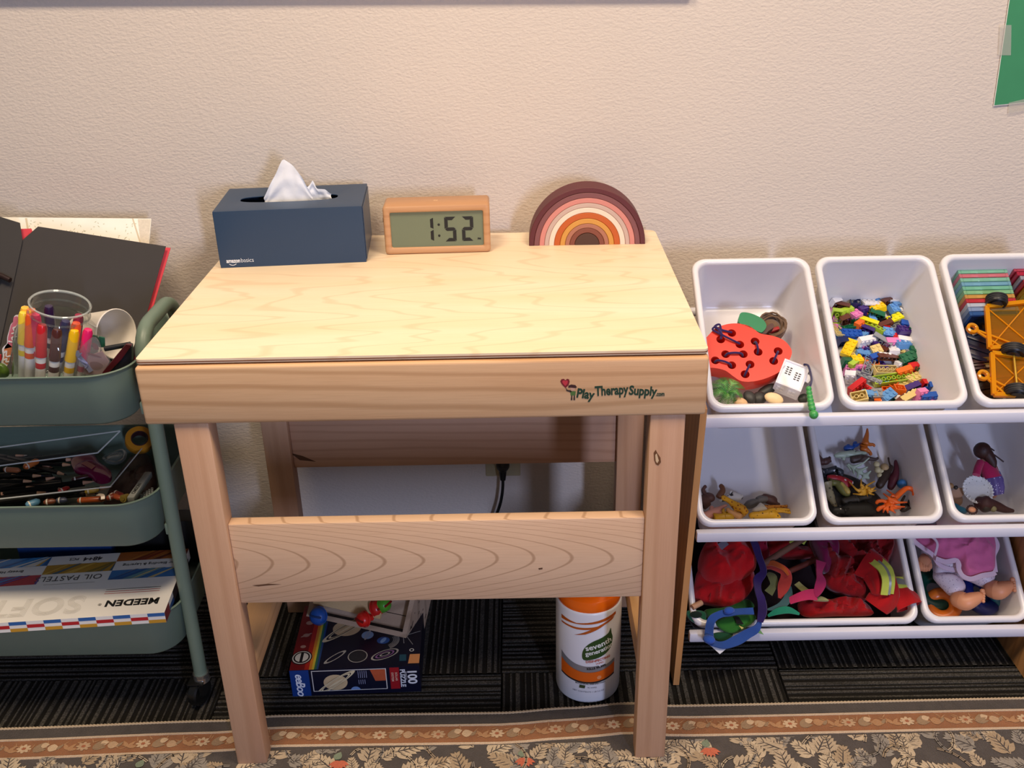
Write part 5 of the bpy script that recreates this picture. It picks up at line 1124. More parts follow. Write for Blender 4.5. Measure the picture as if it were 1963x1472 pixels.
b = B(); heap(b, [P7(x, y, .004) for x, y in ((1370, 790), (1430, 750), (1500, 775), (1510, 800))], F.en, .004, .006, .001); solo('felt_strip', b, FLT('#9c9a62'), 'olive yellow cuff behind the red hem', 'felt piece')
b = B(); b.cyl(P7(860, 425, -.014), P7(1290, 155, .012), .0058, .0055, 12); solo('wooden_stick', b, mat('#6b4a3c', .6), 'thick brown wooden stick across the wide bin', 'stick')
b = B(); b.cyl(P7(1110, 505, .0), P7(1400, 375, .012), .0050, .0050, 12); solo('wooden_stick', b, mat('#5c2216', .6), 'dark reddish brown stick below the thick wooden one', 'stick')
b = B(); b.cyl(P7(140, 865, -.002), P7(235, 815, .004), .0052, .0052, 14); solo('wooden_stick', b, mat('#b98b6a', .6), 'short pale wooden dowel end at the left of the wide bin', 'stick')

# ---------------------------------------------------------------- bottom row, baby doll
F = FB[2, 1]; k9 = cr(1720, 990, 5.0741); P9 = lambda x, y, h=.0: F.px(k9(x, y), h)
SKIN = mat('#c98a66', .45, 0, .06, 40); 
baby = thing('baby_doll', 'baby doll in spotted white sleepsuit lying under a pink blanket', 'doll', P9(560, 600, .06))
SUIT = spotted('#dccfda', '#8d7f9b', 260, .18)
skin('suit', [[(P9(480, 420, .035), .034), (P9(470, 250, .035), .040), (P9(470, 150, .04), .03)],
              [('@', 0), (P9(440, 560, .028), .024), (P9(560, 680, .026), .021), (P9(610, 760, .024), .0175)],
              [('@', 0), (P9(700, 520, .03), .024), (P9(860, 600, .03), .020), (P9(930, 650, .03), .0165)],
              [('@', 1), (P9(320, 320, .025), .017), (P9(285, 400, .02), .015)]], SUIT, baby, 'white sleepsuit with small dots', sub=2)
def foot(a, c_, toe, r_):
    d = (toe - a).normalized(); b = B(); limb(b, [a, a * .55 + c_ * .45, c_, c_ * .45 + toe * .55, toe], [r_, r_ * 1.08, r_ * 1.0, r_ * .86, r_ * .66], 16); o_ = part('foot', b, SKIN, baby, label='bare rubber foot', smooth=80)
    e1 = d.cross(F.en).normalized()
    for i in range(5):
        q = toe + e1 * (i - 2) * r_ * .30 + d * (r_ * .55 - .0012 * abs(i - 1)) + F.en * r_ * .25; b = B(); b.ell(q, r_ * (.30 if i == 0 else .21), None, 10, 7); part('toe', b, SKIN, o_)
foot(P9(600, 810, .02), P9(670, 830, .012), P9(790, 785, .006), .0150)
foot(P9(930, 710, .024), P9(990, 720, .018), P9(1085, 680, .012), .0160)
b = B(); limb(b, [P9(262, 405, .018), P9(264, 440, .014), P9(266, 475, .012)], [.0085, .0125, .0115], 14); hd = part('hand', b, SKIN, baby, label='curled hand', smooth=80)
for i in range(4):
    b = B(); x = 225 + i * 24; b.tube(smooth_path([P9(x, 455, .008), P9(x + 4, 495, .004), P9(x + 8, 525 - 6 * abs(i - 1.5), .012)], 4), [.0042 - .0001 * j for j in range(9)], 8); part('finger', b, SKIN, hd)
b = B(); b.tube(smooth_path([P9(300, 440, .01), P9(318, 470, .006), P9(312, 500, .010)], 4), .0042, 8); part('thumb', b, SKIN, hd)
for a, c_, r_ in ((P9(598, 745, .022), P9(640, 800, .02), .0165), (P9(915, 635, .028), P9(945, 690, .026), .0165)):
    pass
blk = thing('doll_blanket', 'pink doll blanket with pale satin trim draped over the baby doll', 'blanket', P9(560, 300, .02))
BP = [(165, 95), (400, 80), (560, 85), (760, 90), (910, 130), (950, 250), (955, 400), (935, 540), (830, 565), (700, 600), (640, 560), (585, 440), (480, 430), (380, 385), (300, 320), (180, 230)]
b = B(); heap(b, [P9(x, y, .008) for x, y in BP], F.en, .024, .008, .008, 30, rings=16, k=8, seed=31, power=.45, ridge=True); part('cloth', b, fabric('#cc6796', .85, .35), blk, smooth=60)
TR = mat('#dcc6d8', .4, 0, .05, 30, .2, 80)
edge = [P9(x, y, .004) for x, y in [(150, 95), (155, 220), (240, 300), (340, 370), (400, 460), (470, 500), (560, 520)]]
b = B(); ribbon(b, edge, .008, F.en, .002); part('trim', b, TR, blk)
b = B(); ribbon(b, [P9(x, y, -.004) for x, y in [(375, 410), (470, 440), (580, 430), (600, 520), (640, 580), (720, 608), (830, 575), (920, 560), (955, 545)]], .0085, F.en, .002); part('trim', b, TR, blk)
b = B(); ribbon(b, [P9(x, y, .002) for x, y in [(915, 125), (935, 200), (960, 280), (925, 370), (930, 440), (955, 540)]], [.008, .010, .013, .013, .012, .008], F.en, .002); part('trim', b, TR, blk)
b = B(); ribbon(b, [P9(x, y, -.022) for x, y in [(180, 205), (260, 190), (345, 205), (390, 270), (365, 380)]], .004, F.en, .002); part('trim', b, TR, blk)
def torus(b, c_, R_, r_, ex, ey, flat=1.0):
    ez = V(ex).cross(V(ey)); b.lathe([(R_ + r_ * cos(a), r_ * flat * sin(a)) for a in [2 * PI * i / 14 for i in range(14)]], 40, c_, V(ex), V(ey), ez, closed=True)
TIP = RX(0)
for x, y, h, R_, r_, hc, lb, tx in ((370, 720, .075, .030, .014, '#0c3c30', 'dark green stacking ring under the baby doll legs', 0), (440, 860, .062, .022, .0115, '#d9701a', 'orange stacking ring at the front left of the doll bin', -28), (800, 750, .072, .029, .0135, '#14206c', 'dark blue stacking ring between the doll feet', 25), (975, 700, .088, .034, .0125, '#2f7388', 'teal stacking ring at the right behind the doll foot', 55)):
    b = B(); R3 = M((F.ex, F.ey, F.en)).transposed() @ RY(tx * .8) @ RX(-8); torus(b, P9(x, y, h), R_, r_, R3 @ V((1, 0, 0)), R3 @ V((0, 1, 0)), .85); solo('stacking_ring', b, plastic(hc, .3), lb, 'toy ring')
# ================================================================== three-tier cart on the left
SAGE = mat('#687a6c', .42, 0, .04, 30, .08, 400)
cart = thing('utility_cart', 'sage green three-tier metal rolling cart left of the table', 'cart', (-.67, .235, FLOOR))
CX0, CX1, CY0, CY1 = -.885, -.446, .104, .372; CXC, CYC = (CX0 + CX1) / 2, (CY0 + CY1) / 2; CWX, CWY = CX1 - CX0, CY1 - CY0
def tier(zr, hgt):
    b = B(); R = []
    for ins, z, r in ((.014, zr - hgt + .001, .045), (.009, zr - hgt + .006, .05), (.003, zr - .006, .058), (0, zr - .004, .06), (-.001, zr - .001, .06), (.001, zr, .06), (.003, zr - .001, .058), (.0045, zr - .006, .056), (.0105, zr - hgt + .008, .05), (.015, zr - hgt + .003, .045)):
        R.append([V((CXC + x, CYC + y, z)) for x, y in rrect(CWX - 2 * ins, CWY - 2 * ins, r, 10)])
    b.loft(R); return part('tier_tray', b, SAGE, cart, smooth=50)
TZ = [.646, .429, .2125]
for z in TZ: tier(z, .086)
for xs, nm in ((-.4325, 1), (-.8985, -1)):
    b = B(); r_ = .045; P = [(xs - nm * .009, .155, .05), (xs - nm * .004, .155, .40), (xs, .155, .645)]
    P += [(xs, .155 + r_ - r_ * cos(a), .645 + r_ * sin(a)) for a in [PI / 2 * i / 6 for i in range(1, 7)]]
    P += [(xs, .315 - r_ + r_ * sin(a), .645 + r_ * cos(a)) for a in [PI / 2 * i / 6 for i in range(0, 7)]] + [(xs - nm * .004, .315, .40), (xs - nm * .009, .315, .05)]
    b.tube(P, .0112, 16); part('side_frame', b, SAGE, cart, label='inverted U tube frame with rounded top handle')
    for z in TZ:
        for y in (.155, .315): part('bracket', B().box((xs - nm * .010, y, z - .075), (.014, .016, .020), None, .002), SAGE, cart)
    for y in (.155, .315):
        xq = xs - nm * .009
        c_ = part('caster', B().cyl((xq, y, .050), (xq, y, .038), .0125, .0145, 18).cyl((xq, y, .054), (xq, y, .048), .0135, .0135, 18), mat('#b9b9b6', .18, .9), cart, label='chrome swivel cup')
        b = B(); ax = V((.94, -.34, 0)); wy = V((.34, .94, 0)) * .004; wc = V((xq - .006, y - .006, .0165))
        b.lathe([(.0001, -.009), (.008, -.009), (.010, -.0075), (.0215, -.0085), (.0245, -.006), (.0245, .006), (.0215, .0085), (.010, .0075), (.008, .009), (.0001, .009)], 28, wc, V((0, 0, 1)), ax.cross(V((0, 0, 1))) * -1, ax); part('wheel', b, plastic('#121312', .3), c_)
        b = B()
        for s in (-1, 1): b.prism([wc + ax * s * .0115 + q for q in (V((0, 0, -.006)), V((-.34 * .012, -.94 * .012, .004)), V((-.34 * .014, -.94 * .014, .024)), V((.34 * .012, .94 * .012, .024)), V((.34 * .008, .94 * .008, .0)))], ax * s * .0012)
        b.box(wc + V((0, 0, .025)), (.026, .026, .003)); part('fork', b, mat('#3b3c3b', .3, .8), c_)
# ---------------------------------------------------------------- paper behind the cart's top tier
class Pl:
    def __init__(s, p, n): s.p, s.n = V(p), V(n).normalized()
    def __call__(s, x, y): return onp(x, y, s.p, s.n)
def lean(y0, y1, off=0): d = V((0, y1 - y0, .20)).normalized(); n = V((0, -d.z, d.y)); return Pl(V((0, y0, .57)) - n * off, n), n
def sheet(name, P, n, px, th, m, label, cat='paper', loc=None):
    b = B(); b.prism([P(*q) for q in px], -n * th if n.y < 0 else n * th); return solo(name, b, m, label, cat, smooth=0)
PA, n_ = lean(.305, .430); PB, n2 = lean(.308, .434); PC, n3 = lean(.312, .442); PD, n4 = lean(.318, .515)
sheet('black_paper', PA, n_, [(73, 434), (318, 472), (246, 725), (-60, 740), (-40, 520), (43, 460)], .0008, mat('#3b3735', .85, 0, .05), 'large charcoal paper sheet with notched top corner behind the jar')
sheet('black_paper', Pl(PA.p + V((0, -.004, 0)), n_), n_, [(-30, 406), (38, 427), (43, 461), (0, 660), (-60, 700)], .0008, mat('#393634', .85, 0, .05), 'charcoal paper sheet at the far left edge with torn corner')
sheet('red_paper', PC, n3, [(-10, 440), (60, 438), (66, 455), (327, 475), (254, 725), (-60, 740)], .0008, mat('#d8414c', .8, 0, .04), 'coral red paper sheet showing as a strip behind the charcoal paper')
pr = thing('framed_print', 'white floral print on a board leaning against the wall behind the papers', 'print', PD(150, 560))
PRQ = [(-12, 416), (290, 419), (262, 720), (-60, 720)]
part('board', B().prism([PD(*q) for q in PRQ], -n4 * .003 if n4.y < 0 else n4 * .003), mat('#f2f0e4', .5), pr, smooth=0)
b = B(); rr3 = random.Random(2); PD2 = Pl(PD.p + n4 * .0002 * (1 if n4.y < 0 else -1), n4)
for i in range(70):
    x, y = rr3.uniform(52, 262), rr3.uniform(422, 466); a = rr3.uniform(0, PI); L_ = rr3.uniform(1.5, 3.5)
    b.flat([PD2(x - L_ * cos(a), y - L_ * sin(a)), PD2(x + .8 * sin(a), y - .8 * cos(a)), PD2(x + L_ * cos(a), y + L_ * sin(a)), PD2(x - .8 * sin(a), y + .8 * cos(a))])
part('floral_print', b, mat('#b9bfa4', .6), pr, smooth=0, kind='stuff')
for q in ([(264, 420), (289, 420), (285, 470), (270, 470)],): part('border_print', B().flat([PD2(*z) for z in q]), mat('#d5cdbb', .6, 0, .2, 300), pr, smooth=0)
for q in ([(48, 418), (52, 418), (60, 470), (57, 470)], [(253, 419), (256, 419), (272, 470), (269, 470)]): part('border_line', B().flat([PD2(*z) + V((0, -.0001, .0001)) for z in q]), mat('#cfc3a8', .6), pr, smooth=0)
b = B(); b.tube(smooth_path([PA(-20, 518) - V((0, .012, 0)), PA(5, 522) - V((0, .014, 0)), PA(28, 531) - V((0, .016, 0))]), [.0055 - .0001 * i for i in range(13)], 10); b.ell(PA(-4, 532) - V((0, .012, 0)), (.009, .007, .007)); solo('brush', b, mat('#23100e', .4), 'dark brown brush handle lying on the charcoal papers at the left edge', 'brush')
# ---------------------------------------------------------------- jar of markers
JB = V((-.603, .205, .574)); jt = math.radians(17); JZ = V((sin(jt), -.06, cos(jt))).normalized(); JX = (V((1, 0, 0)) - JZ * JZ.x).normalized(); JY = JZ.cross(JX)
JM = fm(JB, JX, JY, JZ)
jar = thing('glass_jar', 'clear glass jar of markers tilted in the top tier of the cart', 'jar', mtx=JM)
GL = tint('#dde4de', .3, .03, 1.95, .035)
prof = [(.0001, .002), (.052, .002), (.058, .006), (.0605, .014), (.061, .088), (.0595, .104), (.0540, .117), (.0455, .126), (.0425, .130), (.0420, .133), (.0420, .142), (.0420, .150), (.0432, .153), (.0425, .156), (.0410, .1565)]
b = B(); b.lathe(prof, 48); part('glass_body', b, GL, jar, local=True, smooth=60)
b = B(); b.lathe([(.0420, .1385), (.0436, .1405), (.0420, .1425), (.0410, .1405)], 48, closed=True); part('thread_ring', b, GL, jar, local=True)
b = B(); b.lathe([(.0415, .1535), (.0436, .1565), (.0420, .158), (.0400, .156)], 48, closed=True); part('rim', b, tint('#dfe6e0', .3, .03, 1.9, .3), jar, local=True)
MK = {}
def marker(hexc, pos, lx, ly, label):
    T = JM @ M.Translation(V(pos) + V((0, 0, .016))) @ (RX(ly) @ RY(lx)).to_4x4()
    if hexc in MK: return dup(MK[hexc], T, label)
    t_ = thing('marker', label, 'marker', mtx=T, group='markers in the glass jar')
    b = B(); b.lathe([(.0001, 0), (.0068, 0), (.0072, .002), (.0072, .066), (.0001, .066)], 16); part('barrel', b, plastic('#ece6e0', .35), t_, local=True)
    b = B(); b.lathe([(.00725, .047), (.00735, .047), (.00735, .056), (.00725, .056)], 16); part('band', b, plastic(hexc, .35), t_, local=True)
    b = B(); b.lathe([(.0001, .066), (.0083, .066), (.0083, .072), (.0078, .076), (.0072, .112), (.0055, .117), (.0001, .118)], 16); part('cap', b, plastic(hexc, .22), t_, local=True)
    MK[hexc] = t_; return t_
MKS = [('#e2571f', (-.026, -.030, .008), -3, -3, 'orange capped marker at the front left of the jar'), ('#c21f26', (-.0055, -.044, .004), -2, -3, 'red capped marker at the front of the jar'), ('#4d2620', (.0120, -.044, .003), 0, -3, 'brown capped marker between the red and yellow ones'), ('#eab60f', (.0295, -.036, .003), 2, -3, 'yellow capped marker beside the brown one'), ('#dd1e63', (.0435, -.026, .004), 3, -3, 'magenta capped marker at the right of the jar'),
       ('#f0cf3a', (-.040, -.018, .003), -3, -2, 'pale yellow marker leaning at the left glass wall'), ('#ec7a4a', (-.028, -.008, .010), -4, 2, 'peach orange marker behind the front left one'), ('#2c1b3f', (-.004, .004, .016), -6, 2, 'dark purple marker at the back of the jar'), ('#8b1338', (.022, .002, .016), 4, 4, 'dark crimson marker at the back right of the jar'), ('#e85a2e', (.026, -.016, .010), 3, 2, 'coral marker just behind the yellow one'), ('#2a2550', (.006, -.024, .012), 6, 0, 'navy marker in the middle of the jar'), ('#d42a58', (-.016, -.020, .012), -4, 3, 'pink red marker behind the red one'), ('#f1b93a', (-.042, .004, .006), -3, 4, 'golden marker at the far left of the jar')]
for a in MKS: marker(*a)
b = text_b('Wa', .013, JM @ fm((-.0105, -.0522, .050), (0, 0, -1), (1, 0, 0), (0, -1, 0)), .0001, .0003); solo('marker_print', b, mat('#5e1a20', .6), 'dark red lettering on the white barrel of the red marker', 'lettering', smooth=0)
# cup and the clutter beside it
PT = Frame((0, 0, .60), (1, 0, 0), (0, 1, 0), (0, 0, 1))
c1 = yp(222, 640, .255); cdir = V((.90, -.42, .12)).normalized(); e1, e2 = basis(cdir)
b = B(); b.lathe([(.0001, -.078), (.0275, -.078), (.0285, -.075), (.0385, -.002), (.0400, 0), (.0400, .002), (.0388, .0025), (.0378, .001), (.0375, -.002), (.0275, -.074), (.0001, -.074)], 36, c1, e1, e2, cdir)
solo('paper_cup', b, mat('#e4dccf', .6, 0, .02), 'white paper cup lying on its side right of the glass jar', 'cup')
k = cr(0, 560, 7.55)
def card(name, px, y, th, m, label, cat): 
    b = B(); b.prism([yp(*k(*q), y) for q in px], (0, th, th * .5)); return solo(name, b, m, label, cat, smooth=0)
card('green_card', [(1270, 610), (1515, 665), (1520, 800), (1300, 790)], .215, .0015, mat('#15543c', .6), 'dark green card corner in front of the paper cup', 'card')
card('blue_card', [(345, 200), (412, 225), (345, 340), (290, 320)], .27, .0015, mat('#5d9ab4', .6), 'light blue card corner behind the jar on the left', 'card')
b = B(); b.cyl(yp(*k(1515, 820), .195), yp(*k(1890, 752), .20), .0040, .0040, 10); solo('black_pencil', b, mat('#17191b', .4), 'short black pencil lying across the paper cup opening', 'pencil')
ph = thing('phone_case', 'dark maroon and black flat case leaning at the right end of the top tier', 'case', yp(*k(1700, 1100), .16))
b = B(); b.prism([yp(*k(*q), .165) for q in ((1480, 1180), (1840, 770), (1905, 790), (1905, 1000), (1800, 1120), (1640, 1190))], (0, .008, .002)); part('back', b, plastic('#1b1a22', .25), ph)
b = B(); b.prism([yp(*k(*q), .1635) for q in ((1480, 1170), (1820, 760), (1905, 770), (1760, 970), (1560, 1180))], (0, .003, .001)); part('edge', b, plastic('#4a1219', .3), ph)
pk = thing('clear_packet', 'clear plastic packet with reddish animal stickers right of the jar', 'packet', yp(*k(1350, 1000), .17))
PKP = [(1130, 900), (1340, 660), (1430, 700), (1490, 860), (1600, 1000), (1500, 1190), (1230, 1190), (1120, 1100)]
b = B(); lp = smooth_path([yp(*k(*q), .172) for q in PKP], 4, True); b.prism(lp, (0, -.004, .002)); part('film', b, tint('#d8cfd0', .35, .1, 1.5, .12), pk)
b = B(); b.prism([yp(*k(*q), .174) for q in ((1150, 960), (1480, 860), (1580, 1010), (1480, 1190), (1200, 1190))], (0, .001, .0005)); part('card', b, mat('#b08a80', .7, 0, .15, 120), pk)
for q in ([(1300, 1020), (1400, 1010), (1490, 1060), (1430, 1120), (1340, 1110)], [(1330, 730), (1400, 760), (1430, 830), (1360, 820)], [(1260, 870), (1400, 910), (1470, 950), (1300, 910)]): part('sticker', B().prism(smooth_path([yp(*k(*z), .1735) for z in q], 3, True), (0, .0004, 0)), mat('#7c352c', .6), pk)
b = B(); ribbon(b, [yp(*k(*q), .166) for q in ((1100, 850), (1160, 950), (1230, 1030), (1320, 1150))], .007, (0, -1, .4), .001); ribbon(b, [yp(*k(*q), .165) for q in ((1180, 880), (1130, 960), (1260, 1040), (1230, 1100))], .002, (0, -1, .4), .0008); part('foil_strip', b, mat('#b7b9e0', .15, .7), pk)
ribn = None
stc = thing('letter_sticker', 'pink and orange die-cut word sticker with white outline left of the jar', 'sticker', yp(*k(120, 700), .235))
SO = [(205, 350), (250, 330), (310, 350), (300, 420), (250, 480), (240, 560), (215, 680), (180, 800), (150, 930), (100, 1070), (20, 1030), (40, 930), (30, 830), (60, 780), (100, 740), (105, 650), (130, 560), (155, 470), (195, 420)]
b = B(); b.prism(smooth_path([yp(*k(*q), .235) for q in SO], 3, True), (0, .0008, 0)); part('backing', b, mat('#ece4e0', .4), stc)
cx_, cy_ = 160, 690
for i, (y0, y1, hc) in enumerate(((330, 560, '#d87a8c'), (560, 800, '#d1707c'), (800, 1100, '#cc7a4c'))):
    q = [(cx_ + (x - cx_) * .78, cy_ + (y - cy_) * .95) for x, y in SO if y0 - 60 <= y <= y1 + 60]
    if len(q) > 2: part('letter_fill', B().prism([yp(*k(*z), .2345) for z in q], (0, .0003, 0)), mat(hc, .4), stc, smooth=0)
for i, L_ in enumerate(([(285, 430), (235, 500), (190, 520), (215, 580), (165, 600)], [(240, 640), (170, 660), (195, 720), (120, 710)], [(60, 880), (95, 850), (90, 930), (150, 920)], [(50, 985), (100, 960), (85, 1010), (130, 1000)])):
    b = B(); ribbon(b, [yp(*k(*z), .2342) for z in L_], .0022, (0, -1, 0), .0004, k=3); part('letter_outline', b, mat('#f0e8e4', .4), stc)
b = B(); heap(b, [yp(*k(*q), .19) for q in ((-30, 1040), (60, 1060), (120, 1150), (90, 1230), (-30, 1230))], V((0, -1, .3)), .006, .006, .003, 80); solo('green_foil', b, mat('#4f6a22', .35, 0, .3, 200), 'crumpled green wrapper at the left front of the top tier', 'wrapper')
b = B(); b.prism([yp(*k(*q), .2) for q in ((-30, 900), (15, 910), (20, 980), (-30, 1020))], (0, .002, 0)); solo('red_card', b, mat('#b8262a', .5), 'small red card at the left edge beside the letter sticker', 'card')
# ---------------------------------------------------------------- middle tier
k = cr(0, 780, 3.926); ZP = .400
def Q(x, y, z=ZP): return zp(*k(x, y), z)
CL = tint('#e6ebe4', .10, .04, 1.5)
bx = thing('acrylic_tray', 'clear acrylic tray of black colouring pencils in the middle tier', 'tray', Q(400, 560, .35))
e = [Q(-120, 705, .418), Q(830, 600, .418), Q(1110, 262, .418), Q(-120, 330, .418)]
for a, c_ in ((e[0], e[1]), (e[1], e[2])):
    d = (c_ - a).normalized(); s = V((-d.y, d.x, 0)) * .0011; part('wall', B().prism([a - s, c_ - s, c_ + s, a + s], (0, 0, -.05)), CL, bx)
    part('edge', B().tube([a, c_], .0012, 6), tint('#f2f6ee', .05, .1, 1.8, .35), bx)
part('base', B().prism([q - V((0, 0, .051)) for q in e], (0, 0, -.0015)), CL, bx)
lid_ = thing('acrylic_cover', 'clear acrylic lid tilted over the back of the pencil tray', 'lid', Q(400, 330, .43))
LQ = [Q(-120, 320, .452), Q(905, 180, .455), Q(735, 345, .425), Q(-120, 458, .425)]
part('panel', B().prism(LQ, (0, 0, .0015)), CL, lid_)
for a, c_ in zip(LQ, LQ[1:] + LQ[:1]): part('edge', B().tube([a, c_], .0012, 6), tint('#f2f6ee', .05, .1, 1.8, .4), lid_)
EDG = 0
PEN = {}
def pencil_proto(hexc, tipc):
    t_ = thing('colouring_pencil', 'x', 'pencil', group='black colouring pencils in the clear tray')
    b = B(); b.cyl((-.150, 0, 0), (0, 0, 0), .0036, n=6, ph=.5); part('shaft', b, plastic('#131110', .3), t_, local=True)
    b = B(); b.cyl((0, 0, 0), (.0135, 0, 0), .0036, .0013, 10, cap0=False); part('wood_tip', b, mat(tipc, .6), t_, local=True)
    b = B(); b.cyl((.0135, 0, 0), (.0185, 0, 0), .0013, .0004, 8); part('lead', b, mat(hexc, .5), t_, local=True)
    return t_
pw = {'peach': '#c9987a', 'tan': '#b98c68'}
PL = [((440, 497), (-200, -50), 'black', '#1a1512', 'tan'), ((345, 546), (-300, 70), 'dark brown', '#3c2015', 'peach'), ((625, 572), (-300, 40), 'beige', '#b99b80', 'peach'), ((370, 610), (-300, 30), 'grey', '#8c8580', 'tan'), ((440, 622), (-300, 20), 'red', '#a8261d', 'peach'), ((755, 612), (-300, 40), 'sand', '#b2835c', 'peach'),
      ((330, 440), (-260, -60), 'rust', '#8a4a35', 'peach'), ((475, 434), (-280, -10), 'dark grey', '#454042', 'tan'), ((10, 655), (-300, 45), 'cream', '#d7b79a', 'peach'), ((120, 372), (-250, 25), 'white', '#e0d6c8', 'peach'), ((500, 398), (-300, 20), 'orange', '#b0602f', 'peach'), ((700, 548), (-300, 45), 'maroon', '#5a1f1c', 'tan'),
      ((60, 470), (-250, 20), 'brown', '#6f3b25', 'peach'), ((250, 520), (-300, 10), 'navy', '#20263f', 'tan'), ((180, 560), (-300, 5), 'green', '#23402c', 'tan'), ((560, 640), (-300, 42), 'dark red', '#6d1612', 'peach'), ((280, 650), (-300, 35), 'purple', '#3b234a', 'tan'), ((150, 690), (-300, 40), 'teal', '#25504f', 'tan'), ((650, 660), (-300, 30), 'plum', '#431a2c', 'tan'), ((90, 520), (-300, 0), 'olive', '#5c5a2c', 'tan'), ((200, 610), (-300, 25), 'blue', '#22427d', 'tan')]
for i, (tip, dr, nm, hc, wd) in enumerate(PL):
    z = ZP + .004 * (i % 3) - .002; p = Q(*tip, z); q = Q(tip[0] + dr[0], tip[1] + dr[1], z); d = (p - q).normalized(); s = V((0, 0, 1)).cross(d).normalized()
    T = fm(p, d, s, V((0, 0, 1))); t_ = pencil_proto(hc, pw[wd]); t_.matrix_basis = T; t_['label'] = f'black colouring pencil with {nm} lead in the clear tray'
b = B()
for i in range(26):
    rq = random.Random(i); x0 = rq.uniform(-500, -100); y0 = rq.uniform(430, 690); p, q = Q(x0, y0, ZP - .012 - .003 * (i % 3)), Q(x0 + rq.uniform(500, 800), y0 + rq.uniform(-110, 60), ZP - .012 - .003 * (i % 3)); b.cyl(p, q, .0036, n=6)
solo('pencil_pile', b, plastic('#15120f', .35), 'lower layer of black pencils underneath the visible tips', 'pencils', kind='stuff')
for nm, a, c_, r_, hc, lb in (('pencil', (30, 470), (150, 478), .0045, '#8e5230', 'brown pencil end with a gold ferrule on the left'), ('crayon', (182, 455), (290, 402), .0056, '#b3602a', 'orange brown crayon tip on top of the pencils'), ('pencil', (440, 640), (520, 605), .0042, '#a32420', 'short red crayon lying on the pencils'), ('pencil', (540, 550), (680, 520), .0042, '#3d1713', 'dark maroon pencil with silver end beside the pink sharpener'), ('pencil', (640, 640), (745, 622), .0042, '#b2922a', 'yellow pencil end near the right of the clear tray'), ('crayon', (585, 705), (790, 692), .0050, '#a24a1c', 'orange crayon at the front of the middle tier'), ('crayon', (195, 745), (300, 705), .0058, '#4f7f9c', 'light blue crayon cap at the front left of the middle tier'), ('crayon', (330, 720), (420, 708), .0048, '#6b3a22', 'brown crayon beside the light blue one'), ('crayon', (425, 705), (505, 700), .0048, '#3a3f52', 'slate crayon in the front row of the middle tier'),
                            ('crayon', (800, 690), (900, 660), .0046, '#8c3b20', 'rust crayon at the front right of the middle tier'), ('crayon', (830, 660), (910, 690), .0044, '#b0502a', 'orange red crayon crossing the rust one'), ('crayon', (860, 640), (930, 670), .0040, '#7a2420', 'dark red crayon near the yellow ring')):
    b = B(); z = ZP + .008 if c_[1] < 660 else ZP + .004; p, q = Q(*a, z), Q(*c_, z); d = (q - p).normalized()
    b.lathe([(.0001, 0), (r_ * .6, 0), (r_, .003), (r_, (q - p).length - .004), (r_ * .5, (q - p).length), (.0001, (q - p).length)], 12, p, *basis(d), d)
    t_ = thing(nm, lb, nm, p); part('stick', b, plastic(hc, .35), t_)
    b = B(); b.lathe([(r_ + .0002, .004), (r_ + .0003, .0042), (r_ + .0003, .006), (r_ + .0002, .0062)], 12, p, *basis(d), d); part('ring', b, mat('#cfc8b6', .3), t_)
b = B(); c_ = Q(640, 440, .41)
pts = [Q(x, y, .412) for x, y in ((535, 390), (600, 352), (700, 355), (745, 410), (830, 480), (825, 540), (740, 555), (660, 510), (560, 470))]
heap(b, pts, V((0, 0, 1)), .007, .010, .001, 30, rings=8); sh = thing('sharpener', 'translucent magenta pencil sharpener on top of the pencils', 'sharpener', c_); part('case', b, tint('#8f1f4f', .95, .1, 1.5, .5), sh)
b = B(); b.prism([Q(x, y, .4195) for x, y in ((610, 425), (650, 410), (720, 445), (690, 470))], (0, 0, .001)); part('blade', b, mat('#8d4a3f', .4), sh)
b = B(); c_ = Q(865, 375, .405); b.tube([c_ + V((.017 * cos(a), .02 * sin(a), .003 * sin(2 * a))) for a in [2 * PI * i / 24 for i in range(24)]], .003, 8, True); b.ell(c_, (.014, .017, .006)); solo('clear_sharpener', b, tint('#aeb6b2', .4, .05, 1.5, .1), 'clear plastic ring-shaped holder right of the magenta sharpener', 'holder')
tp = thing('tape_roll', 'mustard yellow tape roll in the back right corner of the middle tier', 'tape', Q(1045, 250, .44)); c_ = Q(1050, 250, .425); ez = V((.35, -.55, .76)).normalized(); e1, e2 = basis(ez)
b = B(); b.lathe([(.014, -.008), (.023, -.008), (.0238, -.006), (.0238, .006), (.023, .008), (.014, .008)], 32, c_, e1, e2, ez, closed=True); part('roll', b, plastic('#b5781a', .4), tp)
b = B(); b.lathe([(.0125, -.0082), (.0142, -.0082), (.0142, .0082), (.0125, .0082)], 32, c_, e1, e2, ez, closed=True); part('core', b, plastic('#3c1f22', .4), tp)
er = thing('eraser', 'long grey eraser with dark lettering at the right end of the middle tier', 'eraser', Q(1050, 600, .41)); a, c_ = Q(985, 700, .418), Q(1120, 505, .418); d = (c_ - a).normalized(); s = V((-d.y, d.x, 0))
part('bar', B().box((a + c_) / 2, ((c_ - a).length, .0115, .010), M((d, s, V((0, 0, 1)))).transposed(), .0015), mat('#7e7f76', .6), er)
part('lettering', text_b('OMSON', .0085, fm(a + d * .010 - s * .003 + V((0, 0, .0051)), d, s, V((0, 0, 1))), .0001, .0002), mat('#2c2d2a', .6), er, smooth=0)
b = B()
for i in range(5):
    for j in range(3): b.box(Q(1065 + 20 * i, 690 - 12 * i - 14 * j, .402), (.0035, .003, .003), None, .0005, 1)
solo('mesh_pouch', b, mat('#9a9c98', .5), 'grey and black checkered mesh pouch in the front right corner of the middle tier', 'pouch', kind='stuff')
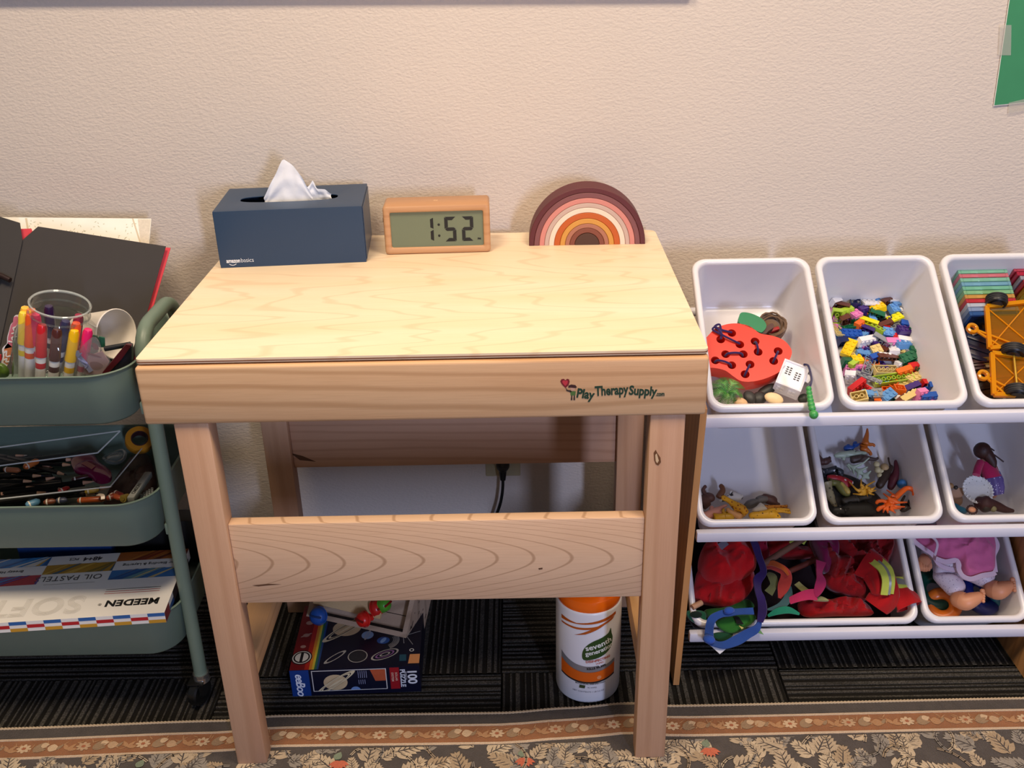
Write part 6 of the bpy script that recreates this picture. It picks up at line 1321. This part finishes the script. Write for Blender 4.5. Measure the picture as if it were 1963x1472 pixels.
b = B(); heap(b, [Q(x, y, .375) for x, y in ((780, 720), (950, 420), (1100, 350), (1180, 560), (1120, 690), (950, 720))], V((0, 0, 1)), .016, .01, .009, 70, seed=5); solo('crayon_heap', b, mat('#3b1a14', .5, 0, .5, 150), 'jumble of dark red crayons at the right end of the middle tier', 'crayons', kind='stuff')
b = B(); b.cyl(Q(925, 690, .412), Q(960, 680, .408), .0062, n=18); b.cyl(Q(924, 690, .4122), Q(920, 692, .4125), .0035, n=14); solo('paint_tube', b, plastic('#7d6a2a', .4), 'olive tube with round end at the front of the middle tier', 'tube')
b = B(); ribbon(b, [Q(735, 660, .416), Q(770, 665, .418), Q(775, 695, .414)], .006, (0, 0, 1), .001); solo('foil_curl', b, mat('#c9b7a0', .3), 'small pale curl of shaving above the orange crayon', 'shaving')
# ---------------------------------------------------------------- bottom tier: oil pastel box
PBZ = .2285; fr_ = zp(315, 1174, PBZ); fl_ = zp(0, 1194, PBZ); pex = (fr_ - fl_).normalized(); pey = V((-pex.y, pex.x, 0)); PBW, PBD, PBH = .40, .178, .0195
PB = Frame(fr_, pex, pey, (0, 0, 1))
pb = thing('pastel_box', 'white oil pastel box with blue, mustard and red art in the bottom tier', 'box', PB.pt(-PBW / 2, PBD / 2, PBH))
part('carton', B().prism([PB.pt(*q, PBH) for q in ((-PBW, 0), (0, 0), (0, PBD), (-PBW, PBD))], (0, 0, PBH)), mat('#e6e2d9', .35, 0, .02), pb, smooth=0)
P0 = lambda u, v, dz=.0002: PB.pt(-u, v, -dz)
def patch(u0, u1, v0, v1, base, stripes, seed):
    b = B(); b.flat([P0(u0, v0), P0(u1, v0), P0(u1, v1), P0(u0, v1)], 0); rq = random.Random(seed)
    for i in range(9):
        mi = 1 + i % len(stripes); u = u0 + (u1 - u0) * rq.uniform(-.1, .95); w_ = (u1 - u0) * rq.uniform(.05, .14); sl = (u1 - u0) * .28
        q = [(u, v0), (u + w_, v0), (u + w_ * .4 - sl, v1), (u - sl, v1)]
        q = [(min(max(a, u0), u1), v) for a, v in q]; b.flat([P0(a, v, .0003 + .00005 * i) for a, v in q], mi)
    part('art_print', b, [mat(base, .4, 0, .2, 90)] + [mat(s, .4, 0, .2, 90) for s in stripes], pb, smooth=0, kind='stuff')
rh = .0265; c1_, c2_, c3_ = .118, .236, .40
V3, V2, V1 = PBD - rh, PBD - 2 * rh, PBD - 3 * rh
patch(0, c1_, V3, PBD, '#a55a1e', ['#7d2c14', '#5e2414', '#b9722a'], 1); patch(0, c1_, V1, V2, '#2f6fa8', ['#c9b679', '#5f8d94', '#23568e'], 2)
patch(c1_, c2_, V2, V3, '#b08420', ['#3f5f6c', '#7d6a1c', '#cfa640'], 3)
patch(c2_, c3_, V3, PBD, '#3b86bd', ['#c79a3c', '#d9d4c4', '#2a6299'], 4); patch(c2_, c3_, V1, V2, '#b3303c', ['#5c4a8c', '#3a72b0', '#c9222c'], 5)
def ptext(s, u, v, size, hexc='#2b2a2c', bold=0, sp=1.0, sx=1.0): # upside-down text: reads from the far side
    part('lettering', text_b(s, size, fm(P0(u, v, .0003), -pex, -pey, (0, 0, 1)), .00008, bold, 'LEFT', sp, 0, sx), mat(hexc, .5), pb, smooth=0)
ptext('48+4', c1_ + .028, V3 + .018, .0155, bold=.0003); ptext('PCS', c1_ + .068, V3 + .018, .010)
ptext('For Blending & Layering', .012, V2 + .017, .0095); ptext('Breezy Handling', c2_ + .035, V2 + .017, .0098)
ptext('OIL PASTELS', c1_ + .012, V1 + .019, .0195, '#4a4744', 0, 1.05)
ptext('MEEDEN', .016, .040, .022, '#141414', .0009, 1.05, 1.0); ptext('\u00ae', .108, .034, .008)
for i in range(3):
    for s_, off in ((' ', 0),): pass
SOF = B()
for off in (0, .0018, .0036):
    cu = bpy.data.curves.new('t', 'FONT'); cu.body = 'SOFT'; cu.size = .062; cu.fill_mode = 'NONE'; cu.offset = -off + .0015; cu.bevel_depth = .00012; cu.bevel_resolution = 0; cu.space_character = 1.08; cu.resolution_u = 4
    ob = bpy.data.objects.new('t', cu); me = bpy.data.meshes.new_from_object(ob); SOF.addmesh(me, fm(P0(.138, .056, .0003), -pex, -pey, (0, 0, 1))); bpy.data.objects.remove(ob)
part('outline_lettering', SOF, mat('#aca69c', .6), pb, smooth=0, label='thin outlined large letters')
b = B()
for i, (mi) in enumerate((0, 1, 2)): b.flat([P0(.022, .070 - .0055 * i, .0003), P0(.112, .070 - .0055 * i, .0003), P0(.112, .0712 - .0055 * i, .0003), P0(.022, .0712 - .0055 * i, .0003)], mi)
b.flat([P0(c1_ + .02, V1 - .003, .0003), P0(c1_ + .105, V1 - .003, .0003), P0(c1_ + .105, V1 - .0036, .0003), P0(c1_ + .02, V1 - .0036, .0003)], 0)
part('print_lines', b, [mat('#45423f', .5), mat('#aa3333', .5), mat('#aa3333', .5)], pb, smooth=0, kind='stuff')
cw = .0272
for i in range(15):
    u0, u1 = i * cw, min(PBW, (i + 1) * cw)
    for j in range(3):
        hc = (('#2a5f9e', None, '#c2902c') if i % 2 == 0 else (None, '#b41f28', None))[j]
        if hc: part('check', B().flat([PB.pt(-u0, -.0003, PBH * j / 3), PB.pt(-u1, -.0003, PBH * j / 3), PB.pt(-u1, -.0003, PBH * (j + 1) / 3), PB.pt(-u0, -.0003, PBH * (j + 1) / 3)]), mat(hc, .4, 0, .02), pb, smooth=0)
for i in range(6):
    v0, v1 = i * cw, min(PBD, (i + 1) * cw); hc = ('#8d1f2a', '#2a4f86', '#3a2e2a')[i % 3]
    part('check', B().flat([PB.pt(.0003, v0, PBH * (i % 2) / 2), PB.pt(.0003, v1, PBH * (i % 2) / 2), PB.pt(.0003, v1, PBH), PB.pt(.0003, v0, PBH)]), mat(hc, .4, 0, .02), pb, smooth=0)
b = B(); b.box((-.70, .318, .235), (.17, .05, .075), None, .001); ob2 = thing('art_box', 'dark blue box with yellow brush strokes standing behind the pastel box', 'box', (-.70, .318, .20)); part('carton', b, mat('#1f3f78', .4, 0, .2, 60), ob2)
for i in range(3): part('stroke_print', B().flat([V((-.72 + .03 * i, .2928, .245)), V((-.705 + .03 * i, .2928, .245)), V((-.68 + .03 * i, .2928, .272)), V((-.70 + .03 * i, .2928, .272))]), mat('#b08a3c', .5), ob2, smooth=0)
b = B(); b.box((-.535, .325, .222), (.155, .04, .09), None, .002); solo('black_case', b, plastic('#141312', .5), 'black case standing behind the pastel box at the back of the tier', 'case')
b = B(); b.cyl((-.458, .30, .262), (-.452, .31, .278), .006, .0045, 10); solo('wooden_peg', b, mat('#8a5a38', .6), 'small brown wooden peg behind the cart pole in the bottom tier', 'peg')

# ================================================================== on the carpet under the table
# puzzle box
pzo = V((-.2885, .159, FLOOR)); pzx = (V((-.0625, .1665, 0)) - V((-.2885, .159, 0))).normalized(); pzy = V((-pzx.y, pzx.x, 0)); ZW, ZD, ZH = .2265, .178, .0585
PZ = Frame(pzo + V((0, 0, ZH)), pzx, pzy, (0, 0, 1))
pz = thing('puzzle_box', 'navy solar system puzzle box on the carpet under the table', 'puzzle box', PZ.pt(ZW / 2, ZD / 2, ZH))
part('carton', B().prism([PZ.pt(*q, ZH) for q in ((0, 0), (ZW, 0), (ZW, ZD), (0, ZD))], (0, 0, ZH)), mat('#0e1026', .35, 0, .15, 30), pz, smooth=0)
tp_ = lambda u, v, k_=1: PZ.pt(u, v, -.0002 * k_); ft = lambda u, w_, k_=1: PZ.o + PZ.ex * u - PZ.en * w_ - PZ.ey * .0002 * k_
def ellp(P, cu, cv, ru, rv, ang=0, n=26, k_=1): return [P(cu + ru * cos(a) * cos(ang) - rv * sin(a) * sin(ang), cv + ru * cos(a) * sin(ang) + rv * sin(a) * cos(ang), k_) for a in [2 * PI * i / n for i in range(n)]]
def ringp(b, P, cu, cv, ru, rv, w_, ang=0, mi=0, k_=1, n=30, a0=0, a1=2 * PI):
    A_ = [a0 + (a1 - a0) * i / n for i in range(n + 1)]
    f = lambda s, a: P(cu + s * ru * cos(a) * cos(ang) - s * rv * sin(a) * sin(ang), cv + s * ru * cos(a) * sin(ang) + s * rv * sin(a) * cos(ang), k_)
    for a, c_ in zip(A_, A_[1:]): b.flat([f(1, a), f(1, c_), f(1 - w_, c_), f(1 - w_, a)], mi)
def pprint(name, b, mats_, lab=None): return part(name, b, mats_, pz, smooth=0, label=lab)
b = B()
for i, hc in enumerate(range(6)):
    us = [0, .026, .034, .039, .043, .047, .0505]; b.flat([tp_(us[i], 0), tp_(us[i + 1], 0), tp_(us[i + 1] - .0, ZD), tp_(us[i], ZD)], i)
pprint('stripe_print', b, [mat(c, .4, 0, .1, 60) for c in ('#7d1218', '#b4281c', '#d8862a', '#d8c23c', '#2f6a4c', '#26477c')], 'red to blue striped band')
b = B(); b.flat(ellp(tp_, .017, .032, .0185, .0185, k_=2), 0); b.flat(ellp(tp_, .017, .032, .0165, .0165, k_=3), 1); b.flat(ellp(tp_, .017, .032, .0145, .0145, k_=4), 0); b.flat(ellp(tp_, .017, .032, .0118, .0118, k_=5), 1); b.flat([tp_(.0145, .02, 6), tp_(.0195, .02, 6), tp_(.0195, .044, 6), tp_(.0145, .044, 6)], 0)
pprint('badge_print', b, [mat('#15161c', .4), mat('#d9d6cb', .4), mat('#b58a78', .5)], 'round black and white badge'); b = B()
for u, v, r_ in ((.015, .061, .005), (.016, .092, .006), (.017, .127, .007)): b.flat(ellp(tp_, u, v, r_, r_ * .8, k_=2), 2)
b.flat(ellp(tp_, .016, .092, .011, .0022, .5, k_=3), 2); part('tiny_planet_print', b, [mat('#15161c', .4), mat('#d9d6cb', .4), mat('#b58a78', .5)], pz, smooth=0, kind='stuff')
SATM = [mat('#c8b089', .4, 0, .2, 90), mat('#d9cba6', .4), mat('#8a6a44', .4), mat('#0e1026', .4)]
def saturn(P, cu, cv, r_, ang, k_):
    b = B(); b.flat(ellp(P, cu, cv, r_, r_ * .86, 0, k_=k_), 0)
    for i, mi in ((-.4, 2), (.05, 1), (.45, 2)): b.flat(ellp(P, cu + i * r_ * .4, cv - i * r_ * .6, r_ * .7, r_ * .07, ang, k_=k_ + 1), mi)
    ringp(b, P, cu, cv, r_ * 2.1, r_ * .42, .16, ang, 1, k_ + 2); ringp(b, P, cu, cv, r_ * 1.72, r_ * .33, .08, ang, 3, k_ + 3); ringp(b, P, cu, cv, r_ * 1.58, r_ * .29, .12, ang, 1, k_ + 2); return b
pprint('planet_print', saturn(tp_, .088, .108, .026, .75, 2), SATM, 'cream ringed planet')
b = B(); b.flat(ellp(tp_, .128, .086, .011, .011, k_=2), 0); ringp(b, tp_, .128, .086, .014, .003, .3, 1.3, 1, 3); b.flat(ellp(tp_, .158, .070, .0115, .0095, k_=2), 2); b.flat(ellp(tp_, .158, .070, .004, .008, -.5, k_=3), 3)
ringp(b, tp_, .116, .030, .0175, .0165, .09, 0, 1, 2); b.flat(ellp(tp_, .116, .030, .0152, .0142, k_=2), 4); ringp(b, tp_, .076, .03, .024, .006, .25, .75, 1, 2)
ringp(b, tp_, .164, .032, .026, .011, .14, .45, 1, 2); ringp(b, tp_, .164, .032, .018, .007, .18, .45, 5, 3); ringp(b, tp_, .164, .032, .010, .004, .3, .45, 1, 4)
for i in range(5): ringp(b, tp_, .16, .070, .017 + .0025 * i, .015 + .0025 * i, .05, 0, 1, 2, 14, -1.1, .6)
b.flat([tp_(.191, .013, 2), tp_(.203, .013, 2), tp_(.202, .030, 2), tp_(.190, .030, 2)], 6); b.flat([tp_(.2065, .006, 2), tp_(.226, .006, 2), tp_(.2262, .030, 2), tp_(.2085, .030, 2)], 7); ringp(b, tp_, .211, .041, .0042, .004, .35, 0, 8, 2)
for a, c_ in (((.200, .082), (.224, .092)), ((.200, .078), (.212, .056)), ((.196, .060), (.192, .09))): ribbon(b, [tp_(*a, 2), tp_(*c_, 2)], .0012, (0, 0, 1), .0002, 1)
pprint('planet_print', b, [mat('#7f9cc0', .4), mat('#a9a6a0', .5), mat('#2f5aa0', .4), mat('#88b0dc', .4), mat('#23252c', .5, 0, .3, 200), mat('#8a5f94', .5), mat('#1f4a5c', .5), mat('#d8935c', .4), mat('#e2e2dc', .4)], 'small planets and orbits')
b = B(); b.flat([ft(0, .0005), ft(.033, .0005), ft(.033, ZH), ft(0, ZH)], 0); b.flat([ft(.0375, .003, 1), ft(.168, .003, 1), ft(.168, .0495, 1), ft(.0375, .0495, 1)], 1); b.flat([ft(.039, .0045, 2), ft(.1665, .0045, 2), ft(.1665, .048, 2), ft(.039, .048, 2)], 2)
b.flat([ft(.174, .002, 1), ft(.1905, .002, 1), ft(.1905, .050, 1), ft(.174, .050, 1)], 3); b.flat([ft(.140, .0045, 3), ft(.1665, .0045, 3), ft(.1665, .030, 3), ft(.148, .030, 3)], 4)
pprint('front_print', b, [mat('#173a80', .35), mat('#d8d6d0', .4), mat('#0e1026', .4), mat('#9c1822', .4), mat('#b85634', .45, 0, .2, 120)])
b = B(); cu, cw_ = .078, .030; b.flat(ellp(ft, cu, cw_, .021, .0175, k_=4), 0)
for i, mi in ((-.5, 2), (.1, 1), (.5, 2)): b.flat(ellp(ft, cu + i * .006, cw_ + i * .012, .0165, .0016, -.6, k_=5), mi)
f2 = lambda u, w_, k_=1: ft(min(max(u, .039), .1665), min(max(w_, .0045), .048), k_)
ringp(b, f2, cu, cw_, .044, .0075, .2, -.62, 1, 6); ringp(b, f2, cu, cw_, .033, .0055, .14, -.62, 1, 6); b.flat([f2(u, w_, 4) for u, w_ in [(.112 + .009 * cos(a), .050 + .009 * sin(a)) for a in [PI + PI * i / 12 for i in range(13)]]], 4)
pprint('planet_print', b, SATM + [mat('#6f8fc4', .4)])
FT = lambda u, w_: fm(ft(u, w_, 7), -PZ.en, PZ.ex, -PZ.ey)       # letters run downwards
for s, u, w_, sz, hc, bo, sp in (('100', .2055, .0065, .0225, '#dfe3ea', .0006, .95), ('PIECE', .2000, .011, .0052, '#c9ccd6', .0001, 1.5), ('PUZZLE', .1925, .0055, .0120, '#d3d8e2', .0004, .93), ('SOLAR', .1835, .012, .0055, '#e6b9a6', .0001, 1.2), ('SYSTEM', .1768, .012, .0055, '#e6b9a6', .0001, 1.1)):
    part('lettering', text_b(s, sz, FT(u, w_), .0001, bo, 'LEFT', sp), mat(hc, .4), pz, smooth=0)
part('lettering', text_b('eeBoo', .0215, FT(.0095, .007), .0001, .0004, 'LEFT', .85, .25), mat('#dfe6f2', .4), pz, smooth=0)
for i in range(9): b = B() if i == 0 else b; b.flat([ft(.1185 + .0022 * (i % 5) * 1.6, .006 + (.02 if i > 4 else 0), 4), ft(.1195 + .0022 * (i % 5) * 1.6, .006 + (.02 if i > 4 else 0), 4), ft(.1195 + .0022 * (i % 5) * 1.6, .022 + (.014 if i > 4 else 0), 4), ft(.1185 + .0022 * (i % 5) * 1.6, .022 + (.014 if i > 4 else 0), 4)])
pprint('small_print', b, mat('#8e93b0', .5))
# wooden toolbox lying on the puzzle box, open side towards the room
TW = wood('toolbox_wood', '#c4ab92', '#8f7660', 'X', 'Y', .4, 10, 40, 0, 6, .3, 3, .5, .5, '#b59b82', .35)
tA, tB = zp(587, 1181, ZH + FLOOR + .001), zp(778, 1223, ZH + FLOOR + .001); tex = (tB - tA).normalized(); TLn = (tB - tA).length + .0
thk = math.radians(48); hv = V((-tex.y, tex.x, 0)); tey = (hv * cos(thk) + V((0, 0, 1)) * sin(thk)).normalized(); ten = tex.cross(tey)
if ten.y > 0: ten = -ten
TF = Frame(tA, tex, tey, ten); TD, TH = .085, .105
tbx = thing('toolbox_toy', 'toy wooden toolbox with bolts lying tilted on the puzzle box', 'toy toolbox', tA)
def plank(name, x0, x1, y0, y1, h0, h1, m, lab=None):
    b = B(); b.prism([TF.pt(x, y, h0) for x, y in ((x0, y0), (x1, y0), (x1, y1), (x0, y1))], -TF.en * (h1 - h0)); return part(name, b, m, tbx, smooth=0, label=lab)
w_ = .009
plank('side_board', 0, TLn, 0, w_, 0, TD, TW); plank('side_board', 0, TLn, TH - w_, TH, 0, TD, TW); plank('end_board', 0, w_, w_, TH - w_, 0, TD, TW); 
eb = plank('end_board', TLn - w_, TLn, w_, TH - w_, 0, TD, TW)
for i in range(3): plank('floor_plank', w_, TLn - w_, w_ + i * (TH - 2 * w_) / 3 + .0006, w_ + (i + 1) * (TH - 2 * w_) / 3 - .0006, TD * .2, TD * .2 + .006, TW)
rq = random.Random(4); b = B()
for i in range(16):
    y, h = rq.uniform(.012, TH - .02), rq.uniform(.01, TD - .01); a = rq.choice([.0016, .0055]); o1, o2 = TF.ey * rq.uniform(.001, .006), -TF.en * a
    q = TF.pt(TLn + .0002, y, h); b.flat([q - o1 - TF.en * .0012, q + o1 - TF.en * .0012, q + o1 + TF.en * .0012 , q - o1 + TF.en * .0012])
part('slot', b, mat('#2a1d14', .8), eb, smooth=0, kind='stuff')
# bolted plank across the opening
bA, bB = TF.px((600, 1160), -.012), TF.px((728, 1190), -.012); d = (bB - bA).normalized(); s = TF.en.cross(d).normalized()
R3 = M((d, s, TF.en)).transposed(); c_ = (bA + bB) / 2
nutp = thing('bolt_plank', 'pale wooden plank with blue and red plastic bolt heads across the toolbox', 'toy plank', c_)
part('plank', B().box(c_ + s * .018, ((bB - bA).length, .030, .008), R3, .0012), wood('plank_wood', '#d5b98c', '#a98556', 'X', 'Y', .4, 10, 40, 0, 6, .3, 3, .5, .4, '#c9a878', .3), nutp)
def bolt(p, r_, hc, ax, lab):
    e1, e2 = basis(ax); o_ = None; b = B(); b.lathe([(.0001, -.016), (r_ * .5, -.016), (r_ * .5, 0), (r_, 0), (r_ * 1.05, .004), (r_ * .95, .011), (r_ * .6, .0155), (.0001, .0165)], 24, p, e1, e2, ax)
    o_ = thing('plastic_bolt', lab, 'toy bolt', p); part('head', b, plastic(hc, .3), o_)
    b = B(); b.box(p + ax * .0155, (r_ * 1.5, .004, .003), M((e1, e2, ax)).transposed(), .0006); part('slot', b, plastic('#12315f' if hc.startswith('#1') or hc.startswith('#2') else '#7d0f10', .4), o_)
    b = B(); b.lathe([(r_ * 1.08, .001), (r_ * 1.15, .002), (r_ * 1.08, .004)], 24, p, e1, e2, ax); part('flange', b, plastic(hc, .3), o_)
bolt(TF.px((612, 1180), -.020), .0155, '#1f4f9a', (-TF.en * 0 + V((-.25, -.75, .45))).normalized(), 'blue plastic bolt head at the left end of the toolbox plank')
bolt(TF.px((700, 1186), -.026), .0135, '#d42018', V((-.55, -.7, .35)).normalized(), 'red plastic bolt head at the front of the toolbox')
bolt(TF.px((719, 1166), -.010), .0145, '#c2201a', V((.75, -.35, .5)).normalized(), 'red plastic nut behind the red bolt head')
bolt(TF.px((733, 1159), -.010), .0130, '#4d9a2a', V((.75, -.45, .45)).normalized(), 'green plastic nut beside the red nut in the toolbox')
# wipes canister
CC = V((.2338, .1845, FLOOR)); CR_ = .0562
wc_ = thing('wipes_canister', 'white cylindrical wipes canister with orange lid standing on the carpet', 'canister', CC)
b = B(); b.lathe([(.0001, .0), (CR_ - .005, 0), (CR_ - .001, .003), (CR_, .008), (CR_, .190), (CR_ - .001, .1935), (CR_ - .003, .195), (.0001, .195)], 56, CC); part('body', b, plastic('#e4e4e8', .32), wc_)
b = B(); b.lathe([(CR_ - .0035, .190), (CR_ - .0020, .192), (CR_ - .0022, .204), (CR_ - .005, .212), (CR_ - .011, .2155), (.040, .2165), (.038, .219), (.036, .2195), (.0001, .2195)], 56, CC); part('lid', b, plastic('#f26a0e', .18), wc_, label='glossy orange flip lid')
vaim = math.atan2(CAM.y - CC.y, CAM.x - CC.x)      # label centre faces the room
def wrap(b, n_cuts=3, dz=0.0):
    """bend a flat drawing (x along the surface, y up) round the canister"""
    for i in range(n_cuts):
        es = [e for e in b.bm.edges if (e.verts[0].co - e.verts[1].co).length > .006]
        if es: bmesh.ops.subdivide_edges(b.bm, edges=es, cuts=1, use_grid_fill=False)
    bmesh.ops.triangulate(b.bm, faces=[f for f in b.bm.faces if len(f.verts) > 4])
    for v in b.bm.verts:
        a = vaim + v.co.x / CR_; r = CR_ + .0003 + v.co.z; v.co = V((CC.x + r * cos(a), CC.y + r * sin(a), CC.z + v.co.y))
    return b
def strip(us, lo, hi, k_, mi=0, b=None):
    b = b or B(); a = b.ring([(u, lo(u), k_ * .0001) for u in us]); c_ = b.ring([(u, hi(u), k_ * .0001) for u in us]); b.bridge(a, c_, False, mi); return b
US = [-.052 + .004 * i for i in range(26)]; UL = [-.052 + .0026 * i for i in range(41)]
OR = mat('#dd6313', .35); OR2 = mat('#b8560f', .4, 0, .1, 60); SV = mat('#8f9094', .3, .3)
bend = lambda u: .0
b = strip(UL, lambda u: .050 + .006 * (u / .05) ** 2 + .10 * u * .05, lambda u: .071 + .014 * ((u + .0) / .05) ** 2 * (1 if u < 0 else .6) + .0, 1); part('label_band', wrap(b, 0), OR, wc_, label='orange label band')
b = strip(UL, lambda u: .070 + .014 * (u / .05) ** 2 * (1 if u < 0 else .6), lambda u: .0835 + .014 * (u / .05) ** 2 * (1.1 if u < 0 else .5) - .004 * (u > .02), 1); part('label_band', wrap(b, 0), SV, wc_, label='silver label band')
b = strip(UL, lambda u: .0465 + .006 * (u / .05) ** 2, lambda u: .050 + .006 * (u / .05) ** 2, 2); part('label_band', wrap(b, 0), mat('#2b2422', .4), wc_, label='thin black label band')
for pts in ([(-.052, .176), (-.052, .168), (-.01, .172), (.03, .176), (.052, .180), (.052, .186), (.02, .178), (-.02, .173)], [(-.052, .163), (-.052, .160), (-.02, .160), (.01, .163), (.045, .174), (.05, .179), (.015, .168), (-.02, .164)], [(-.024, .147), (-.005, .152), (.012, .160), (.035, .172), (.048, .180), (.02, .170), (.0, .160), (-.012, .153)]):
    b = B(); b.flat([(x, y, .0002) for x, y in pts]); bmesh.ops.triangulate(b.bm, faces=b.bm.faces[:]); part('label_streak', wrap(b, 3), OR2, wc_, smooth=0)
lf = smooth_path([(x, y, 0) for x, y in ((-.0075, .098), (-.0095, .112), (-.004, .126), (.008, .137), (.024, .143), (.036, .149), (.0405, .157), (.0425, .146), (.0455, .134), (.0415, .116), (.028, .105), (.008, .099))], 4, True)
b = B(); b.flat([(p.x, p.y, .0003) for p in lf]); bmesh.ops.triangulate(b.bm, faces=b.bm.faces[:]); part('leaf_logo', wrap(b, 3), mat('#27491d', .4, 0, .15, 60), wc_, smooth=0, label='dark green leaf logo')
def ctext(s, x, y, sz, hc, rot=0, bold=0, k_=6, sp=1):
    tb = text_b(s, sz, M.Translation((x, y, .0004)) @ M.Rotation(math.radians(rot), 4, 'Z'), .00004, bold, 'LEFT', sp); part('lettering', wrap(tb, 1), mat(hc, .4), wc_, smooth=0)
ctext('seventh', -.0035, .1175, .0155, '#e8ebe4', 14, .0003); ctext('generation', -.0038, .1070, .0125, '#e8ebe4', 12, .0002, sp=.95)
ctext('DISINFECTING', -.0035, .0915, .0068, '#b8522e', 6, .0002); ctext('WIPES', .0135, .0868, .0052, '#b8522e', 6)
ctext('KILLS 99.99%', -.0015, .0765, .0062, '#23211f', 6, .0003)
ctext('BOTANICAL DISINFECTANT', -.021, .0440, .0042, '#efefef' if 0 else '#55504c', 0, .0001); ctext('70 WIPES', .0, .036, .0040, '#7d7f8a'); ctext('NET CONTENTS 1 LB 3.2 OZ', -.026, .0265, .0044, '#8a8c96')
b = B(); b.flat([(-.0145, .0355, .0002), (-.0045, .0355, .0002), (-.0035, .0440 - .002, .0002), (-.0135, .0425, .0002)]); part('badge', wrap(b, 1), mat('#3d4a2a', .4), wc_, smooth=0)
b = B(); b.flat([(.02 + .004 * cos(a), .0585 + .004 * sin(a), .0005) for a in [2 * PI * i / 16 for i in range(16)]]); part('seal', wrap(b, 0), mat('#e2925e', .4), wc_, smooth=0)
